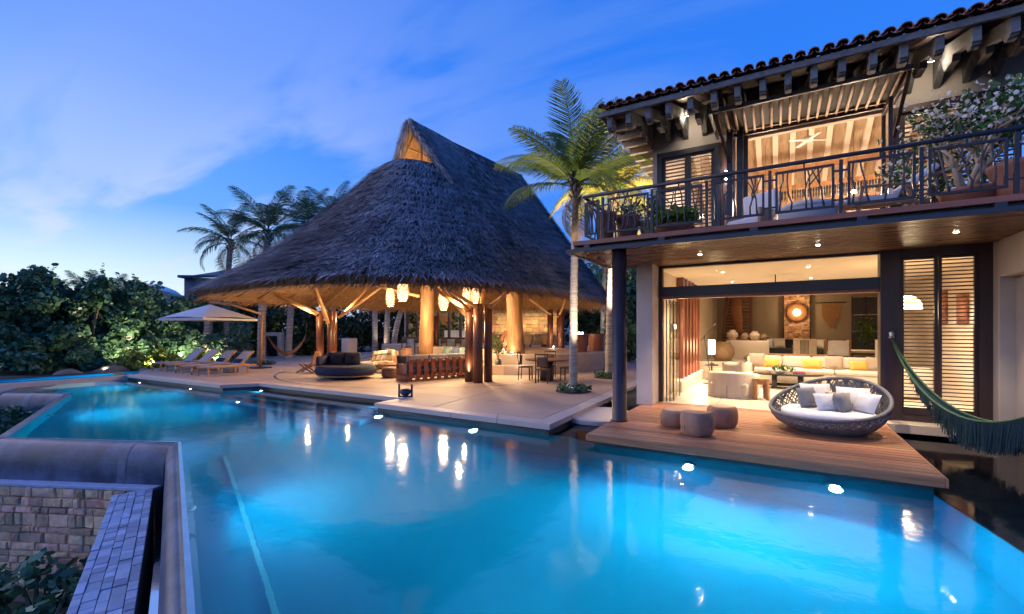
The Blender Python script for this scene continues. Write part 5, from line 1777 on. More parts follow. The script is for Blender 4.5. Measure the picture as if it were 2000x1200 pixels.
# ================================================================== raised stone dais with steps and built-in bench
mat('dais_stone', (.46, .37, .29), .6, .10, 1.4, bump=.1, bscale=50)
ds = thing('stone_dais', 'raised curved stone dais under the thatched roof', 'dais', (-10, 20, .2), world=True)
dais = [(-11.6, 16.9), (-11.15, 15.6), (-10.2, 15.35), (-8.9, 15.5), (-7.7, 16.6), (-6.95, 18.2), (-6.75, 20.0), (-7.1, 21.8), (-8.2, 24.4), (-10, 27), (-24, 27), (-24, 22.5), (-15.5, 20.5), (-13, 18.6)]
m = MB(); m.plate(dais, .19, .97); m.build('body', 'dais_stone', ds, bevel=.03)
m = MB(); q = [(-7.15 + 0, 17.0), (-8.0, 15.8), (-9.2, 14.85), (-10.6, 14.6), (-10.4, 15.3), (-9.0, 15.42), (-7.75, 16.45), (-7.2, 17.3)]
m.plate(q, .19, .58); m.build('step', 'dais_stone', ds, bevel=.02)
# built-in bench with back in the middle of the palapa
bb = thing('builtin_bench', 'cream built in stone bench with a long pale cushion', 'bench', (-12.4, 15.8, .2), R(-14))
rbox('base', 'dais_stone', (-2.2, 2.2, -.35, .45, 0, .42), bb, .02, 1); rbox('back', 'dais_stone', (-2.2, 2.2, .45, .65, 0, .92), bb, .02, 1)
rbox('seat_pad', 'cushion_cream', (-2.15, 2.15, -.36, .30, .424, .56), bb, .04); rbox('back_pad', 'cushion_cream', (-2.15, 2.15, .27, .445, .565, .95), bb, .04)
for i, (x, mt_, lab) in enumerate(((-.75, 'cushion_teal', 'large striped teal cushion at the left of the built in bench'), (-.1, 'cushion_blue', 'blue patterned cushion second on the built in bench'), (.55, 'cushion_teal', 'grey teal cushion third on the built in bench'), (1.2, 'cushion_blue', 'blue cushion beside the red posts on the built in bench'))):
    c_, s_ = math.cos(R(-14)), math.sin(R(-14))
    yy = .10
    cushion(lab, mt_, (-12.4 + x * c_ - yy * s_, 15.8 + x * s_ + yy * c_, .2 + .565), .52, .46, .16, 18, R(-14))

mat('gold_stone', (.42, .27, .12), .8, .34, 5, bump=.8, bscale=18, rnd=.38, hue=.03, second=(.30, .22, .13), sfac=(.42, .66))
# stone feature wall at the back of the dais, stones set one by one
fwall = thing('feature_wall', 'golden lit wall of rough stone blocks behind the dais', 'wall', (-13.2, 25.8, .97), world=True)
p0w, p1w = np.array([-17.1, 26.0]), np.array([-12.2, 27.0])
Lw = np.linalg.norm(p1w - p0w); dw = (p1w - p0w) / Lw; nw = np.array([dw[1], -dw[0]])
Mw = np.array([[dw[0], -nw[0], 0], [dw[1], -nw[1], 0], [0, 0, 1]])
m = MB(); m.box(0, Lw, .03, .3, .97, 3.9, Mw, (p0w[0], p0w[1], 0)); m.build('core', 'mortar', fwall)
rs = random.Random(31)
z = .98
while z < 3.88:
    h = rs.uniform(.2, .38); x = 0
    while x < Lw - .02:
        w = min(rs.choice([.22, .3, .4, .55]) * rs.uniform(.85, 1.15), Lw - x)
        mm = MB(); mm.cbox(x + .006, x + w - .006, -rs.uniform(.0, .05), .04, z + .006, min(z + h, 3.9) - .006, .012, Mw, (p0w[0], p0w[1], 0)); mm.build('stone', 'gold_stone' if 'gold_stone' in MATS else 'sand_stone', fwall)
        x += w
    z += h
for f in (.15, .4, .65, .9):
    q = p0w + (p1w - p0w) * f + nw * 1.1
    light('wall_washer', 'SPOT', (q[0], q[1], 1.05), 150, WARM, size=.05, target=(q[0] - nw[0] * .4, q[1] - nw[1] * .4, 3.2), spot=110)
# ================================================================== furniture on the terrace
mat('teak', (.36, .19, .095), .5, .25, 3, (3, 3, .6), .12, 40, rnd=.12)
mat('sling', (.42, .40, .41), .85, .08, 8, bump=.15, bscale=120)
mat('canvas', (.60, .60, .62), .85, .06, 3, bump=.1, bscale=90)
mat('bowl_navy', (.022, .03, .075), .35, .2, 5)
mat('dark_vase', (.028, .026, .03), .4, .2, 5)
mat('leather_brown', (.17, .085, .05), .6, .25, 6, bump=.2, bscale=50)
mat('orange_cloth', (.42, .17, .05), .9, .2, 6, bump=.2, bscale=60)
mat('rattan', (.33, .22, .13), .75, .3, 12, (1, 1, 3), .4, 50, rnd=.12)
emit('candle', (1.0, .62, .25), 18)
TZ = .2
# four sun loungers; local +y is the head end
def lounger():
    t = thing('sun_lounger', 'x', 'sun lounger', (0, 0, 0), 0, 'sun loungers in a row on the terrace')
    rbox('side_rail', 'teak', (-.33, -.28, -1.0, 1.0, .29, .36), t, .006, 1); rbox('side_rail', 'teak', (.28, .33, -1.0, 1.0, .29, .36), t, .006, 1)
    rbox('end_rail', 'teak', (-.279, .279, -1.0, -.95, .29, .355), t, .006, 1)
    rbox('cross_rail', 'teak', (-.279, .279, .28, .33, .29, .34), t, .004, 1)
    for sx in (-1, 1):
        for yy in (-.93, .62):
            m = MB(); m.beam((sx * .305, yy, 0), (sx * .305, yy, .289), .06, .055); m.build('leg', 'teak' if sx < 0 or yy > 0 else 'teak', t, bevel=.005)
    rbox('sling_seat', 'sling', (-.278, .278, -.94, .28, .345, .362), t, .004, 1)
    Mb = rotm(R(42))
    rbox('backrest', 'sling', (-.278, .278, 0, .78, -.008, .010), t, .004, 1, Mb, (0, .30, .36))
    for sx in (-.305, .305):
        m = MB(); m.box(sx - .025, sx + .025, 0, .80, -.03, .02, Mb, (0, .30, .355)); m.build('back_rail', 'teak', t, bevel=.004)
    rbox('back_rail_top', 'teak', (-.279, .279, .75, .80, -.025, .018), t, .004, 1, Mb, (0, .30, .355))
    m = MB(); m.beam((0, .62, .33), (0, .78, .70), .03, .03); m.build('prop', 'teak', t)
    return t
lg = lounger()
labs = ['sun lounger furthest left nearest the hedge', 'second sun lounger from the hedge', 'third sun lounger from the hedge', 'sun lounger nearest the thatched pavilion']
for i, ((x, y), lab) in enumerate(zip(((-23.05, 9.75), (-21.62, 9.7), (-20.2, 9.65), (-18.80, 9.6)), labs)):
    if i == 0:
        lg.location = (x, y, TZ); lg['label'] = lab; lg.rotation_euler = (0, 0, R(6)); tt_ = lg
    else: copy_tree(lg, (x, y, TZ), R(6), lab)
for i, (x, y) in enumerate(((-22.4, 10.1), (-20.95, 10.05), (-19.5, 10.0))):
    t = thing('drum_table', ('small grey drum table between the two leftmost loungers', 'small grey drum table between the middle loungers', 'small grey drum table beside the rightmost lounger')[i], 'table', (x, y, TZ), 0, 'drum tables between the loungers')
    m = MB(); m.lathe([(0, 0), (.19, 0), (.21, .04), (.21, .36), (0, .36)], 20); m.build('drum', 'cushion_grey', t, True)
    m = MB(); m.lathe([(.0, .361), (.225, .361), (.225, .39), (0, .39)], 20); m.build('top', 'sling', t)
cushion('navy bolster cushion on the rightmost sun lounger', 'navy_fabric', (-18.85, 9.95, TZ + .42), .48, .2, .16, 40, R(6))
cushion('navy bolster cushion on the third sun lounger', 'navy_fabric', (-20.25, 10.0, TZ + .42), .48, .2, .16, 40, R(6))
# cantilever umbrella
um = thing('umbrella', 'large pale square parasol on a leaning wooden mast over loungers', 'umbrella', (-21.2, 10.1, TZ), R(12))
m = MB()
hw = 1.27
cor = [(-hw, -hw), (hw, -hw), (hw, hw), (-hw, hw)]
V = [(0, 0, 2.86)]; Fc = []
nseg = 7
for k in range(4):
    a, b = cor[k], cor[(k + 1) % 4]
    G = []
    for i in range(7):
        f = i / 6
        row = []
        for j in range(nseg):
            s = j / (nseg - 1)
            e = (a[0] + (b[0] - a[0]) * s, a[1] + (b[1] - a[1]) * s)
            sag = .10 * math.sin(PI * s) * f * f + .05 * f * (1 - f)
            row.append((e[0] * f, e[1] * f, 2.86 - .62 * f + sag * .6))
        G.append(row)
    m = MB(); m.grid(np.array(G)); m.build('canopy_panel', 'canvas', um, True)
    mm = MB(); mm.tube([(0, 0, 2.82), (a[0] * .98, a[1] * .98, 2.215)], .018, 6); mm.build('rib', 'teak', um)
    mm = MB(); mm.add([(a[0], a[1], 2.24), (b[0], b[1], 2.24), (b[0], b[1], 2.15), (a[0], a[1], 2.15)], [(0, 1, 2, 3)]); mm.build('valance', 'canvas', um)
m = MB(); m.tube([(0, 0, 2.9), (0, 0, 2.35)], .03, 8); m.build('hub', 'teak', um)
m = MB(); m.tube([(1.05, 1.6, 0), (1.40, 1.40, 2.5)], .06, 10); m.build('mast', 'teak', um, True)
m = MB(); m.tube([(1.40, 1.40, 2.45), (.6, .6, 2.85), (0, 0, 2.96)], .045, 8); m.build('arm', 'teak', um, True)
rbox('foot', 'iron', (.7, 1.4, 1.25, 1.95, 0, .06), um, .01, 1)
# orange hammock
oh = thing('orange_hammock', 'orange hammock chair hanging between the palm trunks', 'hammock', (-24.3, 15.6, TZ), 0)
a_, b_ = np.array([-.7, -.8, 1.75]), np.array([.55, .9, 1.6])
G = []
for s in np.linspace(-1, 1, 7):
    row = []
    for t in np.linspace(0, 1, 15):
        p = a_ + (b_ - a_) * t; sg = 1.25 * math.sin(PI * t) ** .7 + .12 * (1 - s * s) * math.sin(PI * t)
        row.append((p[0] + s * .28 * math.sin(PI * t), p[1], p[2] - sg))
    G.append(row)
m = MB(); m.grid(np.array(G)); m.build('cloth', 'orange_cloth', oh, True)
m = MB(); m.tube([a_, a_ + (0, 0, .6)], .012, 5); m.build('rope', 'rope', oh); m = MB(); m.tube([b_, b_ + (0, 0, .6)], .012, 5); m.build('rope', 'rope', oh)

# round navy daybed with two back cushions
nd = thing('navy_daybed', 'round navy blue daybed at the edge of the terrace', 'daybed', (-13.55, 11.0, TZ), R(20))
m = MB(); m.lathe([(0, .0), (.55, .0), (.6, .06), (.55, .10), (0, .1)], 30); m.build('plinth', 'dark_wood', nd)
m = MB(); m.lathe([(0, .16), (1.0, .16), (1.08, .20), (1.10, .30), (1.06, .43), (.95, .47), (0, .47)], 48, sy=.86); m.build('mattress', 'navy_fabric', nd, True)
m = MB(); m.lathe([(0, .1), (.98, .1), (1.04, .13), (1.0, .159), (0, .159)], 40, sy=.86); m.build('base', 'rattan', nd, True)
rbox('backrest', 'navy_fabric', (-.95, .35, .30, .46, .46, .92), nd, .06)
rbox('side_bolster', 'navy_fabric', (-1.0, -.86, -.35, .42, .46, .80), nd, .06)
c_, s_ = math.cos(R(20)), math.sin(R(20))
for i, x in enumerate((-.50, .08)):
    cushion(('left dark back cushion on the navy daybed', 'right dark back cushion on the navy daybed')[i], 'charcoal_fabric', (-13.55 + x * c_ - .18 * s_, 11.0 + x * s_ + .18 * c_, TZ + .47), .56, .46, .2, 18, R(20))
# folding wooden chairs
fc = thing('folding_chair', 'x', 'chair', (0, 0, 0), 0, 'low folding chairs beside the red posts')
for sx in (-.2, .2):
    m = MB(); m.beam((sx, -.35, 0), (sx, .35, .40), .035, .06); m.build('leg', 'warm_wood', fc); m = MB(); m.beam((sx * .8, .3, 0), (sx * .8, -.25, .36), .035, .06); m.build('leg', 'warm_wood', fc)
for k in range(5):
    rbox('seat_slat', 'warm_wood', (-.23, .23, -.25 + k * .1, -.17 + k * .1, .34, .362), fc, .003, 1, rotm(R(-8)))
for k in range(3):
    m = MB(); m.beam((-.14 + k * .14, .24, .30), (-.16 + k * .16, .46, .85), .09, .02); m.build('back_slat', 'warm_wood', fc)
m = MB(); m.beam((-.2, .44, .84), (.2, .44, .84), .03, .06); m.build('back_rail', 'warm_wood', fc)
fc.location = (-16.75, 11.65, TZ); fc.rotation_euler = (0, 0, R(-62)); fc['label'] = 'left one of two low folding wooden chairs'
copy_tree(fc, (-15.95, 11.75, TZ), R(-60), 'right one of two low folding wooden chairs, nearer the daybed')
# slatted wooden sofa seen from behind
ss = thing('slatted_sofa', 'dark red wooden sofa with wide slatted back facing the fire table', 'sofa', (-10.65, 12.45, TZ), R(70))
rbox('back_rail', 'red_wood', (-1.25, 1.25, -.42, -.36, .62, .72), ss, .01, 1); rbox('low_rail', 'red_wood', (-1.25, 1.25, -.42, -.36, .12, .2), ss, .01, 1)
rbox('seat_frame', 'red_wood', (-1.25, 1.25, -.35, .4, .2, .28), ss, .01, 1)
for k in range(9):
    x = -1.12 + k * .28
    m = MB(); P = [(x, -.36, .05), (x, -.46, .35), (x, -.44, .60), (x, -.47, .78)]
    for q0, q1 in zip(P[:-1], P[1:]): m.beam(q0, q1, .15, .045)
    m.build('slat', 'red_wood', ss)
for x in (-1.25, 1.21):
    rbox('arm', 'red_wood', (x, x + .06, -.4, .42, .0, .60), ss, .01, 1)
rbox('seat_pad', 'cushion_grey', (-1.18, 1.18, -.33, .42, .285, .44), ss, .04)
for k in range(3):
    rbox('back_pad', 'cushion_grey', (-1.15 + k * .78, -.40 + k * .78, -.34, -.14, .445, .90), ss, .06)
cushion('dark cushion slumped at the left end of the slatted sofa', 'charcoal_fabric', (-11.2, 11.55, TZ + .46), .5, .44, .18, 20, R(60))
# armchair with wire frame and pale cushions
wa = thing('wire_armchair', 'black wire frame armchair with pale cushions by the fire table', 'armchair', (-15.0, 13.6, TZ), R(-70))
rbox('seat_pad', 'cushion_cream', (-.7, .7, -.35, .4, .26, .42), wa, .05)
m = MB()
for k in range(14):
    x = -.72 + k * .11
    m.tube([(x, .42, .1), (x, .5, .45), (x, .46, .72)], .009, 5)
m.tube([(-.75, -.35, .5), (-.75, .46, .72), (.75, .46, .72), (.75, -.35, .5)], .016, 6); m.tube([(-.7, -.35, .02), (-.7, .4, .1), (.7, .4, .1), (.7, -.35, .02)], .016, 6)
m.build('wire_frame', 'iron', wa, True)
for i, x in enumerate((-.4, .05, .45)):
    c_, s_ = math.cos(R(-70)), math.sin(R(-70))
    cushion(('cream cushion at the left of the wire armchair', 'patterned cream cushion in the middle of the wire armchair', 'taupe cushion at the right of the wire armchair')[i], ('cushion_white', 'cushion_cream', 'cushion_taupe')[i], (-15.0 + x * c_ - .2 * s_, 13.6 + x * s_ + .2 * c_, TZ + .43), .5, .48, .16, 18, R(-70) + .1 * i)
# fire table and low table
ft = thing('fire_table', 'wide low stone table with a candle in the palapa lounge', 'table', (-13.6, 13.55, TZ), 0)
m = MB(); m.lathe([(0, 0), (.42, 0), (.36, .3), (.72, .33), (.74, .38), (0, .38)], 30); m.build('table', 'leather_brown', ft, False)
m = MB(); m.lathe([(0, .385), (.16, .385), (.2, .45), (.14, .45), (0, .40)], 20, (-.3, -.1, 0)); m.build('tray', 'clay_pale', ft, True)
m = MB(); m.lathe([(0, .385), (.04, .385), (.045, .56), (0, .58)], 12, (.25, -.1, 0)); m.build('candle', 'candle', ft, True)
light('candle_light', 'POINT', (-13.35, 13.3, TZ + .75), 8, WARM, size=.05)
lt = thing('low_table', 'small dark drum table beside the slatted sofa', 'table', (-12.75, 12.85, TZ))
m = MB(); m.lathe([(0, 0), (.26, 0), (.28, .04), (.30, .26), (.33, .28), (.33, .31), (0, .31)], 24); m.build('drum', 'dark_wood', lt, True)
m = MB(); m.lathe([(0, .312), (.1, .312), (.13, .37), (.1, .37), (0, .33)], 16); m.build('bowl', 'basket', lt, True)
# brown side pedestal on the dais
pdx = thing('wood_pedestal', 'plain brown wooden pedestal box near the left trunk column', 'pedestal', (-14.0, 14.55, TZ))
rbox('box', 'leather_brown', (-.18, .18, -.18, .18, 0, .92), pdx, .01, 1); rbox('lid', 'leather_brown', (-.2, .2, -.2, .2, .922, .95), pdx, .006, 1)
emit('spark', (1.0, .82, .55), 120)
for i, (x, y, z, lab) in enumerate(((-8.55, 15.05, .62, 'small bright lamp on the dais step behind the dining table'), (-10.45, 21.95, 1.0, 'small bright lamp at the foot of the back red posts'), (-9.35, 15.75, 1.0, 'small bright lamp beside the right trunk column'), (-10.9, 17.6, 1.0, 'small candle lamp beside the terracotta urn'))):
    t = thing('ground_lamp', lab, 'lamp', (x, y, z), 0, 'small ground lamps under the thatch')
    m = MB(); m.lathe([(0, 0), (.05, 0), (.05, .03), (.035, .05), (0, .05)], 14); m.build('housing', 'lamp_metal', t, True)
    m = MB(); m.lathe([(.034, .052), (.02, .07), (0, .075)], 12); m.build('bulb', 'spark', t, True)
    light('ground_lamp_light', 'POINT', (x, y, z + .16), 7, WARM2, size=.03)
# dark blue bowl brazier standing at the pool side
bz = thing('bowl_stand', 'dark blue bowl held between two short wooden uprights', 'brazier', (-8.42, 8.72, TZ), R(25))
m = MB(); m.lathe([(0, .04), (.1, .05), (.19, .14), (.215, .26), (.19, .25), (.16, .16), (0, .09)], 26); m.build('bowl', 'bowl_navy', bz, True)
for sx in (-.23, .23):
    rbox('upright', 'bowl_navy', (sx - .025, sx + .025, -.05, .05, 0, .42), bz, .006, 1); rbox('cap', 'teak', (sx - .03, sx + .03, -.055, .055, .421, .45), bz, .004, 1)
rbox('foot', 'bowl_navy', (-.2, .2, -.05, .05, 0, .04), bz, .004, 1); bz.scale = (.74, .74, .74)
# dining table with four chairs
dt = thing('dining_table', 'round dark dining table on a drum base near the palm', 'table', (-7.0, 14.15, TZ))
m = MB(); m.lathe([(0, 0), (.24, 0), (.22, .3), (.24, .68), (0, .68)], 24); m.build('base', 'dark_wood', dt, True)
m = MB(); m.lathe([(0, .69), (.72, .69), (.75, .71), (.75, .735), (0, .74)], 40); m.build('top', 'leather_brown', dt)
def dchair():
    t = thing('dining_chair', 'x', 'chair', (0, 0, 0), 0, 'dining chairs round the dark table')
    rbox('seat', 'leather_brown', (-.22, .22, -.21, .21, .43, .47), t, .012)
    for sx in (-.2, .2):
        m = MB(); m.beam((sx, .19, 0), (sx * .97, .18, .43), .034, .034); m.build('leg', 'dark_wood', t)
        m = MB(); m.tube([(sx, -.22, 0), (sx, -.19, .45), (sx, -.26, .98)], .018, 6); m.build('leg', 'dark_wood', t)
    rbox('back_panel', 'leather_brown', (-.17, .17, -.235, -.215, .52, .84), t, .006, 1, rotm(R(-4)))
    rbox('top_rail', 'dark_wood', (-.2, .2, -.265, -.235, .93, .97), t, .004, 1)
    m = MB(); m.beam((-.19, .18, .2), (.19, .18, .2), .02, .02); m.build('stretcher', 'dark_wood', t)
    return t
dc = dchair()
dspots = [((-7.72, 13.95), R(-75), 'dining chair at the left side of the dark table'), ((-6.75, 13.38), R(14), 'dining chair with its back to the pool'), ((-6.28, 14.35), R(92), 'dining chair at the right side beside the palm trunk'), ((-7.3, 14.95), R(195), 'dining chair on the far side of the dark table')]
for i, ((x, y), a, lab) in enumerate(dspots):
    if i == 0: dc.location = (x, y, TZ); dc.rotation_euler = (0, 0, a); dc['label'] = lab
    else: copy_tree(dc, (x, y, TZ), a, lab)
# tall dark vase with branches
tv = thing('tall_vase', 'tall dark square vase with leafy branches beside the dais', 'vase', (-9.55, 15.0, TZ))
m = MB(); m.lathe([(0, 0), (.13, 0), (.14, .6), (.12, .6), (.11, .1), (0, .1)], 20); m.build('vase', 'dark_vase', tv, True)
m = MB()
tips = []
for k in range(14):
    a = rng.uniform(0, 6.28); s = rng.uniform(.1, .42); h = rng.uniform(1.0, 1.75)
    e = (s * math.cos(a), s * math.sin(a), h); m.tube([(0, 0, .5), (e[0] * .4, e[1] * .4, .5 + (h - .5) * .6), e], [.007, .005, .003], 5); tips += [(np.array((0, 0, .5)) * (1 - f) + np.array(e) * f) for f in rng.uniform(.45, 1, 14)]
m.build('branches', 'warm_wood', tv)
finish(poly_mesh('foliage', leaves(np.array(tips), .055, None, 6, .35), 6), 'foliage', 'plant_green', tv)
# drum bar tables on the dais
for i, (x, y) in enumerate(((-7.75, 18.95), (-7.55, 20.6))):
    t = thing('bar_drum', ('nearer red wood drum table with candles on the dais', 'further red wood drum table at right of the dais')[i], 'table', (x, y, .97), 0, 'drum tables on the dais')
    m = MB(); m.lathe([(0, 0), (.36, 0), (.36, .74), (.42, .75), (.42, .79), (0, .79)], 28); m.build('drum', 'red_wood', t, False)
    if i == 0:
        for k in range(5):
            m = MB(); m.lathe([(0, .795), (.03, .795), (.03, .85 + .02 * k % .05), (0, .87)], 8, (-.16 + .08 * k, .02 * (k % 2), 0)); m.build('candle', 'candle', t, True)
light('candle_light', 'POINT', (-7.8, 18.75, 2.1), 8, WARM, size=.05)
# big clay urn, seats by the stone wall
m = MB(); m.lathe([(0, 0), (.16, 0), (.36, .35), (.38, .6), (.26, .85), (.2, .9), (.24, .96), (.2, .96), (.16, .88), (0, .8)], 26); o = m.build('clay_urn', 'terracotta', None, True); o.location = (-11.0, 18.2, .97)
tag(o, 'rounded terracotta urn left of the right trunk column', 'urn')
tubc = thing('tub_chair', 'x', 'chair', (0, 0, 0), 0, 'rattan tub chairs on the dais')
G = []
for (zz, rad) in ((.18, .28), (.45, .33), (.72, .36), (.72, .32), (.44, .28)):
    G.append([(rad * math.cos(a), rad * math.sin(a), zz - (.18 * max(0, math.cos(a - PI / 2)) if zz > .6 else 0)) for a in np.linspace(PI * .62, PI * 2.38, 22)])
m = MB(); m.grid(np.array(G)); m.build('shell', 'rattan', tubc, True)
m = MB(); m.lathe([(0, .36), (.27, .36), (.29, .40), (.27, .45), (0, .46)], 22); m.build('seat', 'cushion_cream', tubc, True)
for k in range(4):
    a = PI / 4 + k * PI / 2
    m = MB(); m.beam((.24 * math.cos(a), .24 * math.sin(a), 0), (.22 * math.cos(a), .22 * math.sin(a), .37), .035, .035); m.build('leg', 'dark_wood', tubc)
tspots = [((-11.3, 23.0), 0, 'rattan tub chair in front of the golden stone wall, right'), ((-12.4, 22.6), .6, 'rattan tub chair in front of the golden stone wall, left'), ((-14.2, 21.4), -.4, 'rattan tub chair behind the built in bench, right'), ((-15.1, 21.2), .3, 'rattan tub chair behind the built in bench, left')]
for i, ((x, y), a, lab) in enumerate(tspots):
    if i == 0: tubc.location = (x, y, .97); tubc.rotation_euler = (0, 0, a); tubc['label'] = lab
    else: copy_tree(tubc, (x, y, .97), a, lab)
for i, (x, y) in enumerate(((-11.9, 23.7), (-13.7, 22.2))):
    t = thing('dais_table', ('dark table before the golden stone wall', 'dark table behind the built in bench')[i], 'table', (x, y, .97), 0)
    m = MB(); m.lathe([(0, 0), (.2, 0), (.12, .1), (.12, .66), (.55, .68), (.58, .72), (0, .73)], 26); m.build('table', 'dark_wood', t, False)
# bar counter and stools on the far left of the palapa
bc = thing('bar_counter', 'long dark wooden bar counter with a stone front', 'bar', (-18.3, 22.0, TZ), R(8))
rbox('top', 'dark_wood', (-2.6, 2.6, -.35, .35, 1.22, 1.30), bc, .01, 1)
rbox('core', 'mortar', (-2.5, 2.5, -.2, .3, 0, 1.218), bc, 0)
rs = random.Random(77); z = 0.0
while z < 1.18:
    h = min(rs.uniform(.14, .24), 1.2 - z); x = -2.5
    while x < 2.48:
        w = min(rs.uniform(.18, .42), 2.5 - x)
        mm = MB(); mm.cbox(x + .006, x + w - .006, -.2 - rs.uniform(.01, .05), -.19, z + .005, z + h - .005, .01); mm.build('stone', 'slate', bc)
        x += w
    z += h
bs = thing('bar_stool', 'x', 'stool', (0, 0, 0), 0, 'bar chairs along the dark counter')
rbox('seat', 'cushion_cream', (-.2, .2, -.2, .2, .74, .80), bs, .02)
rbox('backrest', 'dark_wood', (-.21, .21, -.22, -.19, .95, 1.2), bs, .008, 1)
for sx in (-.19, .19):
    m = MB(); m.beam((sx, .18, 0), (sx, .18, .74), .04, .04); m.build('leg', 'dark_wood', bs); m = MB(); m.beam((sx, -.2, 0), (sx, -.21, 1.2), .04, .04); m.build('leg', 'dark_wood', bs)
m = MB(); m.beam((-.19, .18, .28), (.19, .18, .28), .03, .03); m.build('foot_rail', 'dark_wood', bs)
names = ['leftmost', 'second', 'third', 'fourth', 'rightmost']
for i in range(5):
    x = -20.2 + i * .95; y = 21.0 + i * .13
    lab = names[i] + ' dark bar chair along the counter' if i in (0, 4) else names[i] + ' dark bar chair from the left along the counter'
    if i == 0: bs.location = (x, y, TZ); bs.rotation_euler = (0, 0, R(8)); bs['label'] = lab
    else: copy_tree(bs, (x, y, TZ), R(8), lab)
# low stone wall beyond the loungers with a pale pier
gw_ = thing('garden_pier', 'pale square plastered pier and bench by the bar', 'pier', (-22.6, 18.6, TZ))
rbox('pier', 'plaster', (-.35, .35, -.3, .3, 0, 1.25), gw_, .01, 1)
gate = thing('garden_gateway', 'pale plaster doorway frame dark inside behind the loungers', 'gateway', (-29.0, 17.6, .1), R(25))
rbox('jamb', 'plaster', (-.75, -.5, -.2, .2, 0, 1.45), gate, .01, 1); rbox('jamb', 'plaster', (.5, .75, -.2, .2, 0, 1.45), gate, .01, 1); rbox('lintel', 'plaster', (-.75, .75, -.2, .2, 1.452, 1.7), gate, .01, 1); rbox('dark_back', 'slot_dark', (-.5, .5, .3, .34, 0, 1.45), gate, 0)

# more seating under the thatch
of = thing('leather_ottoman', 'x', 'ottoman', (0, 0, 0), 0, 'round leather ottomans in the palapa lounge')
m = MB(); m.lathe([(0, .03), (.30, .03), (.34, .08), (.34, .32), (.30, .38), (0, .39)], 26); m.build('body', 'leather_brown', of, True)
m = MB(); m.tube([(.343 * math.cos(a), .343 * math.sin(a), .30) for a in np.linspace(0, 2 * PI, 27)], .010, 5, cap=False); m.build('piping', 'dark_wood', of)
m = MB(); m.lathe([(0, 0), (.25, 0), (.25, .029), (0, .029)], 20); m.build('foot', 'dark_wood', of)
for i, (x, y, lab) in enumerate(((-12.3, 12.0, 'round leather ottoman behind the dark blue bowl stand'), (-15.4, 12.7, 'round leather ottoman beside the wire armchair'), (-14.6, 14.6, 'round leather ottoman left of the brown pedestal'))):
    if i == 0: of.location = (x, y, TZ); of['label'] = lab
    else: copy_tree(of, (x, y, TZ), .3 * i, lab)
ls2 = thing('rattan_sofa', 'long rattan sofa with cream cushions at the back left of the lounge', 'sofa', (-16.2, 15.4, TZ), R(-35))
rbox('frame', 'rattan', (-1.05, 1.05, -.42, .42, .06, .30), ls2, .03); rbox('back', 'rattan', (-1.05, 1.05, .34, .46, .30, .78), ls2, .03)
for k in range(3):
    rbox('seat_pad', 'cushion_cream', (-1.0 + k * .67, -.35 + k * .67, -.42, .30, .305, .45), ls2, .04); rbox('back_pad', 'cushion_cream', (-1.0 + k * .67, -.35 + k * .67, .14, .335, .455, .84), ls2, .05)
for sx in (-1.12, 1.03): rbox('arm', 'rattan', (sx, sx + .09, -.42, .44, .06, .58), ls2, .02)
# ================================================================== vegetation
leafmat('sea_grape', (.085, .185, .10), .6, .03, .32, .15)
leafmat('bush_lamplit', (.17, .24, .04), .45, .03, .5, .25)  # lime tone of the uplights painted into the leaves
leafmat('tree_dark', (.030, .060, .028), .5, .03, .5, .15)
leafmat('palm_green', (.115, .175, .035), .35, .025, .45, .25)
leafmat('palm_lamplit', (.30, .27, .045), .3, .025, .45, .25)  # yellow of the warm lamplight is put into the leaf colour
leafmat('palm_far', (.070, .125, .060), .4, .03, .5, .2)
leafmat('palm_dry', (.20, .14, .07), .4, .03, .7, .2)
mat('palm_bark', (.33, .29, .26), .85, .55, 2.2, (.5, .5, 6), .6, 9)
mat('branch_bark', (.16, .115, .08), .85, .3, 5, bump=.4, bscale=30)
mat('boulder', (.22, .155, .10), .85, .3, 3, bump=.6, bscale=9, rnd=.2)
mat('pot_clay', (.30, .13, .085), .7, .2, 5, bump=.15, bscale=30, rnd=.1)
leafmat('white_blossom', (.78, .76, .74), .12, .01, .6, .3)

def frond_mesh(L, droop, nl, lw, seed, hang=.55, rise=.0):
    rs_ = np.random.default_rng(seed)
    K = 24
    s = np.linspace(0, 1, K)
    th = rise - droop * s ** 1.35
    dx = np.cos(th) * L / (K - 1); dz = np.sin(th) * L / (K - 1)
    px = np.concatenate([[0], np.cumsum(dx[:-1])]); pz = np.concatenate([[0], np.cumsum(dz[:-1])])
    m = MB()
    m.tube(np.stack([px, 0 * px, pz], -1)[::2], np.interp(s[::2], [0, .15, 1], [.045, .022, .005]), 5)
    vs, fs = [], []
    for i in range(nl):
        f = .14 + .86 * (i + rs_.random() * .5) / nl
        bx, bz, a = np.interp(f, s, px), np.interp(f, s, pz), np.interp(f, s, th)
        ln = lw * (math.sin(PI * (f * .86 + .1)) ** .7) * rs_.uniform(.85, 1.1)
        T = np.array([math.cos(a), 0, math.sin(a)])
        for sd in (-1, 1):
            d1 = T * rs_.uniform(.45, .75) + np.array([0, sd, 0]) * .9 + np.array([0, 0, rs_.uniform(.0, .15)])
            d1 /= np.linalg.norm(d1)
            d2 = d1 * .75 + np.array([0, 0, -hang * rs_.uniform(.7, 1.3)]); d2 /= np.linalg.norm(d2)
            b = np.array([bx, 0, bz]); mid = b + d1 * ln * .5; tip = mid + d2 * ln * .5
            wv = T * .027 + np.array([0, 0, .008])
            q = len(vs)
            vs += [b - wv * .5, b + wv * .5, mid + wv * .62, mid - wv * .62, tip]
            fs += [(q, q + 1, q + 2, q + 3), (q + 3, q + 2, q + 4)]
    m.add(vs, fs)
    return m
FR = {}
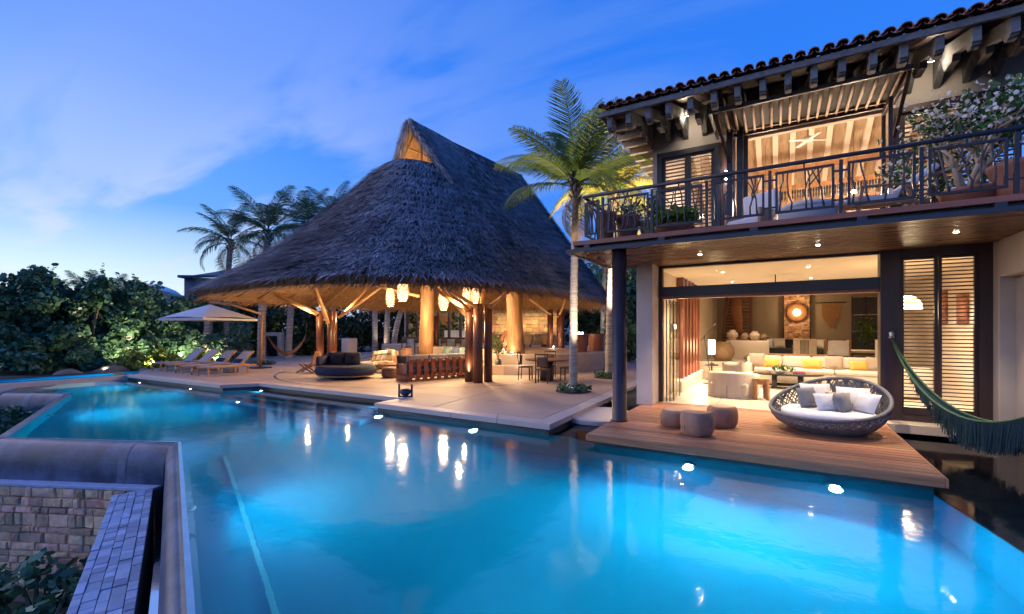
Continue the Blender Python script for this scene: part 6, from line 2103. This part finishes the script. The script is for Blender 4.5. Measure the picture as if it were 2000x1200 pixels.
def fronds(kind, mt_):
    """a small family of frond meshes for one kind of palm"""
    out = []
    for i, (dr, hg, ri) in enumerate(((.75, .6, .0), (1.15, .85, .0), (1.6, 1.1, .05), (2.0, 1.3, .1))):
        mm = frond_mesh(1.0 * kind[0], dr, kind[1], kind[2], 40 + i, hg, ri)
        me = bpy.data.meshes.new('frond')
        me.from_pydata(np.concatenate(mm.v).tolist(), [], mm.f); me.update(); me.materials.append(MATS[mt_])
        out.append(me)
    return out
FR['front'] = fronds((3.3, 84, .98), 'palm_green')
FR['yellow'] = fronds((3.0, 76, .95), 'palm_lamplit')
FR['far'] = fronds((3.1, 66, 1.0), 'palm_far')
FR['dry'] = fronds((2.6, 54, .8), 'palm_dry')
FR['small'] = fronds((2.6, 54, .8), 'palm_far')

def palm(label, base, top, r0, r1, kind, nf, seed, group=None, azs=None, lift=(82, -18), extra=0, trunk=True, sc=1.0):
    rs_ = random.Random(seed)
    t = thing('palm_tree', label, 'palm tree', base, 0, group)
    d = np.array(top) - np.array(base)
    if trunk:
        n_ = 64
        pts, rad = [], []
        for k in range(n_):
            f = k / (n_ - 1)
            p = d * f + np.array([d[0], d[1], 0]) * (-.25 * math.sin(PI * f))
            pts.append(p); rad.append((r0 * (1 - f) + r1 * f + r0 * .5 * max(0, 1 - f * 14) ** 2) * (1 + (.05 if k % 2 else -.05)))
        m = MB(); m.tube(pts, rad, 14, jit=.03); m.build('trunk', 'palm_bark', t, True)
        m = MB()
        for k in range(16):
            a = k * 2.4; z = d[2] - .55 + .04 * k
            m.tube([(d[0] + r1 * .8 * math.cos(a), d[1] + r1 * .8 * math.sin(a), z), (d[0] + r1 * 2.0 * math.cos(a), d[1] + r1 * 2.0 * math.sin(a), z + .18), (d[0] + r1 * 2.6 * math.cos(a), d[1] + r1 * 2.6 * math.sin(a), z + .1)], [.05, .035, .012], 5)
        m.build('boots', 'palm_dry' if False else 'branch_bark', t, True)
    for k in range(nf):
        f = (k + .5) / nf
        el = lift[0] + (lift[1] - lift[0]) * f ** .85 + rs_.uniform(-8, 8)
        az = (k * 137.5 + rs_.uniform(-15, 15)) % 360 if azs is None else azs[k % len(azs)] + rs_.uniform(-8, 8)
        vi = 0 if el > 50 else 1 if el > 22 else 2 if el > -2 else 3
        o = _link(bpy.data.objects.new('frond', FR[kind][min(3, vi)]))
        o.parent = t
        o.location = (d[0], d[1], d[2] - .05 + .1 * (1 - f))
        o.rotation_euler = Euler((rs_.uniform(-.35, .35), -R(el), R(az)), 'XYZ')
        s_ = sc * rs_.uniform(.86, 1.08); o.scale = (s_, s_, s_)
    for k in range(extra):
        o = _link(bpy.data.objects.new('dry_frond', FR['dry'][3])); o.parent = t; o.location = (d[0], d[1], d[2] - .2)
        o.rotation_euler = (0, R(rs_.uniform(35, 60)), R(rs_.uniform(0, 360))); s_ = sc * .8; o.scale = (s_, s_, s_)
    return t
palm('tall coconut palm in a round planter at the terrace corner', (-5.05, 11.93, .15), (-5.0, 11.98, 6.05), .125, .09, 'front', 20, 6, lift=(87, 18), extra=3, sc=.80)
palm('yellow lit coconut palm between thatched roof and villa', (-5.38, 16.06, .15), (-5.2, 16.15, 6.95), .15, .11, 'yellow', 20, 8, lift=(80, -12), extra=2, sc=.92)
palm('tall palm left of the thatched roof beside the parasol', (-28.08, 14.2, .1), (-27.75, 14.33, 7.1), .20, .14, 'far', 18, 11, 'palms behind the loungers', extra=1, sc=.86)
palm('tall palm close behind the left thatch edge', (-22.74, 13.23, .1), (-22.45, 13.4, 6.9), .20, .14, 'far', 18, 14, 'palms behind the loungers', extra=2, sc=.84)
palm('brownish palm half hidden behind the thatched slope', (-25.78, 16.67, .1), (-24.6, 17.2, 8.2), .20, .14, 'far', 18, 17, 'palms behind the loungers', extra=4, sc=.92)
palm('palm top just showing above the thatched slope', (-26.2, 20.2, .1), (-25.8, 19.9, 9.6), .20, .14, 'far', 15, 19, 'palms behind the loungers', lift=(80, -10), sc=.85)
palm('short uplit palm under the parasol', (-27.6, 13.0, .1), (-27.5, 13.05, 2.9), .24, .2, 'small', 9, 23, lift=(70, 10), sc=.7)
for i, (x, y, z, lab) in enumerate(((-38.5, 9.0, 3.4, 'left palm crown rising above the sea grape hedge'), (-37.0, 10.8, 3.6, 'middle palm crown rising above the sea grape hedge'), (-34.0, 11.0, 3.4, 'right palm crown rising above the sea grape hedge'))):
    palm(lab, (x, y, .1), (x, y, z), .2, .16, 'small', 8, 31 + i, 'palms in the hedge', lift=(88, 35), sc=.85)
for i, (bx_, by_, tx, ty, tz) in enumerate(((-26.3, 24.0, -26.4, 24.1, 6.2), (-25.6, 24.5, -25.5, 24.8, 6.6), (-25.0, 24.6, -23.4, 25.6, 6.0))):
    palm(('left straight uplit palm trunk behind the bar', 'middle uplit palm trunk behind the bar', 'leaning uplit palm trunk behind the bar')[i], (bx_, by_, .1), (tx, ty, tz), .22, .16, 'far', 10, 51 + i, 'uplit palms behind the bar', sc=.8)
light('palm_uplight', 'SPOT', (-25.5, 23.6, .3), 120, WARM2, size=.05, target=(-25.6, 24.4, 3), spot=70)
for i, (x, y, h) in enumerate(((-10.9, 31.0, 6.5), (-9.2, 33.5, 7.0), (-7.6, 30.0, 6.0), (-6.2, 27.0, 6.4), (-7.2, 37.0, 7.0))):
    palm(('leftmost garden palm right of the thatched roof', 'tall garden palm behind the drum tables', 'garden palm in the gap beside the terrace palm', 'garden palm next to the villa pillar', 'furthest garden palm behind the villa column')[i], (x, y, .1), (x + .2, y, h), .18, .13, 'far' if i != 3 else 'yellow', 12, 61 + i, 'garden palms behind the dais', sc=.85)

def shrub(label, base, size, nl, leaf, mt_, seed, cat='shrub', group=None, name='sea_grape_shrub', lobes=16, aspect=.9, stems=True, kind=None, lobe_r=(.26, .42), k=6):
    """leafy shrub: lobes of leaves over a stem framework; size = half extents (x,y) and height"""
    r2 = np.random.default_rng(seed)
    t = thing(name, label, cat, base, 0, group)
    sx, sy, h = size
    C = []
    for i in range(lobes):
        for _ in range(40):
            c = np.array([r2.uniform(-1, 1), r2.uniform(-1, 1), r2.uniform(.12, 1)])
            if (c[0] ** 2 + c[1] ** 2) < 1.05 - .45 * max(0, c[2] - .45): break
        C.append(c)
    C = np.array(C); rad = r2.uniform(*lobe_r, lobes)
    idx = r2.integers(0, lobes, nl)
    d = r2.normal(size=(nl, 3)); d /= np.linalg.norm(d, axis=1)[:, None]
    rr = r2.uniform(.55, 1.08, nl) ** .7
    P = C[idx] * (sx * .8, sy * .8, h * .86) + d * (rr * rad[idx])[:, None] * np.array([sx, sy, h * .5])
    P = P[P[:, 2] > .02]
    if h > 2:      # loose shoots standing out of the outline
        sp = []
        for i in range(46):
            j = r2.integers(0, lobes); dd = r2.normal(size=3); dd[2] = abs(dd[2]) + .5; dd /= np.linalg.norm(dd)
            b0 = C[j] * (sx * .8, sy * .8, h * .86) + dd * rad[j] * np.array([sx, sy, h * .5]) * .85
            ln = r2.uniform(.25, .75)
            for q in np.linspace(0, 1, 12): sp.append(b0 + dd * ln * q + r2.normal(size=3) * .05)
        P = np.concatenate([P, np.array(sp)]); d = np.concatenate([d[:len(P) - len(sp)], np.tile([0, 0, 1.], (len(sp), 1))])
    N = d[:len(P)] * .6 + np.array([0, 0, .45]); 
    V = leaves(P, leaf, N, k, aspect, .55, .5)
    o = finish(poly_mesh('foliage', V, k), 'foliage', mt_, t)
    if stems:
        m = MB()
        for i in range(0, lobes, 2):
            e = C[i] * (sx * .75, sy * .75, h * .85)
            m.tube([(e[0] * .15, e[1] * .15, 0), (e[0] * .5, e[1] * .45, e[2] * .55), e], [.05, .035, .012], 5)
        m.build('stems', 'branch_bark', t)
    return t
G_ = 'sea grape shrubs of the hedge'
hedge = [(-30.5, 4.9, 2.0, 4.5), (-30.2, 7.0, 1.9, 4.8), (-29.2, 8.4, 1.9, 4.5), (-28.8, 9.9, 1.8, 4.4), (-28.9, 11.4, 1.8, 3.9), (-29.6, 12.9, 1.9, 3.7), (-29.3, 14.3, 1.8, 4.4), (-27.7, 6.0, 1.5, 2.3), (-27.6, 7.6, 1.1, 1.7), (-32.5, 2.5, 2.2, 4.6)]
hl = ['tall dark sea grape shrub at the left picture edge', 'tallest dark sea grape shrub in the hedge', 'sea grape shrub in the middle of the hedge', 'sea grape shrub behind the warm garden light', 'lower sea grape shrub where the far roof shows', 'sea grape shrub left of the parasol', 'pale lit sea grape shrub behind the parasol', 'low dark shrub in front of hedge at left', 'low dark shrub in front of the hedge middle', 'outermost sea grape shrub of the hedge']
for i, ((x, y, r_, h), lab) in enumerate(zip(hedge, hl)):
    shrub(lab, (x, y, .05), (r_, r_, h), 12500 if h > 3 else 6500, .078, 'sea_grape', 100 + i, group=G_, lobes=26 if h > 3 else 16, lobe_r=(.22, .40))
for i, (x, y, r_, h, lab) in enumerate(((-25.6, 8.9, .9, 1.0, 'bright lime shrub lit at the foot of the hedge'), (-26.0, 10.1, .8, 1.3, 'tall lime lit shrub beside the warm garden light'), (-25.4, 11.8, .6, .8, 'small lime lit shrub left of the loungers'), (-26.3, 12.6, .9, 1.9, 'lit leafy shrub behind the leftmost lounger'), (-24.9, 12.9, .9, 2.4, 'tall lit shrub beside the short palm'))):
    shrub(lab, (x, y, .08), (r_, r_, h), 1500, .06, 'bush_lamplit' if i < 3 else 'sea_grape', 140 + i, group='lit shrubs at the foot of the hedge', lobes=12, aspect=.55, name='garden_shrub')
for (x, y, z, en) in ((-25.0, 9.4, .35, 60), (-24.9, 12.2, .35, 60), (-26.4, 12.9, .3, 50), (-24.6, 7.6, .3, 22)):
    light('garden_uplight', 'SPOT', (x, y, z), en * 3.0, WARM2, size=.05, target=(x - 1.6, y + .3, z + 1.5), spot=120)
light('garden_uplight', 'SPOT', (-26.3, 9.3, .3), 420, WARM2, size=.06, target=(-28.6, 9.4, 2.4), spot=95)
light('garden_uplight', 'SPOT', (-25.9, 11.4, .3), 420, WARM2, size=.06, target=(-28.8, 12.4, 2.4), spot=95)
# boulders along the foot of the hedge
def boulder(loc, r_, label, seed):
    r2 = np.random.default_rng(seed)
    n, k = 14, 8
    ph = r2.uniform(0, 6, 6)
    G = []
    for i in range(k + 1):
        b = PI / 2 * (1 - i / k) - .15 * (i == k)
        row = []
        for j in range(n):
            a = 2 * PI * j / n
            q = 1 + .18 * math.sin(2 * a + ph[0]) + .12 * math.sin(3 * a + ph[1] + 2 * b) + .06 * r2.normal()
            row.append((r_ * 1.25 * q * math.cos(b) * math.cos(a), r_ * q * math.cos(b) * math.sin(a), r_ * .72 * math.sin(b) * (1 + .05 * r2.normal())))
        G.append(row)
    m = MB(); m.grid(np.array(G), close_u=True, flip=True)
    o = m.build('boulder', 'boulder', None, True); o.location = loc
    tag(o, label, 'boulder', 'boulders at the foot of the hedge')
for i, (x, y, r_, lab) in enumerate(((-25.1, 6.6, .45, 'leftmost brown boulder at the foot of the hedge'), (-24.9, 7.9, .55, 'largest brown boulder under the lime lit shrub'), (-24.7, 9.0, .32, 'small boulder right of the lime lit shrub'), (-24.6, 10.2, .45, 'flat boulder left of the loungers'), (-25.0, 11.2, .4, 'boulder behind the leftmost lounger'))):
    boulder((x, y, .02), r_, lab, 200 + i)
# background trees behind the palapa and to the right
T_ = 'dark trees behind the pavilion'
bgt = [(-38, 22, 3.2, 5.0), (-34.5, 25.5, 3.0, 5.0), (-32, 20.5, 2.4, 4.2), (-30.5, 28, 3.0, 5.4), (-27, 30, 3.0, 5.4), (-31, 16.8, 1.6, 3.6), (-27.5, 20, 1.5, 3.2), (-12.5, 33, 2.6, 4.6), (-9, 36, 2.6, 4.8), (-6.0, 33, 2.2, 4.4), (-4.6, 29, 1.8, 4.0), (-23, 32, 3, 5.2), (-18.5, 33, 3, 5.4), (-8.4, 31.5, 2.2, 6.8), (-11.2, 34, 2.6, 7.2), (-6.6, 25.5, 1.4, 5.2)]
bl = ['broad dark tree furthest left behind the parasol mast', 'dark tree behind the leaning mast', 'dark tree behind the orange hammock', 'dark tree left of the bar', 'dark tree behind the bar counter', 'dense dark bush behind the gateway', 'dark bush left of the bar counter', 'dark tree right of the golden wall', 'dark tree seen past the drum tables', 'dark tree behind the second palm trunk', 'dark bush beside the villa pillar', 'dark tree behind the rear house', 'dark tree above the rear house roof', 'tall lit tree filling the gap left of the villa pillar', 'tall lit tree beside the right thatch edge', 'slim leafy tree just behind the round column']
for i, ((x, y, r_, h), lab) in enumerate(zip(bgt, bl)):
    shrub(lab, (x, y, .05), (r_, r_, h), 6500, .11, 'tree_dark' if i < 13 else 'sea_grape', 300 + i, 'tree', T_, 'garden_tree', 22, .6)
light('garden_uplight', 'SPOT', (-8.2, 28.5, .4), 160, WARM2, size=.05, target=(-8.6, 32, 3), spot=110)
light('garden_uplight', 'SPOT', (-5.2, 25.0, .4), 120, WARM2, size=.05, target=(-5.5, 28, 3), spot=110)
light('garden_uplight', 'SPOT', (-7.6, 27.6, .4), 900, WARM2, size=.06, target=(-8.6, 31.0, 4.5), spot=80)
light('garden_uplight', 'SPOT', (-29, 18.6, .4), 90, WARM2, size=.05, target=(-30.5, 21, 2), spot=110)
# planters at the palm feet
def ringplant(label, loc, r_, seed):
    t = thing('palm_planter', label, 'planter', loc, 0, 'round planting beds at palm feet')
    m = MB(); m.lathe([(0, .004), (r_, .004), (r_ + .02, -.02)], 30); m.build('soil', 'soil', t)
    r2 = np.random.default_rng(seed)
    a = r2.uniform(0, 6.28, 240); q = r_ * np.sqrt(r2.uniform(.1, 1, 240))
    Pp = np.stack([q * np.cos(a), q * np.sin(a), r2.uniform(.03, .2, 240)], -1)
    finish(poly_mesh('ground_cover', leaves(Pp, .055, np.array([0, 0, .8]), 6, .5), 6), 'ground_cover', 'sea_grape', t)
ringplant('round planting bed at the foot of the terrace palm', (-5.05, 11.93, .202), .50, 5)
ringplant('round planting bed at the foot of the yellow lit palm', (-5.38, 16.06, .202), .55, 6)
ringplant('small planting bed beside the rightmost lounger', (-22.6, 13.2, .202), .6, 7)
# uplights for the two near palms
light('palm_uplight', 'SPOT', (-4.5, 11.2, .3), 1500, WARM2, size=.05, target=(-4.9, 11.8, 5.5), spot=50)
light('palm_uplight', 'SPOT', (-4.3, 14.3, .3), 8500, WARM2, size=.05, target=(-5.3, 16.1, 7.0), spot=46)
light('palm_uplight', 'SPOT', (-27.1, 12.4, .3), 60, WARM, size=.05, target=(-27.5, 12.95, 2), spot=60)
# plants in the lower garden at bottom left and by the slanting weir
for i, (x, y, z, r_, h, lab) in enumerate(((-9.6, 2.15, -2.55, .55, 1.0, 'leafy shrub at the bottom left below the stone wall'), (-8.7, 2.05, -2.55, .5, .9, 'leafy shrub beside the slate wall, bottom left'), (-8.9, 2.75, -2.55, .30, 1.35, 'thin upright leafy plant before the stone wall'), (-10.4, 1.7, -2.55, .5, .95, 'leafy shrub at the lower left picture corner'), (-8.0, 1.8, -2.55, .45, .8, 'low leafy shrub at the bottom beside the slate coping'))):
    shrub(lab, (x, y, z), (r_, r_, h), 420, .065, 'sea_grape', 400 + i, group='plants below the stone wall', lobes=9, aspect=.55, name='leafy_shrub')
for i, (x, y, r_) in enumerate(((-18.9, 3.6, .8), (-17.5, 3.1, .7), (-20.0, 3.2, .9))):
    shrub(('low plant bed under the slanting weir, middle', 'low plant bed under the slanting weir, nearest', 'low plant bed under the slanting weir, furthest left')[i], (x, y, -.85), (r_, r_, .6), 700, .07, 'sea_grape', 420 + i, group='low plants under the slanting weir', lobes=9, aspect=.6, name='leafy_shrub', stems=False)

# ================================================================== buildings beyond the garden
mat('far_roof', (.13, .115, .11), .9, .3, 2, (1, 1, 4), .3, 8)
mat('far_blue', (.085, .11, .15), .8, .2, 2)
fr1 = thing('far_house', 'grey flat gabled house roof behind the palm at left', 'house', (-42.5, 21.5, .1), R(-30))
m = MB(); m.add([(-3.2, -3, 6.5), (3.6, -3, 6.0), (3.6, 3, 6.3), (-3.2, 3, 8.3), (-3.2, -3, 6.7), (3.6, -3, 6.2), (3.6, 3, 6.5), (-3.2, 3, 8.6)], [(3, 2, 1, 0), (4, 5, 6, 7), (0, 1, 5, 4), (1, 2, 6, 5), (2, 3, 7, 6), (3, 0, 4, 7)]); m.build('roof', 'far_blue', fr1)
rbox('wall', 'far_blue', (-2.8, 3.3, -2.6, 2.6, 0, 6.1), fr1, 0)
rbox('window', 'slot_dark', (-1.5, -.3, -2.66, -2.61, 3.6, 5.2), fr1, 0)
fr2 = thing('far_thatch_house', 'low far house with a dark thatched hip roof over the hedge', 'house', (-50, 19.5, .1), R(-35))
m = MB(); m.add([(-7, -4, 3.4), (7, -4, 3.4), (7, 4, 3.4), (-7, 4, 3.4), (-3.5, 0, 5.6), (3.5, 0, 5.6)], [(0, 1, 5, 4), (1, 2, 5), (2, 3, 4, 5), (3, 0, 4), (3, 2, 1, 0)]); m.build('roof', 'far_roof', fr2)
rbox('wall', 'plaster', (-6, 6, -3.2, 3.2, 0, 3.39), fr2, 0)
dmt = thing('far_white_dome', 'small white tent roof showing behind the hedge', 'tent', (-68, 25.5, .1))
m = MB(); m.lathe([(3.4, 6.2), (2.6, 6.9), (1.2, 7.5), (0, 7.7)], 20); m.build('canopy', 'paper_white', dmt, True); m = MB(); m.lathe([(3.2, 0), (3.2, 6.2)], 16); m.build('wall', 'plaster', dmt)
# rear house with lit glazed doors
rh = thing('rear_house', 'lit glazed kitchen house behind the pavilion', 'house', (-22.2, 27.4, .97), world=True)
hx0, hx1, hy = -26.2, -18.4, 27.2
m = MB(); m.box(hx0, hx1, hy + 4, hy + 4.2, .9, 4.2); m.build('wall', 'cream_plaster', rh)
m = MB(); m.box(hx0 - .2, hx0, hy, hy + 4.2, .9, 4.2); m.build('wall', 'cream_plaster', rh); m = MB(); m.box(hx1, hx1 + .2, hy, hy + 4.2, .9, 4.2); m.build('wall', 'cream_plaster', rh)
m = MB(); m.box(hx0 - .4, hx1 + .4, hy - .4, hy + 4.4, 4.2, 4.5); m.build('roof', 'frame_wood', rh); m = MB(); m.box(hx0, hx1, hy, hy + 4, .9, 1.0); m.build('floor', 'floor_stone', rh)
for k in range(8):
    x = hx0 + k * (hx1 - hx0 - .18) / 7
    m = MB(); m.box(x, x + .18, hy - .05, hy + .08, 1.0, 4.2); m.build('door_post', 'frame_wood', rh)
    if k < 7 and k % 2 == 0:
        m = MB(); m.box(x + .18, x + (hx1 - hx0) / 7, hy + .0, hy + .01, 1.05, 4.1); m.build('glass_pane', 'pane', rh)
m = MB(); m.box(-23.2, -20.8, hy + 1.2, hy + 1.9, 1.0, 1.92); m.build('kitchen_counter', 'paper_white', rh)
m = MB(); m.box(-25.5, -24.3, hy + 3.2, hy + 3.9, 1.0, 3.2); m.build('cupboard', 'warm_wood', rh)
light('house_light', 'AREA', (-22.5, hy + 2, 4.1), 130, WARM2, size=2.5, target=(-22.5, hy + 2, 0))
light('house_light', 'AREA', (-20, hy + 2, 4.1), 90, WARM2, size=2.0, target=(-20, hy + 2, 0))
# ================================================================== on the balcony
BZ = 3.697
def pot(label, loc, r_, h, mt_='pot_clay', name='clay_pot', group='clay pots on the balcony'):
    m = MB(); m.lathe([(0, 0), (r_ * .62, 0), (r_ * .85, h * .5), (r_, h * .86), (r_ * 1.06, h * .9), (r_ * 1.06, h), (r_ * .92, h), (r_ * .9, h * .82), (0, h * .8)], 24)
    o = m.build(name, mt_, None, True); o.location = loc
    return tag(o, label, 'pot', group)
pot('tall clay pot at the left end of the balcony', (-3.02, 8.85, BZ), .19, .62)
pot('second clay pot at the left corner of the balcony', (-2.7, 9.25, BZ), .24, .60)
pot('square topped pale planter behind the left railing', (-2.25, 9.5, BZ), .28, .5, 'clay_pale')
ag = thing('agave_bowl', 'wide low clay bowl of bright green succulents on balcony', 'plant', (-1.72, 8.95, BZ))
m = MB(); m.lathe([(0, 0), (.22, 0), (.36, .16), (.38, .22), (.34, .22), (.3, .12), (0, .1)], 26); m.build('bowl', 'pot_clay', ag, True)
r2 = np.random.default_rng(4); Pp = r2.normal(size=(420, 3)) * (.17, .15, .07) + (0, 0, .40)
finish(poly_mesh('foliage', leaves(Pp, .085, np.array([0, 0, .9]), 6, .38), 6), 'foliage', 'plant_lime', ag)
for i, (x, y) in enumerate(((-2.25, 9.5), (-2.7, 9.25))):
    r2 = np.random.default_rng(14 + i); Pp = r2.normal(size=(160, 3)) * (.13, .13, .14) + (0, 0, .16)
    o = finish(poly_mesh('potted_grass', leaves(Pp, .1, np.array([0, 0, .3]), 6, .14), 6), 'potted_plant', 'plant_green'); o.location = (x, y, BZ + .5)
    tag(o, ('spiky green plant growing in the pale balcony planter', 'spiky green plant growing in the second clay pot')[i], 'plant')
# white armchair, ottoman, lounge chair
wc = thing('balcony_armchair', 'white upholstered balcony armchair beside the dark posts', 'armchair', (-.45, 10.1, BZ), R(150))
rbox('seat', 'cushion_white', (-.34, .34, -.34, .36, .22, .42), wc, .05); rbox('backrest', 'cushion_white', (-.34, .34, -.44, -.28, .3, .95), wc, .05, M=rotm(R(-8)))
for sx in (-.38, .32): rbox('arm', 'teak', (sx, sx + .06, -.36, .36, .0, .56), wc, .008, 1)
ot = thing('round_ottoman', 'wide round pale tub seat on the balcony', 'ottoman', (.42, 9.4, BZ))
m = MB(); m.lathe([(0, .02), (.40, .02), (.44, .06), (.44, .34), (0, .34)], 32); m.build('tub', 'sling', ot, True); m = MB(); m.lathe([(0, .345), (.42, .345), (.44, .38), (.4, .43), (0, .44)], 32); m.build('cushion', 'cushion_white', ot, True)
lc = thing('balcony_lounge_chair', 'reclining teak lounge chair with white cushions on balcony', 'lounge chair', (1.35, 9.55, BZ), R(-78))
rbox('seat_pad', 'cushion_white', (-.3, .3, -.45, .25, .34, .44), lc, .03); rbox('back_pad', 'cushion_white', (-.3, .3, 0, .72, 0, .1), lc, .03, M=rotm(R(38)), o=(0, .2, .36)); rbox('leg_pad', 'cushion_white', (-.28, .28, -.62, 0, 0, .08), lc, .03, M=rotm(R(22)), o=(0, -.48, .35))
for sx in (-.36, .31):
    rbox('side_frame', 'teak', (sx, sx + .05, -.5, .6, .24, .31), lc, .006, 1); rbox('arm', 'teak', (sx, sx + .06, -.3, .35, .55, .585), lc, .006, 1)
    for yy in (-.35, .42):
        m = MB(); m.beam((sx + .025, yy, 0), (sx + .025, yy * .8, .56), .05, .045); m.build('leg', 'teak', lc)
# big flowering tree in a pot at the right end
ft_ = thing('flowering_tree', 'white flowering frangipani tree on the right of the balcony', 'tree', (2.50, 9.55, BZ))
m = MB(); r2 = np.random.default_rng(77)
tips = []
def grow(p, d, L, r_, depth):
    q = p + d * L * .5 + r2.normal(size=3) * .03; e = p + d * L
    m.tube([p, q, e], [r_, r_ * .85, r_ * .7], 6)
    if depth == 0:
        tips.append(e); return
    for k in range(3 if depth > 1 else 2):
        nd = d + r2.normal(size=3) * .55 + np.array([.10, -.02, .12]); nd /= np.linalg.norm(nd)
        grow(e, nd, L * r2.uniform(.62, .85), r_ * .66, depth - 1)
for a in (.3, 1.9, 3.6, 5.0):
    d0 = np.array([.38 * math.cos(a), .38 * math.sin(a), .9]); d0 /= np.linalg.norm(d0)
    grow(np.array([0, 0, .25]), d0, .55, .045, 3)
m.build('trunk', 'clay_pale', ft_, True)
tips = np.array(tips)
Pp = np.repeat(tips, 22, 0) + r2.normal(size=(len(tips) * 22, 3)) * .13
finish(poly_mesh('foliage', leaves(Pp, .058, np.array([0, 0, .5]), 6, .4), 6), 'foliage', 'plant_green', ft_)
Pp = np.repeat(tips, 34, 0) + r2.normal(size=(len(tips) * 34, 3)) * .16 + np.array([0, -.03, .03])
finish(poly_mesh('blossom', leaves(Pp, .024, None, 5, .95), 5), 'blossom', 'white_blossom', ft_)
m = MB(); m.lathe([(0, 0), (.26, 0), (.34, .34), (.36, .36), (.36, .40), (.3, .4), (0, .33)], 24); m.build('pot', 'pot_clay', ft_, True)
pot('large clay pot at the right end behind the railing', (3.0, 9.35, BZ), .34, .66)
# bedroom lamps and ceiling fan
bf = thing('bedroom_fan', 'white ceiling fan in the upstairs room', 'fan', (.62, 13.6, 6.72))
m = MB(); m.lathe([(.02, 1.0), (.02, .12), (.1, .1), (.1, 0), (0, -.02)], 14); m.build('motor', 'paper_white', bf, True)
for k in range(4):
    m = MB(); m.box(.1, .46, -.045, .045, .02, .03, rotm(.12, 0, .5 + k * PI / 2)); m.build('blade', 'paper_white', bf)
for i, (x, y, z, en) in enumerate(((-.3, 13.0, 5.2, 55), (1.5, 13.2, 5.2, 55), (2.8, 14.2, 5.0, 45), (-1.8, 13.0, 5.0, 40), (.7, 15.6, 5.0, 45))):
    t = thing('bedroom_lamp', ('upstairs globe lamp left of the opening', 'upstairs globe lamp behind the glazed door', 'upstairs globe lamp behind the right louvers', 'upstairs globe lamp behind the left louvers', 'upstairs globe lamp at the back of the room')[i], 'lamp', (x, y, z), 0, 'upstairs globe lamps')
    m = MB(); m.lathe([(0, -.05), (.035, -.035), (.05, 0), (.035, .035), (0, .05)], 14); m.build('globe', 'warm_bulb', t, True)
    m = MB(); m.tube([(0, 0, .05), (0, 0, 1.4)], .005, 5); m.build('cord', 'iron', t)
    light('globe_light', 'POINT', (x, y - .0, z - .12), en * 1.7, WARM2, size=.08)
